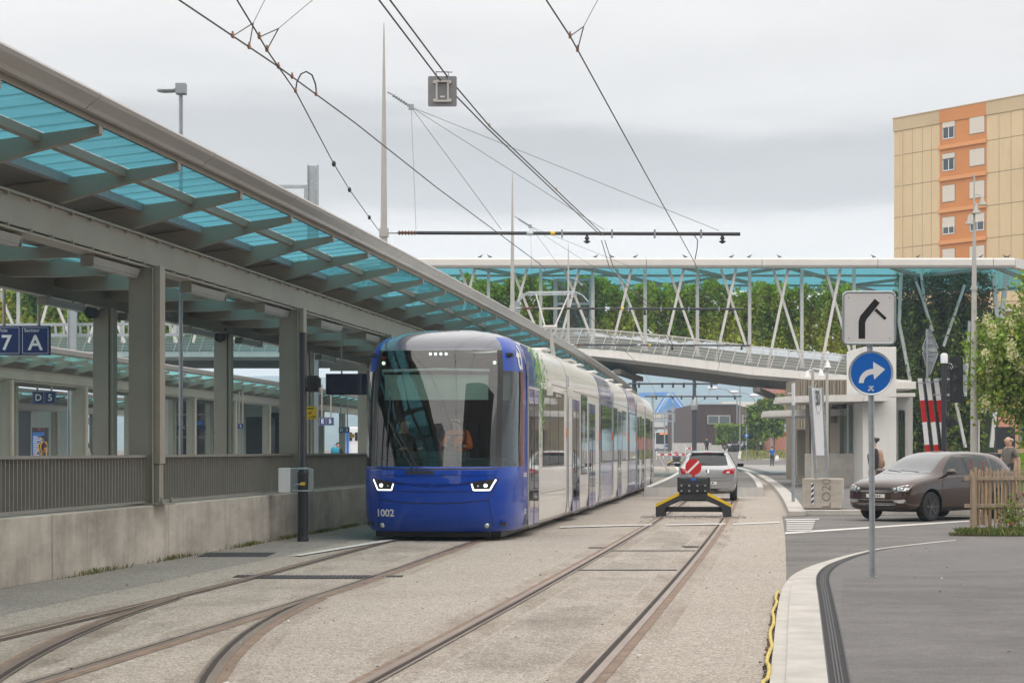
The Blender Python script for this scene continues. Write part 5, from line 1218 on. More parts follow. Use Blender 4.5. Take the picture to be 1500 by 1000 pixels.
def thin(a, q, lab, r=.005): wire([a, q], r, lab, grp='thin span wires')
def bridle(w, pa, pb, top, px, lab, cx, cy, Y):
    j = P(cx, cy, Y); e = empty('span_wire', lab, 'wire', tuple(j), group='span wires with forked bridles'); b = MB(); b.tube([onw(w, pa), j], .006, 5); b.tube([onw(w, pb), j], .006, 5); b.build('fork', 'cable', e, world=True)
    b = MB(); b.tube([j, top], .0035, 5); b.build('wire', 'cable', e, world=True)
bridle(wA, 341, 365, P(393, -10, 20), 0, 'forked span wire on the leftmost contact wire', 371, 34, 19.8); bridle(wB, 380, 391, P(470, -10, 20), 0, 'forked span wire on the branching contact wire, reaching up to the right', 408, 42, 19.2)
bridle(wR, 835, 846, P(881, -10, 20), 0, 'forked span wire on the right-hand contact wire', 855, 39, 19.8)
# jumper loops
b = MB(); a, q = onw(wB, 433), onw(wA, 464); b.tube([a, a+(q-a)*.06+Vector((0, 0, .11)), a+(q-a)*.25+Vector((0, 0, .21)), (a+q)/2+Vector((0, 0, .25)), a+(q-a)*.78+Vector((0, 0, .22)), a+(q-a)*.94+Vector((0, 0, .12)), q], .009, 6); tag(b.build('jumper_cable', mat('jumper', (.03, .035, .06), .5)), 'curved dark jumper cable joining two contact wires at upper left', 'cable')
b = MB(); b.tube([P(1017, 345, 46), P(1022, 352, 46), P(1021, 365, 46), P(1018, 380, 46)], .012, 6); tag(b.build('jumper_cable', 'black'), 'short dark cable hanging from the end of the nearest cross arm', 'cable')
thin(P(712, 190, 46), P(1048, 333, 46), 'faint guy wire') if False else None

# hanging square sign seen from the back
Ys_ = 26.3; s = empty('hanging_sign', 'grey square sign seen from behind, hung from the paired feeder cables', 'sign', tuple(P(648, 134, Ys_)))
b = MB(); r = .19; 
def rsq(b, cx, y0, y1, cz, hw, hh, rr, mi=0):
    pts = []
    for sx, sz, a0 in ((1, 1, 0), (-1, 1, 90), (-1, -1, 180), (1, -1, 270)):
        for k in range(5): a = math.radians(a0+22.5*k); pts.append(Vector((cx+sx*(hw-rr)+rr*math.cos(a), y0, cz+sz*(hh-rr)+rr*math.sin(a))))
    b.prism(pts, (0, y1-y0, 0), mi)
rsq(b, 0, 0, .012, 0, r, .2, .02); b.build('plate', mat('sign_back', (.27, .275, .29), .5, metal=.3), s)
b = MB()
for x in (-.075, .075): b.box(x-.012, x+.012, -.03, -.001, -.13, .13)
for z in (-.13, .13): b.box(-.087, .087, -.032, -.0005, z-.012, z+.012)
for x in (-.10, .10):
    for z in (-.12, .12): b.lathe([(.022, -.03), (.022, 0)], (x, 0, z), axis='y', n=8)
b.build('bracket', 'white_steel', s)
b = MB(); b.box(-.03, .03, -.005, -.001, -.08, -.06); b.build('sticker', 'signwhite', s)
b = MB(); 
for x in (-.08, .08): b.tube([(x, -.01, .13), (x, -.01, .26)], .007, 6)
b.tube([(-.09, -.01, .26), (.13, .02, .26)], .012, 6); b.build('hanger', 'galv', s)

# black mast with boxes beside the tram
p = K(-8.0, 32.4, 0); bm_ = empty('signal_post', 'dark two-stage steel post with white boxes in front of the concrete wall', 'post', tuple(p))
b = MB(); b.lathe([(.095, 0), (.095, .06), (.086, .07), (.084, 1.06), (.09, 1.07), (.09, 1.13), (.07, 1.15), (.062, 1.17), (.060, 3.38), (.055, 3.40)], n=18); b.build('post', 'anth', bm_, smooth='auto')
b = MB(); b.box(-.39, -.20, -.10, .12, .80, 1.20); b.build('white_box', 'signwhite', bm_, bevel=.01)
b = MB(); b.box(-.195, .17, .04, .06, .82, 1.19); b.box(.09, .17, -.02, .035, .82, 1.19); b.build('panel', 'galv_d', bm_)
b = MB(); 
for z in (.83, 1.19): b.tube([(-.19, -.10, z), (.14, -.10, z)], .012, 6); b.lathe([(.075, z-.02), (.075, z+.02)], n=12)
b.tube([(-.16, -.11, .92), (-.02, -.11, .94)], .014, 6); b.build('clamp', 'galv', bm_)
b = MB(); b.box(-.03, .045, -.0875, -.082, .92, .97); b.build('sticker', 'yellow', bm_)
b = MB(); b.box(.07, .25, -.05, .22, 2.44, 2.70); b.box(.22, .30, -.10, -.02, 2.50, 2.66); b.tube([(.05, 0, 2.47), (.12, 0, 2.47)], .02, 6); b.build('signal_box', 'black', bm_, bevel=.01)

# blue station signs, each hung on two rods
def blue_sign(px0, px1, py0, py1, Y, chars, lab, small=None, rod=None, grp='blue hanging platform signs'):
    a, q = P(px0, py0, Y), P(px1, py1, Y); w = q.x-a.x; h = a.z-q.z; e = empty('platform_sign', lab, 'sign', ((a.x+q.x)/2, Y, q.z), group=grp)
    b = MB(); b.box(-w/2, w/2, 0, .09, 0, h); b.build('panel', 'navy', e, bevel=.004)
    n = len(chars); cw = w/n
    for i, ch in enumerate(chars):
        x = -w/2+cw*(i+.5)
        text(ch, h*.72, 'signwhite', 'lettering', e, (x, -.004, h*(.40 if small else .5)), FACE_CAM, bold=h*.012)
        if small: text(small[i], h*.17, 'signwhite', 'lettering', e, (x-cw*.12, -.004, h*.84), FACE_CAM)
        b = MB(); hw, hh = cw*.44, h*.44; t = h*.012
        for p_, q_ in (((x-hw, h/2-hh), (x+hw, h/2-hh)), ((x+hw, h/2-hh), (x+hw, h/2+hh)), ((x+hw, h/2+hh), (x-hw, h/2+hh)), ((x-hw, h/2+hh), (x-hw, h/2-hh))): b.bar((p_[0], -.0025, p_[1]), (q_[0], -.0025, q_[1]), t, .003, up=(0, 1, 0))
        b.build('outline', 'signwhite', e)
    for x in ((-w*.3, w*.3) if rod is None else rod): b = MB(); b.tube([(x, .045, h), (x, .045, h+(1.0 if Y < 50 else 1.6))], .03 if Y < 50 else .04, 8); b.build('rod', 'steel_rib', e)
    return e
blue_sign(-12, 73, 477, 520, 36.5, ['7', 'A'], 'large navy sign reading Voie 7 Secteur A at the left edge', small=['Voie', 'Secteur'])
blue_sign(47.5, 82, 573, 592, 84, ['D', '5'], 'navy sign reading D 5 under the second canopy'); blue_sign(110, 130, 611, 621.5, 112, ['E', '3'], 'small navy sign reading E 3 between the near columns')
blue_sign(467, 489, 611, 623, 98, ['E', '5'], 'small navy sign reading E 5 right of the black post'); blue_sign(496, 512, 625, 634, 128, ['D', '5'], 'tiny navy sign reading D 5 near the tram nose'); blue_sign(348, 357, 620, 628, 100, ['1'], 'tiny square navy sign on the dark hall corner')
blue_sign(162, 171, 616, 626, 128, ['3'], 'tiny navy sign beside a far column left of the near column')
# departure monitor
a, q = P(477, 547, 44), P(538, 578, 44); e = empty('departure_monitor', 'dark blue departure monitor hanging left of the tram nose', 'monitor', ((a.x+q.x)/2, 44, q.z)); w = q.x-a.x; h = a.z-q.z
b = MB(); b.box(-w/2, w/2, 0, .14, 0, h); b.build('casing', 'anth', e, bevel=.012); b = MB(); b.box(-w/2+.02, w/2-.02, -.005, -.001, .02, h-.02); b.build('screen', mat('monitor_glass', (.008, .012, .05), .06, coat=1), e)
b = MB(); b.box(-w*.4, w*.55, .03, .10, h+.06, h+.13); b.tube([(-w*.12, .07, h), (-w*.12, .07, h+.1)], .02, 6); b.tube([(-w*.12, .07, h+.1), (-w*.12, .07, h+.9)], .02, 6); b.build('hanger', 'steel_rib', e)
# yellow warning plate
a, q = P(448.5, 595, 50), P(464, 613.5, 50); e = empty('warning_sign', 'yellow electricity warning plate right of the black post', 'sign', (a.x, 50, q.z)); w = q.x-a.x; h = a.z-q.z
b = MB(); b.box(0, w, 0, .01, 0, h); b.box(.0, w, .011, .25, .0, .02); b.build('plate', 'yellow', e)
b = MB(); b.add([(w*.05, -.002, h*.35), (w*.38, -.002, h*.62), (w*.34, -.002, h*.48), (w*.62, -.002, h*.66), (w*.36, -.002, h*.30), (w*.38, -.002, h*.45)], [tuple(range(6))]); b.build('lightning_bolt', 'signred', e)
b = MB(); b.box(w*.12, w*.7, -.002, -.001, h*.8, h*.88); b.box(w*.2, w*.9, -.002, -.001, h*.1, h*.15); b.box(w*.5, w*.9, -.002, -.001, h*.2, h*.24); b.build('text_lines', 'black', e)
for px, py, Y, lab in ((187.5, 638.5, 100, 'tiny yellow warning plate on a far column left of the near column'), (516, 638, 120, 'tiny yellow warning plate near the tram nose')):
    a = P(px, py, Y); b = MB(); b.box(-.13, .13, 0, .02, -.12, .12); b.box(-.13, .13, -.004, -.001, -.02, .02, 1); o = b.build('warning_sign', ['yellow', 'black']); o.location = a; tag(o, lab, 'sign')
# loudspeakers on the rear columns
for px, py, Y, lab in ((134, 457, 37.0, 'left'), (322, 493, 45.1, 'right')):
    a = P(px, py, Y); e = empty('loudspeaker', 'dark round loudspeaker on the rear column, the %s one' % lab, 'loudspeaker', tuple(a), group='loudspeakers on the rear columns'); b = MB(); b.lathe([(.07, .26), (.10, .2), (.115, 0), (.125, -.02), (.125, 0.0), (.10, .02)], axis='y', n=16); b.build('horn', 'anth', e, smooth='auto'); b = MB(); b.tube([(0, .1, 0), (.05, .12, .16), (.12, .2, .18)], .02, 6); b.build('bracket', 'anth', e)
# information board, station hall and walls beyond the platforms
hall = empty('station_hall', 'dim glazed station hall and pale wall behind the platforms', 'building', (P(200, 0, 132).x, 132, .38))
def hb_(px0, px1, py0, Y, dep, m, name, z0=.38, z1=None):
    a = P(px0, py0, Y); q = P(px1, py0, Y); b = MB(); b.box(a.x, q.x, Y, Y+dep, z0, a.z if z1 is None else z1); return b.build(name, m, hall, world=True)
M['hallwall'] = mat('rendered_wall', (.50, .49, .47), .8, var=.15, vscale=.5, streak=.1)
hb_(45, 98, 596, 131, .5, 'hallwall', 'wall'); hb_(-60, 45, 596, 134, .5, 'anth', 'dark_recess')
b = MB(); pts = [P(98, 596, 131), P(112, 596, 131), P(131, 666, 131), P(98, 666, 131)]; b.prism(pts, (0, .5, 0)); b.build('stair_wall', 'hallwall', hall, world=True)
b = MB(); b.bar(P(113, 606, 130), P(131, 655, 130), .12, .12); b.build('stair_rail', 'anth', hall, world=True)
hb_(228, 252, 582, 120, .5, 'concrete_l', 'pillar'); hb_(252, 316, 582, 123, .3, 'glassdark', 'glazing'); hb_(316, 345, 582, 123.2, .3, 'glassdark', 'glazing')
hb_(345, 357, 590, 118, 1, 'concrete_l', 'pillar'); hb_(357, 392, 586, 119, .4, 'hallwall', 'wall', z0=P(0, 610, 119).z); hb_(357, 384, 610, 121, .3, 'cabdark', 'dark_opening'); hb_(384, 392, 596, 118.5, .6, 'steel_taupe', 'pillar')
hb_(392, 412, 590, 120, .3, 'hallwall', 'wall', z0=P(0, 604, 120).z); hb_(394, 410, 604, 122, .1, 'glassdark', 'door')
b = MB()
for px in (262, 275, 288, 301, 326, 336): x = P(px, 0, 122.8).x; b.box(x-.06, x+.06, 122.7, 122.9, .38, P(0, 582, 123).z)
for py in (607, 640): z = P(0, py, 122.8).z; b.box(P(252, 0, 122.8).x, P(345, 0, 122.8).x, 122.72, 122.88, z-.06, z+.06)
b.build('glazing_frame', 'steel_taupe', hall, world=True)
a, q = P(253, 623, 122), P(316, 629, 122); b = MB(); b.box(a.x, q.x, 122, 122.2, q.z, a.z); nb = b.build('name_band', 'navy', hall, world=True)
text('K  1 - 3', .26, 'signwhite', 'lettering', hall, (Vector(((a.x*.62+q.x*.38), 121.99, (a.z+q.z)/2))-rootloc(hall)), FACE_CAM, bold=.004)
b = MB(); b.box(P(287, 0, 121).x, P(298, 0, 121).x, 121, 121.1, P(0, 622, 121).z, P(0, 616, 121).z); b.build('blue_plate', 'signblue', hall, world=True)
a, q = P(46.5, 626, 108), P(70, 668, 108); e = empty('timetable_board', 'tall dark timetable board with blue poster behind the backpack traveller', 'board', (a.x, 108, .38)); b = MB(); b.box(0, q.x-a.x, 0, .2, 0, a.z-.38); b.build('frame', 'black', e)
b = MB(); b.box(.03, (q.x-a.x)*.78, -.01, -.002, .5, a.z-.38-.25); ps = b.build('poster', mat('blue_poster', (.02, .10, .30), .4), e)
b = MB(); 
for i in range(11): z = 1.5-.1*i; b.box(.08, .3+.2*((i*7) % 3)/2, -.014, -.011, z+.3, z+.33)
b.build('text_lines', 'signwhite', ps); b = MB(); b.box(.35, .5, -.004, -.001, a.z-.38-.12, a.z-.38-.07); b.build('red_logo', 'signred', e)
# parked train in the gap by the tram nose
tr_ = empty('train', 'white and blue train carriage glimpsed under the second canopy beside the tram nose', 'train', (P(512, 0, 160).x, 160, .38)); b = MB(); b.box(P(500, 0, 160).x, P(600, 0, 160).x, 160, 163, .6, P(0, 625, 160).z); b.build('body', 'signwhite', tr_, world=True, bevel=.1)
b = MB()
for px in (503, 512, 520, 528): b.box(P(px, 0, 160).x, P(px+4, 0, 160).x, 159.9, 159.98, P(0, 645, 160).z, P(0, 633, 160).z)
b.build('window', 'glassdark', tr_, world=True); b = MB(); b.box(P(507.5, 0, 160).x, P(511, 0, 160).x, 159.9, 159.98, .7, P(0, 632, 160).z); b.build('door', 'signblue', tr_, world=True)
# steel profile masts and lattice behind the canopies
for px, py0, py1, Y, w, lab in ((458.5, 242, 420, 62, .34, 'grey steel profile mast rising behind the near canopy'), (757.5, 441, 520, 88, .26, 'short grey steel mast top beside the second tapered mast'), (106, 446, 520, 96, .40, 'grey steel mast behind the left canopy columns')):
    a = P(px, py0, Y); b = MB(); b.box(-w/2, -w/2+.03, -w*.4, w*.4, 0, a.z-.3); b.box(w/2-.03, w/2, -w*.4, w*.4, 0, a.z-.3); b.box(-w/2+.03, w/2-.03, -.02, .02, 0, a.z-.32)
    o = b.build('steel_mast', 'galv'); o.location = (a.x, Y, .3); tag(o, lab, 'mast')
e = empty('mast_bracket', 'horizontal grey bracket reaching left from the steel mast behind the near canopy', 'bracket', tuple(P(430, 274, 62))); b = MB(); a, q = P(402, 273.5, 62), P(450, 273.5, 62); b.bar(a, q, .1, .1); b.bar(P(448, 276, 62), P(448, 310, 62), .1, .12); b.build('beam', 'galv', e, world=True)
e = empty('lattice_gantry', 'pale lattice gantry crossing behind the left platform columns', 'gantry', tuple(P(100, 480, 97)))
b = MB()
for py in (474, 490): b.bar(P(-20, py+2, 97), P(270, py, 97), .14, .14)
for i in range(24): px = -15+12*i; b.bar(P(px, 475, 97), P(px+1, 490, 97), .1, .12)
b.build('truss', 'galv', e, world=True)
# lamps
a = P(265, 127, 33); e = empty('street_lamp', 'street lamp with flat head and grey box above the near canopy', 'street lamp', (a.x, 33, 0)); b = MB(); b.tube([(0, 0, .4), (0, 0, a.z-.1)], .035, 10); b.build('pole', 'galv', e); b = MB(); b.box(-.08, .09, -.09, .09, a.z-.13, a.z+.05); b.build('box', 'galv_d', e, bevel=.01)
b = MB(); b.loft([[(-.08-.32*t, w*math.cos(k*PI/4), a.z-.06+h*math.sin(k*PI/4)) for k in range(8)] for t, w, h in ((0, .05, .035), (.2, .07, .045), (.6, .08, .05), (.9, .05, .035), (1, .01, .01))]); b.build('lamp_head', 'galv', e, smooth=True)
p = P(1427, 0, 60); e = empty('lamp_mast', 'tall pale lamp mast with three downward floodlights in front of the apartment block', 'lamp post', (p.x, 60, .1))
b = MB(); b.lathe([(.125, 0), (.115, 2), (.09, 5), (.065, 7.2), (.045, 8.0), (.03, 8.6), (.022, 9.7)], n=14); b.lathe([(.10, P(0, 430, 60).z), (.10, P(0, 424, 60).z)], n=12); b.build('pole', 'mast', e, smooth='auto')
for dx, py in ((.22, 294), (.04, 306), (-.17, 322)):
    z = P(0, py, 60).z-.1; b = MB(); b.lathe([(.03, .12), (.05, .08), (.06, -.02), (.13, -.13), (.13, -.15)], (dx, -.12, z), n=12); b.tube([(0, 0, z+.18), (dx*.8, -.08, z+.16), (dx, -.12, z+.12)], .018, 6); b.build('floodlight', 'mast', e, smooth='auto')
b = MB(); b.box(.10, .14, -.12, .12, 1.2, 2.3); b.build('notice', 'signwhite', e)
fl = ['leftmost', 'middle', 'rightmost']
for i, (px, pxh, pyh, Y) in enumerate(((1079.5, 1047, 569.5, 250), (1107, 1078, 575, 262), (1131, 1107, 580, 275))):
    z = P(0, pyh, Y).z; a = P(px, 0, Y); h = P(pxh, 0, Y); e = empty('street_lamp', 'distant street lamp with curved arm above the timber building, the %s' % fl[i], 'street lamp', (a.x, Y, 1.2), group='curved street lamps in the distance')
    b = MB(); dx = h.x-a.x; b.tube([(0, 0, 0), (0, 0, z-2.6), (dx*.12, 0, z-1.9), (dx*.4, 0, z-1.35), (dx*.8, 0, z-1.1), (dx, 0, z-1.1)], .07, 6); b.build('pole', 'galv_d', e); b = MB(); b.ball((dx-.3, 0, z-1.1), .7, .25, .2); b.build('lamp_head', 'signwhite', e, smooth=True)
for i, (px, py0, Y, r, lab) in enumerate(((1084, 545, 240, .09, 'slim flagpole-like mast rising over the timber building'), (1129.5, 560, 225, .07, 'left one of two dark poles beside the salmon block'), (1133, 560, 225, .07, 'right one of two dark poles beside the salmon block'))):
    z = P(0, py0, Y).z; b = MB(); b.tube([(0, 0, 0), (0, 0, z-gz(Y))], [r, r*.6], 8); b.lathe([(r*1.3, 0), (r*1.3, .3)], n=8); o = b.build('slim_pole', 'galv_d'); o.location = (P(px, 0, Y).x, Y, gz(Y)); tag(o, lab, 'pole')
# floodlight posts by the kiosk
for px, Y, tops, lab in ((1190.5, 66, ((1182, 548), (1202, 546)), 'thin lamp post with two small globes above the banner'), (1211.5, 68, ((1212, 534),), 'thin lamp post with one white floodlight above the kiosk roof')):
    a = P(px, min(t[1] for t in tops)-6, Y); e = empty('lamp_post', lab, 'lamp post', (a.x, Y, .1)); b = MB(); b.tube([(0, 0, 0), (0, 0, a.z-.1)], .05, 8); b.build('pole', 'mast', e)
    for tx, ty in tops:
        t = P(tx, ty, Y); dx = t.x-a.x; b = MB(); b.lathe([(.03, .10), (.07, .05), (.08, -.03), (.12, -.10)], (dx, -.1, t.z-.1), n=10); b.tube([(0, 0, t.z+.05), (dx, -.1, t.z)], .02, 6); b.build('floodlight', 'signwhite', e, smooth='auto')

# ================================================================== SIGNS, BLOCKS, BUFFERS
Y0 = 22.6; p = P(1278, 0, Y0); sp = empty('traffic_sign', 'galvanised sign post with a square road-layout sign above a round blue right-turn arrow sign', 'road sign', (p.x, Y0, .05))
def lz(py): return P(0, py, Y0).z-.05
b = MB(); b.tube([(-.0, 0, 0), (-.015, 0, lz(560)), (-.03, 0, lz(506))], .033, 14); b.lathe([(.06, 0), (.06, .008)], n=14); b.build('post', 'galv', sp, smooth='auto')
cz, cx = lz(466), P(1272, 0, Y0).x-p.x
b = MB(); pts = []
hw = .292; rr = .05
for sx, sz, a0 in ((1, 1, 0), (-1, 1, 90), (-1, -1, 180), (1, -1, 270)):
    for k in range(5): a = math.radians(a0+22.5*k); pts.append(Vector((cx+sx*(hw-rr)+rr*math.cos(a), -.045, cz+sz*(hw-rr)+rr*math.sin(a))))
b.tube(pts+[pts[0], pts[1]], .015, 8); b.tube([(cx-.03, -.03, cz-hw), (-.02, -.01, cz-hw-.06)], .02, 8); b.build('frame', 'galv', sp, smooth=True)
b = MB(); rsq(b, cx, -.052, -.042, cz, hw-.012, hw-.012, .03); pl_ = b.build('plate', mat('weathered_white', (.66, .66, .67), .5, var=.05), sp)
def flat(pts2, y, name, m, par, sc=1.0, t=.002):
    b = MB(); b.prism([Vector((x, y, z)) for x, z in pts2], (0, -t, 0)); return b.build(name, m, par)
def sq(px, py): return (P(px, 0, Y0).x-p.x, lz(py))
b = MB(); b.prism([Vector((x, -.053, z)) for x, z in (sq(1256.5, 496), sq(1266, 496), sq(1266, 473), sq(1268, 468), sq(1287.5, 444), sq(1280, 438), sq(1259, 463), sq(1256.5, 471))], (0, -.002, 0)); b.build('thick_line', 'black', pl_)
b = MB(); b.prism([Vector((x, -.053, z)) for x, z in (sq(1279.5, 455.5), sq(1282.5, 452), sq(1297.5, 466), sq(1294.5, 469))], (0, -.002, 0)); b.build('thin_line', 'black', pl_)
b = MB()
for x, z in ((-.23, .23), (.23, .23), (-.23, -.23), (.23, -.23)): b.lathe([(.008, -.056), (.008, -.052)], (cx+x, 0, cz+z), axis='y', n=8)
b.build('rivet', 'galv_d', pl_)
cz, cx, R = lz(546.5), P(1274.5, 0, Y0).x-p.x, .245
b = MB(); b.lathe([(R-.02, -.060), (R-.008, -.066), (R+.004, -.076), (R+.010, -.06), (R+.008, -.035), (R-.02, -.033)], (cx, 0, cz), axis='y', n=48); b.build('rim', 'galv', sp, smooth='auto')
b = MB(); b.lathe([(R-.016, -.066), (R-.016, -.05)], (cx, 0, cz), axis='y', n=48); dsc = b.build('disc', 'signblue', sp)
b = MB(); b.lathe([(R-.013, -.0645), (R-.013, -.05)], (cx, 0, cz), axis='y', n=48); b.build('white_border', 'signwhite', sp)
aw = [sq(1256.5, 561.5), sq(1256.5, 556)]; 
cxx, cyy = 1276.5, 561; out = []; inn = []
for k in range(9): a = math.radians(180-90*k/8); out.append(sq(cxx+20*math.cos(a)*1.0, cyy-20.5*math.sin(a))); 
for k in range(9): a = math.radians(90+90*k/8); inn.append(sq(cxx+12.8*math.cos(a), cyy-12.5*math.sin(a)))
head = [sq(1277.5, 540.5), sq(1277.5, 530), sq(1295, 541), sq(1279, 556), sq(1278, 548.5)]
b = MB(); b.prism([Vector((x, -.067, z)) for x, z in out+head+inn], (0, -.002, 0)); b.build('arrow', 'signwhite', dsc)
b = MB(); zz = lz(569.5)
for x0_, x1_, z0_, z1_ in ((-.03, .03, .022, .03), (-.018, .018, .005, .016), (-.035, -.018, -.025, -.008), (.012, .03, -.025, -.008), (-.02, .014, -.012, -.004), (-.004, .006, -.004, .022)): b.box(cx+x0_, cx+x1_, -.0685, -.0665, zz+z0_, zz+z1_)
b.build('sticker', 'signwhite', dsc)

# concrete block with two posts and a leaning banner
Yb_ = 46.4; a = P(1180, 0, Yb_); cb = empty('concrete_block', 'weathered concrete block lettered LO20 with a striped marker on its face', 'concrete block', (P(1207, 0, 46.8).x, 46.9, .12), rz=math.radians(-14))
b = MB(); b.hexa([(-.44, -.44, 0), (.44, -.44, 0), (.44, .44, 0), (-.44, .44, 0), (-.45, -.45, .70), (.45, -.45, .70), (.45, .45, .70), (-.45, .45, .70)]); b.build('block', 'concrete', cb, bevel=.02)
text('LO20', .30, mat('scored_letter', (.20, .18, .15), .9), 'lettering', cb, (.12, -.452, .36), Matrix(((0, -1, 0), (0, 0, -1), (1, 0, 0))), ext=.001, bold=-.004)
b = MB(); b.box(-.24, -.18, -.462, -.452, .10, .60); mk = b.build('marker', 'signwhite', cb)
b = MB()
for i in range(4): z = .11+.125*i; b.add([(-.238, -.4635, z), (-.182, -.4635, z+.05), (-.182, -.4635, z+.115), (-.238, -.4635, z+.065)], [(0, 1, 2, 3)])
b.build('stripe', 'navy', mk)
bn = empty('banner', 'narrow white leaning banner with a round 30 emblem between two steel posts', 'banner', tuple(P(1206, 706, 46.9)))
tl_, tr2, bl_, br_ = P(1186.5, 566, 46.2), P(1203.5, 567, 47.6), P(1195.5, 705, 46.6), P(1212.5, 705, 47.4)
for nm, a_, q_ in (('post', tl_, bl_), ('post', tr2, br_)): b = MB(); b.bar(a_, q_, .07, .05); b.build(nm, 'galv', bn, world=True)
b = MB(); u0, u1, v0, v1 = P(1189, 568, 46.3), P(1203, 568.5, 47.45), P(1208.5, 666.5, 47.5), P(1196, 666.5, 46.5); b.prism([u0, u1, v0, v1][::-1], (-.02, -.02, 0)); sheet = b.build('sheet', 'signwhite', bn, world=True)
ux = (u1-u0).normalized(); uz = (u0-v1).normalized(); nn = uz.cross(ux).normalized(); nn = ux.cross(uz).normalized()
if nn.y > 0: nn = -nn
ctr = (u0+u1)/2+(v0-u1)*.155+nn*.026+Vector((-.012, -.012, 0))
RM = Matrix((ux, uz, nn)).transposed()
text('30', .5, 'black', 'lettering', bn, ctr-rootloc(bn)+nn*.004, RM, bold=.008, sx=1.0)
b = MB(); b.tube([ctr-rootloc(bn)+ux*.36*math.cos(t)+uz*.36*math.sin(t) for t in [2*PI*k/28 for k in range(29)]], .006, 5); b.build('ring', 'galv_d', bn)
# pole left of it
p = P(1162, 0, 52.5); e = empty('steel_pole', 'tall plain galvanised pole with a narrow plate, left of the concrete block', 'pole', (p.x, 52.5, .12)); b = MB(); b.lathe([(.045, 0), (.042, P(0, 570, 52.5).z-.12)], n=12); b.build('pole', 'galv', e, smooth='auto'); b = MB(); b.box(-.04, .0, -.35, .05, P(0, 600, 52.5).z, P(0, 568, 52.5).z); b.build('plate', 'signwhite', e); b = MB(); b.tube([(-.15, 0, 2.85), (0, 0, 2.85)], .02, 6); b.build('arm', 'galv', e)

def buffer_stop(px, Y, lab, sc=1.0):
    e = empty('buffer_stop', lab, 'buffer stop', (K(-2.1, Y, 0).x if Y < 100 else P(px, 0, Y).x, Y, .016), rz=-.13, group='black and yellow buffer stops')
    def pr(pts, y0, y1, nm, m, par=e, bev=0):
        b = MB(); b.prism([Vector((x, y0, z)) for x, z in pts], (0, y1-y0, 0)); return b.build(nm, m, par, bevel=bev)
    half = [(-.83, 0), (-.83, .28), (-.31, .54), (-.31, .86), (.31, .86), (.31, .54), (.83, .28), (.83, 0), (.65, 0), (.61, .20), (.52, .26), (.22, .38), (-.22, .38), (-.52, .26), (-.61, .20), (-.65, 0)]
    pr(half, 0, .10, 'front_frame', 'anth', bev=.012); pr([(x*.98, z*.98) for x, z in half], .45, .55, 'rear_frame', 'anth')
    pr([(-.36, .55), (-.36, .88), (.36, .88), (.36, .55)], .11, .44, 'head_block', 'anth', bev=.02)
    pr([(-.30, .53), (-.30, .73), (.30, .73), (.30, .53)], -.05, -.002, 'bumper_plate', 'black', bev=.01)
    pr([(-.64, .11), (-.64, .22), (.64, .22), (.64, .11)], .12, .3, 'cross_beam', 'black')
    for s in (-1, 1): pr([(s*.832, .215), (s*.832, .285), (s*.312, .545), (s*.312, .475)][::s], -.008, -.001, 'yellow_stripe', 'yellow')
    for x in (-.26, -.09, .09, .26):
        for z in (.575, .69): b = MB(); b.lathe([(.018, -.065), (.022, -.05)], (x, 0, z), axis='y', n=10); b.build('bolt', 'galv', e)
    b = MB(); b.tube([(0, .02, .86), (0, .02, .95)], .03, 6); b.build('sign_stem', 'signred', e); b = MB(); b.box(-.05, .05, -.01, 0, .80, .86); b.build('blue_plate', 'signblue', e)
    b = MB(); b.lathe([(.178, -.012), (.178, 0)], (0, 0, 1.10), axis='y', n=36); d = b.build('stop_disc', 'signred', e)
    b = MB(); b.prism([Vector((x, -.0125, z+1.10)) for x, z in ((-.137, -.105), (-.105, -.137), (.137, .105), (.105, .137))], (0, -.003, 0)); b.build('white_bar', 'signwhite', d)
    return e
buffer_stop(1017, 43.8, 'near black buffer stop with yellow edges and red disc, in front of the silver car'); buffer_stop(991, 178, 'small distant buffer stop with red disc between the tram tail and silver car')
b = MB(); rr_ = random.Random(9)
for i in range(900):
    x = rr_.uniform(-1.15, 1.15); y = rr_.gauss(0, .28); r = rr_.uniform(.012, .03); p = K(-2.1+x, 44.0+y, .012); b.ball(p, r, r, r*.6, 5, 3, rr_.choice([0, 1, 1]))
tag(b.build('ballast', [mat('ballast_pale', (.38, .36, .33), .9), mat('ballast_grey', (.24, .22, .20), .9)]), 'loose gravel patch under the near buffer stop', 'gravel', kind='stuff')

# traffic light with crossing barriers seen from behind
Yt = 54; p = P(1383, 0, Yt); tl2 = empty('traffic_light', 'dark traffic light seen from behind with white cap above the brown car', 'traffic light', (p.x, Yt, .12)); z = lambda py: P(0, py, Yt).z-.12
b = MB(); b.lathe([(.075, 0), (.075, z(531))], n=14); b.build('post', 'anth', tl2, smooth='auto'); b = MB(); b.lathe([(.10, z(532)), (.10, z(520)), (.07, z(517.5)), (.02, z(517))], n=14); b.build('cap', 'signwhite', tl2, smooth='auto')
b = MB(); x0_, x1_ = P(1391, 0, Yt).x-p.x, P(1411, 0, Yt).x-p.x; rsq(b, (x0_+x1_)/2, .05, .16, (z(522)+z(589))/2, (x1_-x0_)/2, (z(522)-z(589))/2, .04); hd = b.build('head', 'black', tl2)
for py in (538, 554, 570): b = MB(); b.prism([Vector((x1_+.002, .0, z(py+5))), Vector((x1_+.10, .0, z(py+4))), Vector((x1_+.12, .0, z(py-2))), Vector((x1_+.002, .0, z(py-6)))], (0, .2, 0)); b.build('visor', 'galv_d', hd); b = MB(); xm = (x0_+x1_)/2; b.add([(xm-.08, .045, z(py+6)), (xm+.02, -.02, z(py)), (xm-.08, .045, z(py-7)), (xm+.07, .045, z(py))], [(0, 1, 2), (0, 3, 1), (1, 3, 2)]); b.build('door_rib', 'anth', hd)
b = MB(); 
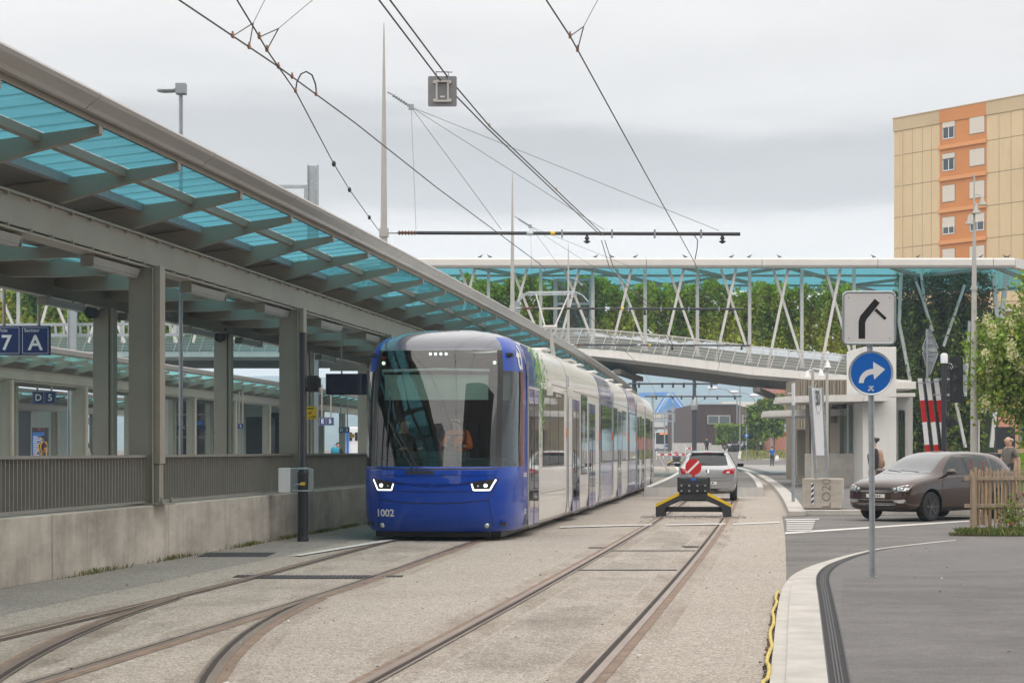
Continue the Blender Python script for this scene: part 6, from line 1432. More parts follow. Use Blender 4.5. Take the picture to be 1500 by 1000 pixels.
for py in (555, 578): b.bar((0, 0, z(py)), (x0_+.05, .08, z(py)), .03, .05); b.bar((0, 0, z(py)), (-.3, -.05, z(py)), .03, .03)
b.build('clamp', 'galv', tl2); b = MB(); b.tube([(x0_-.02, 0, z(532)), (x0_+.05, 0, z(533)), (x0_+.09, 0, z(538)), (x0_+.05, 0, z(541)), (x0_+.02, 0, z(537))], .008, 6); b.build('cable', 'signwhite', tl2)
b = MB(); b.box(P(1388, 0, Yt).x-p.x, P(1397, 0, Yt).x-p.x, -.1, .1, z(623), z(612)); b.lathe([(.06, z(622)), (.06, z(614))], (P(1399, 0, Yt).x-p.x, 0, 0), n=8); b.build('small_signal', 'black', tl2, bevel=.01)
ba = empty('barrier_boards', 'three parallel leaning red and white barrier boards behind the brown car', 'barrier', tuple(P(1368, 660, Yt+.6)))
for i, (xt, xb_) in enumerate(((1347.5, 1358.5), (1359, 1371.5), (1371, 1384.5))):
    def row(py): t = (py-554)/(658-554); return xt+(xb_-xt)*t
    for j, (ya, yb, mm) in enumerate(((554, 586, 'signwhite'), (586, 618, 'signred'), (618, 651, 'signwhite'), (651, 690, 'signred'))):
        b = MB(); A_, B_ = P(row(ya), ya, Yt+.6), P(row(yb), yb, Yt+.6); b.bar(A_, B_, .055, .12, up=(1, 0, 0)); b.build('board', mm, ba, world=True)
    if i < 2: b = MB(); b.bar(P(row(560)+6.5, 560, Yt+.7), P(row(690)+6.5, 690, Yt+.7), .03, .05, up=(1, 0, 0)); b.build('dark_strut', 'anth', ba, world=True)
b = MB(); b.bar(P(1345, 561, Yt+.5), P(1378, 558, Yt+.5), .03, .03); b.build('tie_bar', 'galv', ba, world=True)
ds = empty('crossing_sign', 'diamond-shaped crossing sign seen from behind beside the traffic light', 'sign', tuple(P(1360, 520, Yt+.3)))
b = MB()
for pts in (((1351, 511), (1361.5, 480), (1374, 510), (1372, 512), (1352, 513)), ((1351, 516), (1373, 514), (1374, 518), (1362.5, 549), (1361, 549))):
    b.prism([P(x, y, Yt+.3) for x, y in pts][::-1], (0, .02, 0))
    q_ = [P(x, y, Yt+.28) for x, y in pts]; b.tube(q_+[q_[0]], .018, 6)
for py in (492, 504, 520, 529): w_ = 9*(1-abs(py-514)/38); b.bar(P(1362-w_, py, Yt+.27), P(1362+w_, py, Yt+.27), .02, .03)
b.bar(P(1357.5, 482, Yt+.25), P(1358.5, 560, Yt+.25), .05, .05); b.build('plate', 'galv_d', ds, world=True)

# ------------------------------------------------------------------ picket fence with grass and poppies
M['wood_l'] = mat('pale_split_wood', (.50, .36, .23), .8, var=.25, vscale=6, stretch=(3, 3, .4)); M['wood_g'] = mat('grey_split_wood', (.38, .30, .22), .85, var=.3, vscale=6, stretch=(3, 3, .4))
fe = empty('picket_fence', 'rustic split-wood picket fence at the right edge', 'fence', (8.0, 35, .03)); rp_ = random.Random(21); fd = Vector((4.6, .5, 0))
for rowi in range(2):
    b = MB(); n_ = 66
    for i in range(n_):
        t = (i+rowi*.5)/n_; x, y = .06+fd.x*t, fd.y*t+(.03 if rowi else -.03); h = 1.14+rp_.uniform(-.05, .03); w = rp_.uniform(.022, .038); ln = rp_.uniform(-.035, .02); z0 = rp_.uniform(.0, .22)
        b.hexa([(x-w/2-ln, y-.008, z0), (x+w/2-ln, y-.008, z0), (x+w/2-ln, y+.008, z0), (x-w/2-ln, y+.008, z0), (x-w*.4, y-.008, h), (x+w*.4, y-.008, h-.01), (x+w*.4, y+.008, h-.01), (x-w*.4, y+.008, h)], rp_.choice([0, 0, 1]) if rowi else rp_.choice([0, 1, 1]))
    b.build('pickets', ['wood_l', 'wood_g'], fe)
for z, w in ((.96, .07), (.48, .07), (.04, .05)): b = MB(); b.bar((-.06, -.06, z), (fd.x, fd.y-.06, z+.02), .04, w); b.build('rail', 'wood_g', fe, bevel=.006)
for x in (.1, 1.55, 3.0, 4.4): b = MB(); b.box(x-.04, x+.04, -.13+x*.11, -.07+x*.11, -.03, 1.06); b.build('post', 'wood_g', fe, bevel=.006)
for x, h in ((.10, 1.30), (.30, 1.26)): b = MB(); b.tube([(x, .05, .9), (x-.02, .05, h)], .016, 6); b.build('red_stake', mat('red_stake', (.30, .09, .06), .7), fe)
M['grass_a'] = leafmat('grass_green', (.13, .19, .04)); M['grass_b'] = leafmat('grass_dry', (.36, .32, .13)); M['grass_c'] = leafmat('grass_dark', (.07, .12, .03))
def grass(name, label, pts, h, seed, mats=('grass_a', 'grass_b', 'grass_a', 'grass_c')):
    r = random.Random(seed); b = MB()
    for x, y, z in pts:
        a = r.uniform(0, 2*PI); w = r.uniform(.003, .006)*max(1, y/28); hh = h*r.uniform(.4, 1.2); lx, ly = r.gauss(0, .3)*hh, r.gauss(0, .3)*hh; dx, dy = math.cos(a)*w, math.sin(a)*w
        b.add([(x-dx, y-dy, z), (x+dx, y+dy, z), (x+lx*.4+dx*.6, y+ly*.4+dy*.6, z+hh*.6), (x+lx, y+ly, z+hh)], [(0, 1, 2), (0, 2, 3)], r.randrange(len(mats)))
    return tag(b.build(name, list(mats), fix=False), label, 'grass', kind='stuff')
gp = []; rg = random.Random(2)
for i in range(9000):
    t = rg.random(); x = 7.75+4.8*t; y = 34.65+.5*t+rg.gauss(0, .30)*(min(1, .3+t*4)); gp.append((x, y, .03))
grass('grass', 'green and dry grass around the foot of the picket fence', gp, .12, 3)
wp_ = []
for i in range(1500):
    Y = rg.choice([31, 33.5, 36, 38.2, 41, 27.3, 24.1])+rg.gauss(0, .5); q = K(-8.53+abs(rg.gauss(0, .05)), Y, .008); wp_.append((q.x, q.y, q.z))
grass('weeds', 'sparse dry weeds along the foot of the concrete wall', wp_, .07, 17, ('grass_b', 'grass_a', 'leaf_d'))
b = MB(); b.prism([Vector((7.6, 34.55, .0)), Vector((12.8, 34.2, .0)), Vector((12.8, 36.6, .0)), Vector((8.2, 35.9, .0)), Vector((7.7, 35.1, 0))], (0, 0, .055)); struct(b.build('soil', mat('grassy_soil', (.12, .11, .06), .95, var=.4, vscale=8)))
for px, py, lab in ((1481, 769, 'red poppy at the foot of the fence, the left one'), (1499, 724, 'red poppy seen through the fence at the right edge')):
    a = P(px, py, 34.7); b = MB(); 
    for k in range(5): t = 2*PI*k/5; b.add([(0, 0, 0), (.035*math.cos(t-.6), .035*math.sin(t-.6), .02), (.045*math.cos(t), .045*math.sin(t), .04), (.035*math.cos(t+.6), .035*math.sin(t+.6), .02)], [(0, 1, 2, 3)])
    b.tube([(0, 0, 0), (.01, 0, -.15), (0, 0, -(a.z-.05))], .003, 4, mi=1); o = b.build('poppy', [mat('poppy_red', (.72, .06, .02), .5), 'grass_a']); o.location = a; tag(o, lab, 'flower', 'poppies by the fence')
wp = []
for i in range(190): wp.append((8.75+rg.gauss(0, .13), 34.85+rg.gauss(0, .08), .1+abs(rg.gauss(.25, .16))))
tag(leaves('weed_plant', wp, .07, ['leaf_e', 'leaf_b'], seed=3), 'leafy green weed growing through the picket fence', 'plant', kind='stuff')

# ================================================================== CARS
M['brownpaint'] = mat('brown_metallic', (.052, .026, .018), .25, metal=.4, coat=1, spec=.5); M['silverpaint'] = mat('silver_metallic', (.37, .38, .40), .25, metal=.5, coat=1)
M['redpaint'] = mat('red_paint', (.45, .015, .02), .3, coat=1); M['tailred'] = mat('tail_lamp_red', (.42, .01, .02), .12, coat=1); M['grille'] = mat('grille_black', (.015, .015, .016), .4); M['plate'] = mat('number_plate', (.68, .68, .66), .5)
M['rimdark'] = mat('dark_rim', (.10, .10, .105), .3, metal=.6); M['rimsilver'] = mat('silver_rim', (.45, .46, .48), .3, metal=.7)
STN = [(0, .58, .34, .60, .64, .44), (.025, .70, .26, .67, .72, .52), (.10, .79, .21, .73, .79, .58), (.32, .835, .19, .80, .87, .62), (.75, .842, .18, .87, .94, .62), (1.05, .845, .18, .915, 1.00, .62), (1.42, .845, .18, .94, 1.24, .585), (1.78, .845, .18, .955, 1.405, .555), (2.3, .845, .18, .97, 1.455, .56), (2.9, .845, .18, .985, 1.45, .56), (3.3, .842, .19, 1.00, 1.425, .555), (3.60, .83, .20, 1.01, 1.375, .55), (3.74, .82, .22, 1.01, 1.28, .55), (3.87, .81, .24, .99, 1.05, .58), (3.94, .78, .27, .90, .94, .54), (3.97, .68, .33, .78, .82, .44)]
def car(name, label, loc, rz, paint, sc=(1, 1, 1), rim='rimdark', group=None, front=True, rear=True, detail=True):
    e = empty(name, label, 'car', loc, rz=rz, group=group); sx, sy, sz = sc
    b = MB(); rings = []
    for x, w, zb, zl, zt_, wt_ in STN:
        h = zl-zb
        half = [(0, zb), (w*.72, zb), (w*.93, zb+.05*min(1, h/.3)), (w*.985, zb+h*.28), (w, zb+h*.58), (w*.99, zb+h*.84), (w*.975, zl-.015), (w*.94, zl+.012), (wt_*1.10+(w-wt_)*.06, zt_-(zt_-zl)*.18), (wt_*.92, zt_-(zt_-zl)*.015), (wt_*.5, zt_+.012), ]
        ring = half+[(0, zt_+.02)]+[(-y, z) for y, z in half[:0:-1]]
        rings.append([(x*sx, y*sy, z*sz) for y, z in ring])
    b.loft(rings); o = b.build('body', [paint, 'grille'], e, smooth=True)
    s = o.modifiers.new('s', 'SUBSURF'); s.levels = 2; s.render_levels = 2
    dg = bpy.context.evaluated_depsgraph_get(); dg.update(); me = bpy.data.meshes.new_from_object(o.evaluated_get(dg)); bv = BVHTree.FromPolygons([v.co.copy() for v in me.vertices], [tuple(p.vertices) for p in me.polygons])
    bm = bmesh.new(); bm.from_mesh(me); RA = .365
    for xw in (.80*sx, 3.26*sx):                      # wheel arches: cut the skin along a circle and open it
        for k in range(20):
            t = 2*PI*k/20; fs = [f for f in bm.faces if abs(f.calc_center_median().x-xw) < RA*1.5 and f.calc_center_median().z < .315+RA*1.5 and abs(f.calc_center_median().y) > .5]
            gs = set(fs); gs.update(v for f in fs for v in f.verts); gs.update(ed for f in fs for ed in f.edges)
            bmesh.ops.bisect_plane(bm, geom=list(gs), plane_co=(xw+RA*math.cos(t)*.994, 0, .315+RA*math.sin(t)*.994), plane_no=(math.cos(t), 0, math.sin(t)), dist=1e-5)
        kill = [f for f in bm.faces if abs(f.calc_center_median().y) > .5 and (f.calc_center_median().x-xw)**2+(f.calc_center_median().z-.315)**2 < RA*RA]
        bmesh.ops.delete(bm, geom=kill, context='FACES')
    bm.to_mesh(me); bm.free(); o.modifiers.clear(); o.data = me; me.name = 'body'; me.set_sharp_from_angle(angle=math.radians(40))
    wl_ = MB()
    for xw in (.80*sx, 3.26*sx):
        for sd_ in (-1, 1):
            r0_ = [(xw+RA*1.0*math.cos(PI*k/16*1.0-.25+.5*k/16), .315+RA*math.sin(PI*k/16-.25+.5*k/16)) for k in range(17)]
            wl_.strip([(x, sd_*.825*sy, z) for x, z in r0_], [(x, sd_*.50, z) for x, z in r0_]); wl_.add([(x, sd_*.50, z) for x, z in r0_], [tuple(range(17))])
    wl_.build('wheel_arch', 'grille', o)
    def S(p, ax):
        return [((u*sx if ax == 'y' else u*sy), v*(sz if ax != 'z' else sy)) for u, v in p]
    def pt(polys, ax, sg, nm, m, off=.004, par=o, step=.07):
        b = MB()
        for p in polys: v, f = patch(bv, S(p, ax), ax, sg, step, off); b.add(v, f)
        return b.build(nm, m, par, smooth=True)
    for sd_ in (-1, 1):
        wn = pt([[(1.30, .965), (1.32, 1.04), (1.62, 1.25), (1.86, 1.365), (2.10, 1.39), (2.10, .99)]], 'y', sd_, 'side_window', 'carglass')
        pt([[(2.18, .995), (2.18, 1.39), (2.6, 1.39), (2.98, 1.355), (3.05, 1.33), (3.0, 1.025)]], 'y', sd_, 'side_window', 'carglass')
        pt([[(3.06, 1.03), (3.12, 1.32), (3.36, 1.235), (3.50, 1.12), (3.40, 1.06)]], 'y', sd_, 'side_window', 'carglass')
        pt([[(2.105, .99), (2.175, .99), (2.175, 1.395), (2.105, 1.395)]]+pline([(1.26, .955), (2.2, .975), (3.0, 1.01), (3.45, 1.05)], .022), 'y', sd_, 'pillar_trim', 'grille')
        if detail:
            pt(pline([(1.17, .30), (1.14, .55), (1.22, .93)], .008)+pline([(2.14, .28), (2.14, .97)], .008)+pline([(2.95, .6), (3.02, .98)], .008)+pline([(1.18, .27), (2.85, .27)], .008), 'y', sd_, 'door_seam', 'grille')
            b = MB(); 
            for x in (1.95, 2.83): h = bv.ray_cast(Vector((x*sx, sd_*5, .83*sz)), Vector((0, -sd_, 0)))[0]; b.bar(h+Vector((-.08, sd_*.02, 0)), h+Vector((.08, sd_*.02, .005)), .03, .025)
            b.build('door_handle', paint, o, bevel=.006)
            pt(pline([(1.25, .235), (2.8, .235)], .05), 'y', sd_, 'sill', 'grille')
        # mirror
        b = MB(); h = bv.ray_cast(Vector((1.36*sx, sd_*5, .95*sz)), Vector((0, -sd_, 0)))[0]; q = h+Vector((.0, sd_*.13, .07))
        b.loft([[q+Vector((dx, .11*w*math.cos(t)*1.0, .065*w*math.sin(t)+.0)) for t in [2*PI*k/10 for k in range(10)]] for dx, w in ((-.09, .25), (-.07, .75), (-.02, 1), (.04, .96), (.045, .9))]); b.bar(h+Vector((0, -sd_*.03, -.01)), q+Vector((0, -sd_*.06, -.03)), .06, .03, 1); mi_ = b.build('wing_mirror', [paint, 'grille'], o, smooth=True)
        b = MB(); b.box(q.x+.046, q.x+.05, q.y-.09, q.y+.09, q.z-.05, q.z+.05); b.build('mirror_glass', 'carglass', mi_)
    pt([[(-.63, 1.005), (-.50, 1.365), (.50, 1.365), (.63, 1.005), (.3, .985), (-.3, .985)]], 'x', -1, 'windscreen', 'carshield', step=.025, off=.009)
    pt([[(-.57, 1.035), (-.50, 1.33), (.50, 1.33), (.57, 1.035), (.3, 1.02), (-.3, 1.02)]], 'x', 1, 'rear_window', 'carglass', step=.025, off=.009)
    for sd_ in (-1, 1):
        if front:
            hl = pt([[(sd_*.40, .635), (sd_*.44, .70), (sd_*.72, .765), (sd_*.78, .74), (sd_*.76, .64), (sd_*.5, .60)]], 'x', -1, 'headlight', 'lens', off=.008)
            pt([pline([(sd_*.42, .625), (sd_*.75, .625)], .014)[0]]+[[(sd_*.47+.075*math.cos(t)*1, .672+.05*math.sin(t)) for t in [2*PI*k/12 for k in range(12)]], [(sd_*.64+.06*math.cos(t), .69+.045*math.sin(t)) for t in [2*PI*k/12 for k in range(12)]]], 'x', -1, 'reflector', 'glassdark', off=.012, par=hl)
            pt([[(sd_*.46, .395), (sd_*.46, .45), (sd_*.70, .46), (sd_*.73, .43), (sd_*.68, .395)]], 'x', -1, 'fog_light', 'lens', off=.008)
        if rear:
            tlp = pt([[(sd_*.40, .80), (sd_*.48, .90), (sd_*.76, .95), (sd_*.80, .86), (sd_*.74, .78)]] if sc[0] > .99 and paint != 'brownpaint' else [[(sd_*.50, .80), (sd_*.50, .93), (sd_*.78, .95), (sd_*.79, .80)]], 'x', 1, 'tail_light', 'tailred', off=.012)
            pt([[(sd_*.52, .805), (sd_*.54, .85), (sd_*.62, .86), (sd_*.62, .805)]], 'x', 1, 'reverse_lamp', 'plate', off=.015, par=tlp)
    if front:
        pt([[(-.39, .605), (-.42, .68), (.42, .68), (.39, .605)]], 'x', -1, 'grille', 'grille', off=.006)
        pt(pline([(-.40, .615), (.40, .615)], .012)+pline([(-.40, .642), (.40, .642)], .006), 'x', -1, 'grille_bar', 'chrome', off=.012)
        pt([[(-.50, .30), (-.56, .42), (.56, .42), (.50, .30)]], 'x', -1, 'lower_grille', 'grille', off=.006)
        pt(pline([(-.70, .39), (-.50, .40), (-.44, .445), (.44, .445), (.50, .40), (.70, .39)], .015)+pline([(-.5, .37), (.5, .37)], .006)+pline([(-.5, .34), (.5, .34)], .006), 'x', -1, 'chrome_strip', 'chrome', off=.014)
        pt([[(-.24, .49), (-.24, .565), (.24, .565), (.24, .49)]], 'x', -1, 'number_plate', 'plate', off=.02)
        pt([[(-.13+.06*i, .51), (-.13+.06*i, .545), (-.095+.06*i, .545), (-.095+.06*i, .51)] for i in range(5)], 'x', -1, 'plate_marks', 'grille', off=.023)
        pt(pline([(-.66, .86), (-.60, .74), (-.42, .70), (.42, .70), (.60, .74), (.66, .86)], .006), 'x', -1, 'bonnet_seam', 'grille', off=.004)
        b = MB()
        for y0, y1 in ((-.35, .15), (.1, .5)): h0 = bv.ray_cast(Vector((-5, y0*sy, 1.02*sz)), Vector((1, 0, 0)))[0]; h1 = bv.ray_cast(Vector((-5, y1*sy, 1.05*sz)), Vector((1, 0, 0)))[0]; b.tube([h0-Vector((.015, 0, 0)), h1-Vector((.015, 0, 0))], .008, 5)
        b.build('wiper', 'grille', o)
    if rear:
        pt(pline([(-.70, .66), (-.62, .585), (.62, .585), (.70, .66)], .008)+pline([(-.60, .98), (-.58, .72), (-.5, .66), (.5, .66), (.58, .72), (.60, .98)], .007), 'x', 1, 'tailgate_seam', 'grille')
        pt([[(-.26, .47), (-.26, .56), (.26, .56), (.26, .47)]], 'x', 1, 'number_plate', 'plate', off=.015)
        pt([[(-.16+.07*i, .495), (-.16+.07*i, .54), (-.115+.07*i, .54), (-.115+.07*i, .495)] for i in range(5)], 'x', 1, 'plate_marks', 'grille', off=.018)
        pt([[(-.55, .27), (-.60, .36), (.60, .36), (.55, .27)]], 'x', 1, 'bumper_insert', 'grille')
        pt([[(.055*math.cos(t), .86+.055*math.sin(t)) for t in [2*PI*k/14 for k in range(14)]]], 'x', 1, 'badge', 'chrome', off=.012)
        b = MB(); h = bv.ray_cast(Vector((3.45*sx, 0, 5)), Vector((0, 0, -1)))[0]; b.box(h.x, h.x+.26, -.48*sy, .48*sy, h.z-.035, h.z+.0); b.build('spoiler', paint, o, bevel=.012); b = MB(); b.box(h.x+.262, h.x+.268, -.12, .12, h.z-.03, h.z-.01); b.build('brake_light', 'tailred', o)
        b = MB(); h = bv.ray_cast(Vector((5, .0, 1.09*sz)), Vector((-1, 0, 0)))[0]; b.tube([h+Vector((.02, 0, -.02)), h+Vector((.02, -.32*sy, -.005))], .012, 6); b.build('rear_wiper', 'grille', o)
        b = MB(); h = bv.ray_cast(Vector((3.1*sx, 0, 5)), Vector((0, 0, -1)))[0]; b.tube([h, h+Vector((.08, 0, .2))], .006, 5); b.build('aerial', 'grille', o)
    R_ = .305
    wm = None
    for xw in (.80, 3.26):
        for sd_ in (-1, 1):
            y = sd_*.725*sy
            b = MB(); pr_ = [(.20, -.10), (R_-.03, -.105), (R_-.008, -.09), (R_, -.06), (R_, .06), (R_-.008, .09), (R_-.03, .105), (.20, .10)]; b.lathe([(r, h) for r, h in pr_], (0, 0, 0), axis='y', n=32); w = b.build('wheel', 'rubber', e, smooth='auto'); w.location = (xw*sx, y, R_)
            b = MB(); b.lathe([(.205, sd_*.088), (.20, sd_*.104), (.19, sd_*.100), (.185, sd_*.06), (.04, sd_*.055)], axis='y', n=28)
            for k in range(6):
                a = 2*PI*k/6; d = Vector((math.cos(a), 0, math.sin(a))); b.bar(d*.02+Vector((0, sd_*.088, 0)), d*.195+Vector((0, sd_*.096, 0)), .035, .05, up=(0, 1, 0), w2=.025)
            b.lathe([(.045, sd_*.08), (.045, sd_*.108), (.02, sd_*.112)], axis='y', n=14); r = b.build('rim', rim, w, smooth='auto')
    return e
car('parked_car', 'brown metallic hatchback standing across the side road behind the signpost', (7.95+.15, 41.95-.42, .006), math.atan2(.67, .74), 'brownpaint')
# nose centre: shift so the near front corner sits where the photo shows it
cb_ = bpy.data.objects['parked_car']; fwd = Vector((-.74, -.67, 0)); lat = Vector((-.67, .74, 0)); cb_.location = Vector((8.22, 41.0, .006))+lat*.84-Vector((.05, 0, 0))
car('parked_car', 'silver hatchback seen from behind, standing on the right track beyond the red disc', (P(1040, 0, 57).x, 57, .016), 0, 'silverpaint', sc=(1.01, 1.02, 1.0), rim='rimsilver')
sc_ = bpy.data.objects['parked_car.001']; ang = math.atan2(-1, -.115); sc_.rotation_euler = (0, 0, ang); rearp = P(1036.5, 0, 57.5); sc_.location = Vector((rearp.x, 57.5, .016))+Vector((.115, 1, 0)).normalized()*4.0
p = P(1147, 0, 285); rc = car('parked_car', 'bright red car parked far off behind the young trees', (p.x-2, 285, 1.2), .35, 'redpaint', sc=(1.05, 1.0, 1.05), detail=False)

# bus
bx = P(969, 0, 300); bs = empty('bus', 'white and blue bus with orange destination display coming towards us beside the tram tail', 'bus', (bx.x+.3, 300, 1.2), rz=-.08)
b = MB(); b.box(-1.27, 1.27, 0, 11.5, .3, 3.0); b.build('body', 'signwhite', bs, bevel=.12); b = MB(); b.box(-1.15, 1.15, -.03, -.005, 1.15, 2.85); b.build('windscreen', 'glassdark', bs, bevel=.01)
b = MB(); b.box(-.6, .8, -.05, -.035, 2.55, 2.78); b.build('destination_display', mat('display_orange', (1, .25, .05), .5, emit=.5), bs); b = MB(); b.box(.05, 1.2, -.03, -.006, .65, 1.0); b.box(1.271, 1.28, .3, 3.5, .4, 2.9); b.build('blue_panel', 'signblue', bs)
b = MB(); b.box(-1.1, 1.1, -.02, .2, .15, .32); b.build('bumper', 'black', bs); b = MB(); b.box(1.2715, 1.285, 4, 11.2, 1.3, 2.6); b.build('side_window', 'glassdark', bs); b = MB(); b.box(-.9, .9, 1, 8, 3.0, 3.35); b.build('roof_unit', 'signwhite', bs, bevel=.08)
for s in (-1, 1):
    b = MB(); b.lathe([(.46, s*.95), (.48, s*1.0), (.48, s*1.22), (.44, s*1.26)], (0, 0, 0), axis='x', n=18); w = b.build('wheel', 'rubber', bs); w.location = (0, 2.4, .48)
    b = MB(); b.box(s*.9-.13, s*.9+.13, -.035, -.006, .45, .6); b.build('headlight', 'lens', bs)
    b = MB(); b.box(s*1.42-.08, s*1.42+.08, -.25, -.2, 2.1, 2.6); b.bar((s*1.2, -.1, 2.8), (s*1.42, -.22, 2.6), .04, .04); b.build('mirror', 'black', bs)

# motorcycles in a row
def moto(px, Y, rz, m, lab):
    p = P(px, 0, Y); e = empty('motorcycle', lab, 'motorcycle', (p.x, Y, gz(Y)), rz=rz, group='motorcycles parked in a row')
    for y in (-.65, .65):
        b = MB(); b.lathe([(.20, -.05), (.30, -.05), (.31, 0), (.30, .05), (.20, .05)], axis='x', n=16); w = b.build('wheel', 'rubber', e); w.location = (0, y, .31)
    b = MB(); b.loft([[(w*math.cos(t), y, zc+h*math.sin(t)) for t in [2*PI*k/8 for k in range(8)]] for y, zc, w, h in ((-.6, .75, .06, .06), (-.4, .80, .18, .15), (0, .72, .20, .24), (.4, .80, .17, .14), (.8, .88, .10, .07), (.95, .92, .03, .03))]); b.build('body', m, e, smooth=True)
    b = MB(); b.ball((0, .25, .93), .14, .35, .06); b.build('seat', 'black', e, smooth=True); b = MB(); b.tube([(-.35, -.42, 1.02), (0, -.5, 1.08), (.35, -.42, 1.02)], .025, 6); b.tube([(0, -.65, .31), (0, -.48, 1.05)], .03, 6); b.build('handlebar', 'anth', e)
    b = MB(); b.prism([Vector((-.16, -.62, .95)), Vector((.16, -.62, .95)), Vector((.13, -.5, 1.32)), Vector((-.13, -.5, 1.32))], (0, .02, 0)); b.build('windshield', 'glassdark', e); b = MB(); b.ball((0, -.66, .9), .09, .06, .09); b.build('headlight', 'lens', e)
for i, (px, m, s) in enumerate(((1067, 'galv', 'pale grey scooter leftmost in the far parking row'), (1071.5, 'black', 'black motorcycle right of the round red-rimmed sign'), (1076, 'anth', 'dark grey motorcycle, third from the left in the row'), (1081, 'black', 'black and red motorcycle in the middle of the row'), (1087, 'signwhite', 'white scooter with tall windshield in the row'), (1092.5, 'black', 'black motorcycle at the right end of the row'), (1115, 'anth', 'lone dark motorcycle beside the young tree'))): moto(px, 240+i*.7, .5-.12*i, m, s)

# far small signs
def rsign(name, px, py, r_px, Y, cols, lab, h0=None, cat='road sign'):
    a = P(px, py, Y); r = r_px*Y/F; g = gz(Y); e = empty(name, lab, cat, (a.x, Y, g)); b = MB(); b.tube([(0, .03, 0), (0, .03, a.z-g+r)], .035, 8); b.build('post', 'galv', e)
    for k, (f, m) in enumerate(cols): b = MB(); b.lathe([(r*f, -.03-.04*k), (r*f, -.01-.04*k)], (0, 0, a.z-g), axis='y', n=24); b.build('disc', m, e)
    return e
rsign('road_sign', 1061.8, 653.5, 4.4, 118, ((1, 'signred'), (.66, 'signwhite')), 'round white sign with thick red rim right of the silver car')
e = rsign('road_sign', 1151.5, 623, 3.2, 150, ((1, 'galv_d'),), 'grey round sign back above two smaller plates on a slim post left of the kiosk'); g = 0
b = MB(); zz = P(0, 636, 150).z; b.prism([Vector((-.16, -.02, zz+.12)), Vector((.16, -.02, zz+.12)), Vector((0, -.02, zz-.16))][::-1], (0, .01, 0)); b.build('triangle', 'signred', e); b = MB(); zz = P(0, 630, 150).z; b.box(-.15, .15, -.02, 0, zz-.12, zz+.12); b.build('plate', 'galv', e)
a = P(1093.5, 638, 190); e = empty('parking_sign', 'small blue P parking sign in front of the hedge', 'road sign', (a.x, 190, gz(190))); z_ = a.z-gz(190); b = MB(); b.tube([(0, .03, 0), (0, .03, z_+.9)], .04, 8); b.build('post', 'galv', e); b = MB(); b.box(-.19, .19, -.02, 0, z_-.19, z_+.19); b.build('plate', 'signblue', e); text('P', .30, 'signwhite', 'lettering', e, (0, -.024, z_), FACE_CAM, bold=.01)
for i, (px, py1) in enumerate(((1079, 675), (1108.5, 675), (1143, 668))):
    Y = 4376/(py1-658) if i < 2 else 236; p = P(px, 0, Y); b = MB(); b.tube([(0, 0, 0), (0, 0, 1.1)], .06, 8); b.ball((0, 0, 1.1), .065); o = b.build('bollard', 'galv_d'); o.location = (p.x, Y, gz(Y)); tag(o, ['slim grey bollard right of the red-rimmed sign', 'slim grey bollard at the foot of the young tree', 'slim bollard left of the grey sign back'][i], 'bollard', 'grey bollards round the plaza')

# ================================================================== TREES AND HEDGE
M['bark'] = mat('bark', (.16, .13, .10), .9, var=.35, vscale=8, bump=.4, stretch=(1, 1, .2))
def tree(name, label, loc, H, R, th, n, size, mats, seed, cat='tree', group=None, squash=1.0, nclump=60, tr=.09, lean=0):
    r = np.random.default_rng(seed); e = empty(name, label, cat, loc, group=group); rr = random.Random(seed)
    b = MB(); top = H*.86; trunk = [(0, 0, 0), (.02*H*lean, .01*H, th*.5), (.0, 0, th), (.03*H, .02*H, (th+top)/2), (0, 0, top)]; b.tube(trunk, [tr, tr*.85, tr*.75, tr*.45, tr*.12], 9)
    cc = np.array([0, 0, (th+H)/2+.05*H]); rad = np.array([R, R, (H-th)/2*1.08]); cl = []
    while len(cl) < nclump:
        d = r.normal(size=3); d /= np.linalg.norm(d); q = d*r.uniform(.35, 1.0)**.6
        q *= 1-.25*max(0, q[2]) if squash < 1 else 1
        cl.append(cc+q*rad*(.9+.16*math.sin(5*d[0]+seed)+.12*math.sin(7*d[1]+d[2]*4)))
    for k in range(14): 
        t = cl[rr.randrange(len(cl))]; z0 = th*.8+(top-th)*rr.random()*.7; b.tube([(0, 0, z0), (t[0]*.5, t[1]*.5, z0+(t[2]-z0)*.6), tuple(t)], [tr*.4, tr*.22, tr*.08], 5)
    b.build('trunk', 'bark', e, smooth=True)
    pts = np.concatenate([c_+r.normal(size=(n//nclump, 3))*R*r.uniform(.10, .24)*np.array([1, 1, .8]) for c_ in cl])
    leaves('crown', pts, size, mats, e, seed=seed); return e, cl
tdesc = ['young green tree with two leaders standing on the plaza', 'fuller young green tree right of the plaza walker', 'small green tree behind the slim posts left of the kiosk', 'low bright green tree beyond the parked motorcycles']
G4 = ['leaf_b', 'leaf_a', 'leaf_e', 'leaf_b']
for i, (px, py0, pyb, py2, Y, Rp, n) in enumerate(((1109, 586, 672, 652, 205, 16, 5200), (1134, 582, 668, 650, 216, 20, 6800), (1160, 603, 663, 648, 228, 16, 3600), (1118, 606, 663, 646, 232, 18, 3600))):
    H = (658-py0)*Y/F+1.5-gz(Y); th = (658-py2)*Y/F+1.5-gz(Y); tree('young_tree', tdesc[i], (P(px, 0, Y).x, Y, gz(Y)), H, Rp*Y/F, max(th, .8), n, .34, G4, 30+i, group='young trees on the plaza', nclump=46)
ex, cl = tree('flowering_tree', 'leafy tree with cream blossom clusters leaning in at the right edge', (P(1518, 0, 60).x, 60, .1), 6.0, 1.8, 1.6, 30000, .15, ['leaf_e', 'leaf_b', 'leaf_e', 'leaf_c'], 51, nclump=120)
r = np.random.default_rng(5); bp_ = []
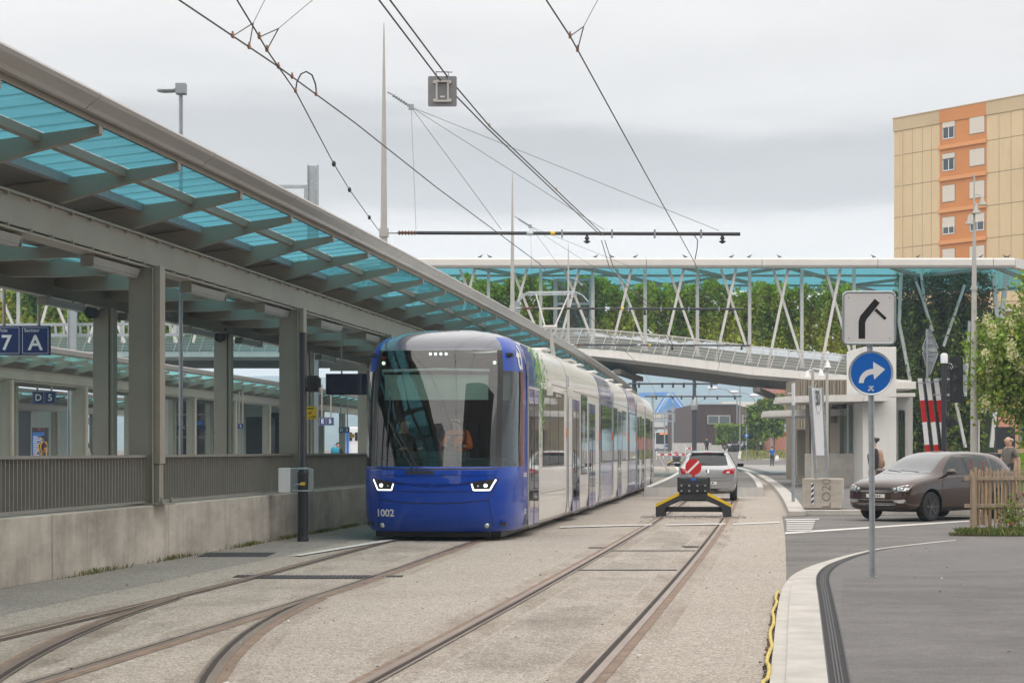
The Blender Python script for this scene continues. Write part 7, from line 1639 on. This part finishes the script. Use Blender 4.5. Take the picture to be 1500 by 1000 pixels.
for c_ in cl:
    if r.random() < .85: d = c_-np.array([0, 0, 3.6]); q = c_+d/np.linalg.norm(d)*.36+r.normal(size=3)*.05+np.array([-.1, -.35, .1]); bp_.append(q+r.normal(size=(46, 3))*np.array([.08, .08, .12]))
leaves('blossom', np.concatenate(bp_), .10, ['blossom'], ex, seed=8)
a, q = P(1049, 623, 246), P(1166, 623, 246); he = empty('hedge', 'long clipped bright green hedge behind the parked motorcycles', 'hedge', (a.x, 246, 1.2)); r = np.random.default_rng(3); n = 16000; u = r.random((n, 3)); hpts = np.stack([a.x+(q.x-a.x)*u[:, 0], 246+2.5*u[:, 1]*(u[:, 2] > .8)+r.normal(size=n)*.12, 1.2+(a.z-1.2)*np.where(u[:, 2] > .8, 1+.03*r.normal(size=n), u[:, 1])], 1)
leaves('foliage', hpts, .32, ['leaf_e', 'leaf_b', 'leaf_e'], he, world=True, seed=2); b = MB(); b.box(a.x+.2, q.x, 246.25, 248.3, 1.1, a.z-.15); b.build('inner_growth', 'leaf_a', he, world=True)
gp = []
for i in range(5000): px = rg.uniform(1085, 1166); Y = rg.uniform(196, 236)+(px-1120)*.1; gp.append((P(px, 0, Y).x, Y, gz(Y)+.02))
grass('grass', 'yellowish grass verge round the young trees on the plaza', gp, .22, 8, ('grass_b', 'grass_a', 'grass_b'))
b = MB(); pv_ = [P(1083, 0, 205), P(1170, 0, 192), P(1170, 0, 240), P(1092, 0, 236)]; b.add([(p.x, p.y, gz(p.y)+.02) for p in pv_], [(0, 1, 2, 3)]); 
vs_ = []; 
for t in range(9): Y = 196+5*t; vs_.append((P(1084+t*.4, 0, Y).x, Y, gz(Y)+.03)); vs_.append((P(1170, 0, Y).x, Y, gz(Y)+.03))
b = MB(); b.add(vs_, [(2*i, 2*i+1, 2*i+3, 2*i+2) for i in range(8)]); struct(b.build('verge', mat('verge_green', (.17, .19, .06), .95, var=.4, vscale=.8)))
b = MB()
for t in range(8):
    Y = 196+5*t
    for (xa, ya), (xb_, yb_) in (((1083+t*.4, Y), (1083.4+t*.4, Y+5)),): pa, pb = P(xa, 0, ya), P(xb_, 0, yb_); b.bar((pa.x, ya, gz(ya)+.06), (pb.x, yb_, gz(yb_)+.06), .3, .16)
pa, pb = P(1083, 0, 195.8), P(1170, 0, 195.8); b.bar((pa.x, 195.8, gz(195.8)+.06), (pb.x, 195.8, gz(195.8)+.06), .3, .16); struct(b.build('kerb', 'kerb'))

# unseen buildings and trees, added to shape the reflections in glass and paint
for nm, lab, x0, x1, y, z1, m in (('office_block', 'unseen grey block added behind the viewpoint for the windscreen reflection, left', -90, -24, -50, 46, 'concrete_l'), ('apartment_block', 'unseen dark brown block added behind the viewpoint to darken the windscreen reflection, right', -5, 75, -22, 46, 'darkwood')):
    e = empty(nm, lab, 'building', (x0, y, 0)); b = MB(); b.box(x0, x1, y-12, y, 0, z1); b.build('wall', m, e, world=True)
    b = MB()
    for i in range(int((x1-x0-2)/3)):
        for j in range(int(z1/3)): b.box(x0+1.2+3*i, x0+2.8+3*i, y+.01, y+.05, 1+3*j, 2.6+3*j)
    b.build('window_rows', 'glassdark', e, world=True)
for i, (x, y, H) in enumerate(((24, 2, 9), (27, 10, 8), (41, 243, 9), (30, 24, 8.5), (46, 250, 10), (51, 246, 9))): tree('street_tree', ['broad green tree to the right behind the viewpoint', 'round tree beyond the right-hand pavement', 'unseen rounded tree added behind the stair tower for green reflections', 'roadside tree out to the right', 'unseen taller tree added behind the kiosk for green reflections', 'unseen tree added behind the white tower for green reflections'][i], (x, y, 0), H, 3.2, 2.4, 2600, .55, G4, 70+i, nclump=50, tr=.2)

# ================================================================== PEOPLE
BONES = dict(pelvis=(0, 0, .95), waist=(0, .01, 1.08), chest=(0, .0, 1.28), neck=(0, .01, 1.47), head0=(0, -.01, 1.56), head1=(0, -.01, 1.66), head2=(0, 0, 1.73))
def person(label, loc, rz, H=1.75, pose='stand', top='shirt', bottom='trousers', skin='skin', hair='hair_d', sleeve='short', tops=None, bots=None, shoes='shoe', bald=False, group=None, bun=False, kid=None):
    e = empty('person', label, 'person', loc, rz=rz, group=group); k = H/1.76
    J = dict(BONES)
    for s, sd in ((1, 'L'), (-1, 'R')):
        J['sh'+sd] = (s*.175, 0.01, 1.42); J['hip'+sd] = (s*.085, 0, .92)
        if pose == 'walk':
            J['el'+sd] = (s*.24, .09*s+.04, 1.14); J['wr'+sd] = (s*.25, .02+.16*s-.06, .90); J['kn'+sd] = (s*.09, -.16*s-.04, .50); J['an'+sd] = (s*.085, -.30*s+.05 if s > 0 else .30, .10 if s > 0 else .16); J['to'+sd] = (s*.09, J['an'+sd][1]-.15, .04)
        elif pose == 'sit':
            J['el'+sd] = (s*.25, -.12, 1.17); J['wr'+sd] = (s*.17, -.36, 1.20); J['kn'+sd] = (s*.12, -.44, .96); J['an'+sd] = (s*.12, -.50, .52); J['to'+sd] = (s*.12, -.64, .47)
        else:
            J['el'+sd] = (s*.235, .03, 1.15); J['wr'+sd] = (s*.245, -.03, .90); J['kn'+sd] = (s*.095, -.01, .50); J['an'+sd] = (s*.10, .03, .09); J['to'+sd] = (s*.12, -.12, .035)
        w = Vector(J['wr'+sd]); el = Vector(J['el'+sd]); d = (w-el).normalized(); J['pa'+sd] = tuple(w+d*.08)
        side = Vector((0, -1, 0)) if abs(d.y) < .7 else Vector((-s, 0, 0)); inw = Vector((-s, 0, 0)) if abs(d.y) < .7 else Vector((0, 0, -1))
        for f, (o_, ln) in enumerate(((.030, .075), (.010, .085), (-.010, .08), (-.028, .062))):
            r0 = Vector(J['pa'+sd])+side*o_; J['f%d%sa' % (f, sd)] = tuple(r0+d*ln*.5+inw*.008); J['f%d%sb' % (f, sd)] = tuple(r0+d*ln*.85+inw*.03)
        J['th'+sd+'a'] = tuple(w+d*.03+side*.045); J['th'+sd+'b'] = tuple(w+d*.075+side*.062+inw*.015)
    E = [('pelvis', 'waist', 'T'), ('waist', 'chest', 'T'), ('chest', 'neck', 'T'), ('neck', 'head0', 'S'), ('head0', 'head1', 'S'), ('head1', 'head2', 'S'), ]
    J['nose'] = (0, -.115, 1.62); E.append(('head1', 'nose', 'S'))
    rad = dict(pelvis=.135, waist=.125, chest=.15, neck=.06, head0=.075, head1=.085, head2=.065, nose=.018)
    for s, sd in ((1, 'L'), (-1, 'R')):
        E += [('chest', 'sh'+sd, 'T'), ('sh'+sd, 'el'+sd, 'A'), ('el'+sd, 'wr'+sd, 'F'), ('wr'+sd, 'pa'+sd, 'S'), ('pelvis', 'hip'+sd, 'B'), ('hip'+sd, 'kn'+sd, 'B'), ('kn'+sd, 'an'+sd, 'B'), ('an'+sd, 'to'+sd, 'O'), ('wr'+sd, 'th'+sd+'a', 'S'), ('th'+sd+'a', 'th'+sd+'b', 'S')]
        for f in range(4): E += [('pa'+sd, 'f%d%sa' % (f, sd), 'S'), ('f%d%sa' % (f, sd), 'f%d%sb' % (f, sd), 'S')]; rad['f%d%sa' % (f, sd)] = .0095; rad['f%d%sb' % (f, sd)] = .008
        rad.update({'sh'+sd: .07, 'el'+sd: .045, 'wr'+sd: .030, 'pa'+sd: .030, 'hip'+sd: .095, 'kn'+sd: .062, 'an'+sd: .045, 'to'+sd: .04, 'th'+sd+'a': .012, 'th'+sd+'b': .010})
    names = list(J); idx = {n: i for i, n in enumerate(names)}
    me = bpy.data.meshes.new('body'); me.from_pydata([Vector(J[n])*k for n in names], [(idx[a], idx[b]) for a, b, _ in E], []); o = bpy.data.objects.new('body', me); C.objects.link(o)
    o.modifiers.new('skin', 'SKIN'); o.modifiers.new('sub', 'SUBSURF').levels = 1; o.modifiers['sub'].render_levels = 1
    for i, n in enumerate(names): sv = me.skin_vertices[0].data[i]; rr = rad[n]*k*1.12; sv.radius = (rr, rr*(.78 if n in ('pelvis', 'waist', 'chest') else 1)); sv.use_root = (n == 'pelvis')
    bake(o); me = o.data; me.name = 'body'; me.materials.clear(); bone = [(Vector(J[a])*k, Vector(J[b])*k, t) for a, b, t in E]
    cmap = {'T': 0, 'A': 0, 'F': 0 if sleeve == 'long' else 2, 'S': 2, 'B': 1, 'O': 3}
    for m in (tops, bots, skin, shoes): me.materials.append(M[m] if isinstance(m, str) else m)
    for p_ in me.polygons:
        c0_ = p_.center; best = None
        for a, b_, t in bone:
            ab = b_-a; tt = max(0, min(1, (c0_-a).dot(ab)/max(ab.length_squared, 1e-9))); d = (c0_-(a+ab*tt)).length
            if best is None or d < best[0]: best = (d, t, tt)
        mi = cmap[best[1]]
        if best[1] == 'A' and sleeve == 'short' and best[2] > .72: mi = 2
        p_.material_index = mi; p_.use_smooth = True
    o.parent = e
    hc = Vector(J['head1'])*k
    if not bald:
        b = MB(); b.ball(hc+Vector((0, .022, .035))*k, .098*k, .105*k, .085*k, 12, 8)
        if bun: b.ball(hc+Vector((0, .12, .06))*k, .05*k)
        b.build('hair', hair, e, smooth=True)
    else: b = MB(); b.ball(hc+Vector((0, .05, -.02))*k, .093*k, .07*k, .05*k, 12, 8); b.build('hair', hair, e, smooth=True)
    for s in (-1, 1):
        b = MB(); b.ball(hc+Vector((s*.033, -.088, .0))*k, .011*k, .006*k, .008*k, 6, 4); b.build('eye', 'black', e)
        b = MB(); b.ball(hc+Vector((s*.096, .01, -.01))*k, .012*k, .022*k, .032*k, 8, 5); b.build('ear', skin, e, smooth=True)
    b = MB(); b.ball(hc+Vector((0, -.090, -.048))*k, .024*k, .006*k, .006*k, 8, 4); b.build('mouth', mat('lips', (.35, .13, .11), .6), e)
    return e
cm = lambda n, c_: mat(n, c_, .85, var=.15, vscale=12)
person('bald grey-bearded man in a grey-brown shirt walking left behind the picket fence', (P(1478, 0, 48).x, 48, .1), -1.25, 1.74, 'walk', tops=cm('grey_shirt', (.16, .145, .125)), bots=cm('dark_shorts', (.05, .05, .06)), hair='hair_g', bald=True)
pb = person('woman with tied dark hair and black clothes standing behind the signpost with a backpack', (P(1280, 0, 50.5).x, 50.5, .11), -1.5, 1.68, 'stand', tops=cm('black_top', (.03, .028, .032)), bots=cm('black_trousers', (.02, .02, .022)), sleeve='long', bun=True)
def backpack(loc, rz, m, lab, s=1.0, m2='black'):
    e = empty('backpack', lab, 'backpack', loc, rz=rz); b = MB(); b.loft([[(w*math.cos(t)*(1 if abs(math.cos(t)) < .9 else .95), d*math.sin(t)+.10, z) for t in [2*PI*k/14 for k in range(14)]] for z, w, d in ((0, .08, .06), (.03, .14, .11), (.2, .165, .13), (.38, .15, .115), (.47, .10, .08), (.49, .03, .03))]); b.v = [(x*s, y*s, z*s) for x, y, z in b.v]; b.build('bag', m, e, smooth=True)
    b = MB(); b.ball((0, .22*s, .15*s), .10*s, .04*s, .10*s); b.build('front_pocket', m, e, smooth=True)
    for sd in (-1, 1): b = MB(); b.tube([(sd*.09*s, .02, .42*s), (sd*.11*s, -.06*s, .46*s), (sd*.12*s, -.15*s, .35*s), (sd*.11*s, -.12*s, .12*s), (sd*.09*s, .02, .05*s)], .016*s, 6); b.build('strap', m2, e)
d_ = Vector((math.sin(-2.3+0), math.cos(2.3), 0))
backpack((P(1281.5, 0, 50.5).x, 50.5, 1.0), -1.45, cm('beige_backpack', (.42, .27, .19)), 'dusty pink-beige backpack on the back of the woman by the signpost')
person('man in a bright blue vest over a red-sleeved shirt walking away across the plaza', (P(1131, 0, 164).x, 164, .11), PI, 1.62, 'stand', tops=cm('blue_vest', (.02, .12, .45)), bots='black')
for s, m in ((1, 'x'),): 
    e = empty('shopping_bag', 'white carrier bag in the right hand of the man in the blue vest', 'bag', (P(1138, 0, 164).x, 163.9, .55)); b = MB(); b.loft([[(w, -.06, z), (w*1, .06, z), (-w, .06, z), (-w, -.06, z)] for z, w in ((0, .14), (.1, .17), (.35, .15), (.42, .1))]); b.build('bag', 'signwhite', e, smooth=True); b = MB(); b.tube([(-.08, 0, .42), (-.03, 0, .56), (.03, 0, .56), (.08, 0, .42)], .01, 5); b.build('handle', 'signwhite', e)
person('small distant person in dark clothes beside the thick dark mast', (P(1035, 0, 212).x, 212, gz(212)), .3, 1.7, 'stand', tops=cm('dark_jacket', (.03, .03, .04)), bots='black', sleeve='long')
person('traveller in ochre trousers with an orange backpack on the platform behind the railing', (P(61.5, 0, 92).x, 92, .39), -.9, 1.74, 'walk', tops=cm('maroon_top', (.10, .05, .06)), bots=cm('ochre_trousers', (.30, .19, .06)))
backpack((P(62.5, 0, 92).x, 92, 1.33), -.9, cm('orange_backpack', (.62, .28, .08)), 'orange and yellow backpack carried by the traveller behind the railing', 1.1, 'yellow')
person('person in black bending on a platform left of the near column', (P(166, 0, 118).x, 118, .12), .5, 1.6, 'stand', tops='black', bots='black', sleeve='long')
person('seated-looking person in black jacket on the far platform by the tram nose', (P(495, 0, 100).x, 100, .12), .2, 1.72, 'stand', tops=cm('black_jacket', (.015, .015, .017)), bots=cm('blue_jeans', (.03, .08, .2)), sleeve='long')
e = empty('shopping_bag', 'turquoise blue bag held in front of the dark-clad person by the tram nose', 'bag', (P(491, 0, 99.4).x, 99.4, 1.28)); b = MB(); b.loft([[(w, -.08, z), (w, .08, z), (-w, .08, z), (-w, -.08, z)] for z, w in ((0, .16), (.1, .22), (.28, .2), (.34, .12))]); b.build('bag', mat('turquoise_bag', (.02, .30, .45), .6), e, smooth=True); b = MB(); b.tube([(-.1, 0, .34), (0, 0, .48), (.1, 0, .34)], .012, 5); b.build('handle', 'black', e)
# tram crew behind the windscreen
ro = math.atan2(F1[1][0], F1[0][0])-PI/2
def crew(x, y, z, rzz, **kw):
    p = F1 @ Vector((x, y, z)); return person(kw.pop('label'), tuple(p), rzz, **kw)
crew(-.34, .17, .38, ro+0.0, label='tram driver in an orange high-visibility vest at the steering wheel', H=1.72, pose='sit', tops='orange', bots='black', sleeve='long')
crew(-.45, -.72, .32, ro+.5, label='second crew member in dark and orange clothing at the left of the cab', H=1.74, pose='sit', tops=cm('dark_top', (.05, .045, .05)), bots='black', sleeve='long')
# bicycle, door and green notice at the right edge
e = empty('notice_board', 'white and lime-green notice board at the extreme right edge', 'board', tuple(P(1497, 690, 62))); e.location.z = .1; b = MB(); b.box(P(1492, 0, 62).x-e.location.x, 1.2, 0, .04, 1.0-.9, 2.6); b.build('board', mat('lime', (.30, .62, .05), .5), e); b = MB(); b.box(P(1492, 0, 62).x-e.location.x+.02, 1.15, -.01, -.002, 1.5, 2.4); b.build('white_panel', 'signwhite', e)
b = MB(); a = P(1459, 625, 68); q = P(1487, 660, 68); b.box(a.x, q.x, 68, 68.2, 0, a.z); tag(b.build('doorway', 'anth'), 'dark doorway behind the bald man', 'doorway')
b = MB(); b.bar(P(1462, 661, 56), P(1530, 659, 56), .12, .12); b.bar(P(1488, 661, 56), (P(1488, 661, 56).x, 56, 0), .09, .09); tag(b.build('wooden_rail', 'wood_l'), 'round wooden rail fence behind the bald man', 'fence')
p = P(1487, 0, 55); e = empty('bicycle', 'dark bicycle leaning by the wooden rail at the right edge', 'bicycle', (p.x-.5, 55, .1), rz=.1)
for x in (0, 1.02): b = MB(); b.tube([(x+.33*math.cos(t), 0, .34+.33*math.sin(t)) for t in [2*PI*k/24 for k in range(25)]], .018, 6); b.build('wheel', 'rubber', e)
b = MB(); b.tube([(0, 0, .34), (.32, 0, .80), (.82, 0, .84), (.50, 0, .32), (.32, 0, .80)], .018, 6); b.tube([(0, 0, .34), (.5, 0, .32)], .014, 6); b.tube([(.82, 0, .84), (1.02, 0, .34)], .018, 6); b.tube([(.82, 0, .84), (.80, 0, 1.0)], .014, 6); b.build('frame', 'anth', e); b = MB(); b.tube([(.78, -.25, 1.0), (.80, 0, 1.02), (.78, .25, 1.0)], .014, 6); b.build('handlebar', 'anth', e); b = MB(); b.ball((.30, 0, .90), .12, .06, .03); b.build('saddle', 'black', e)
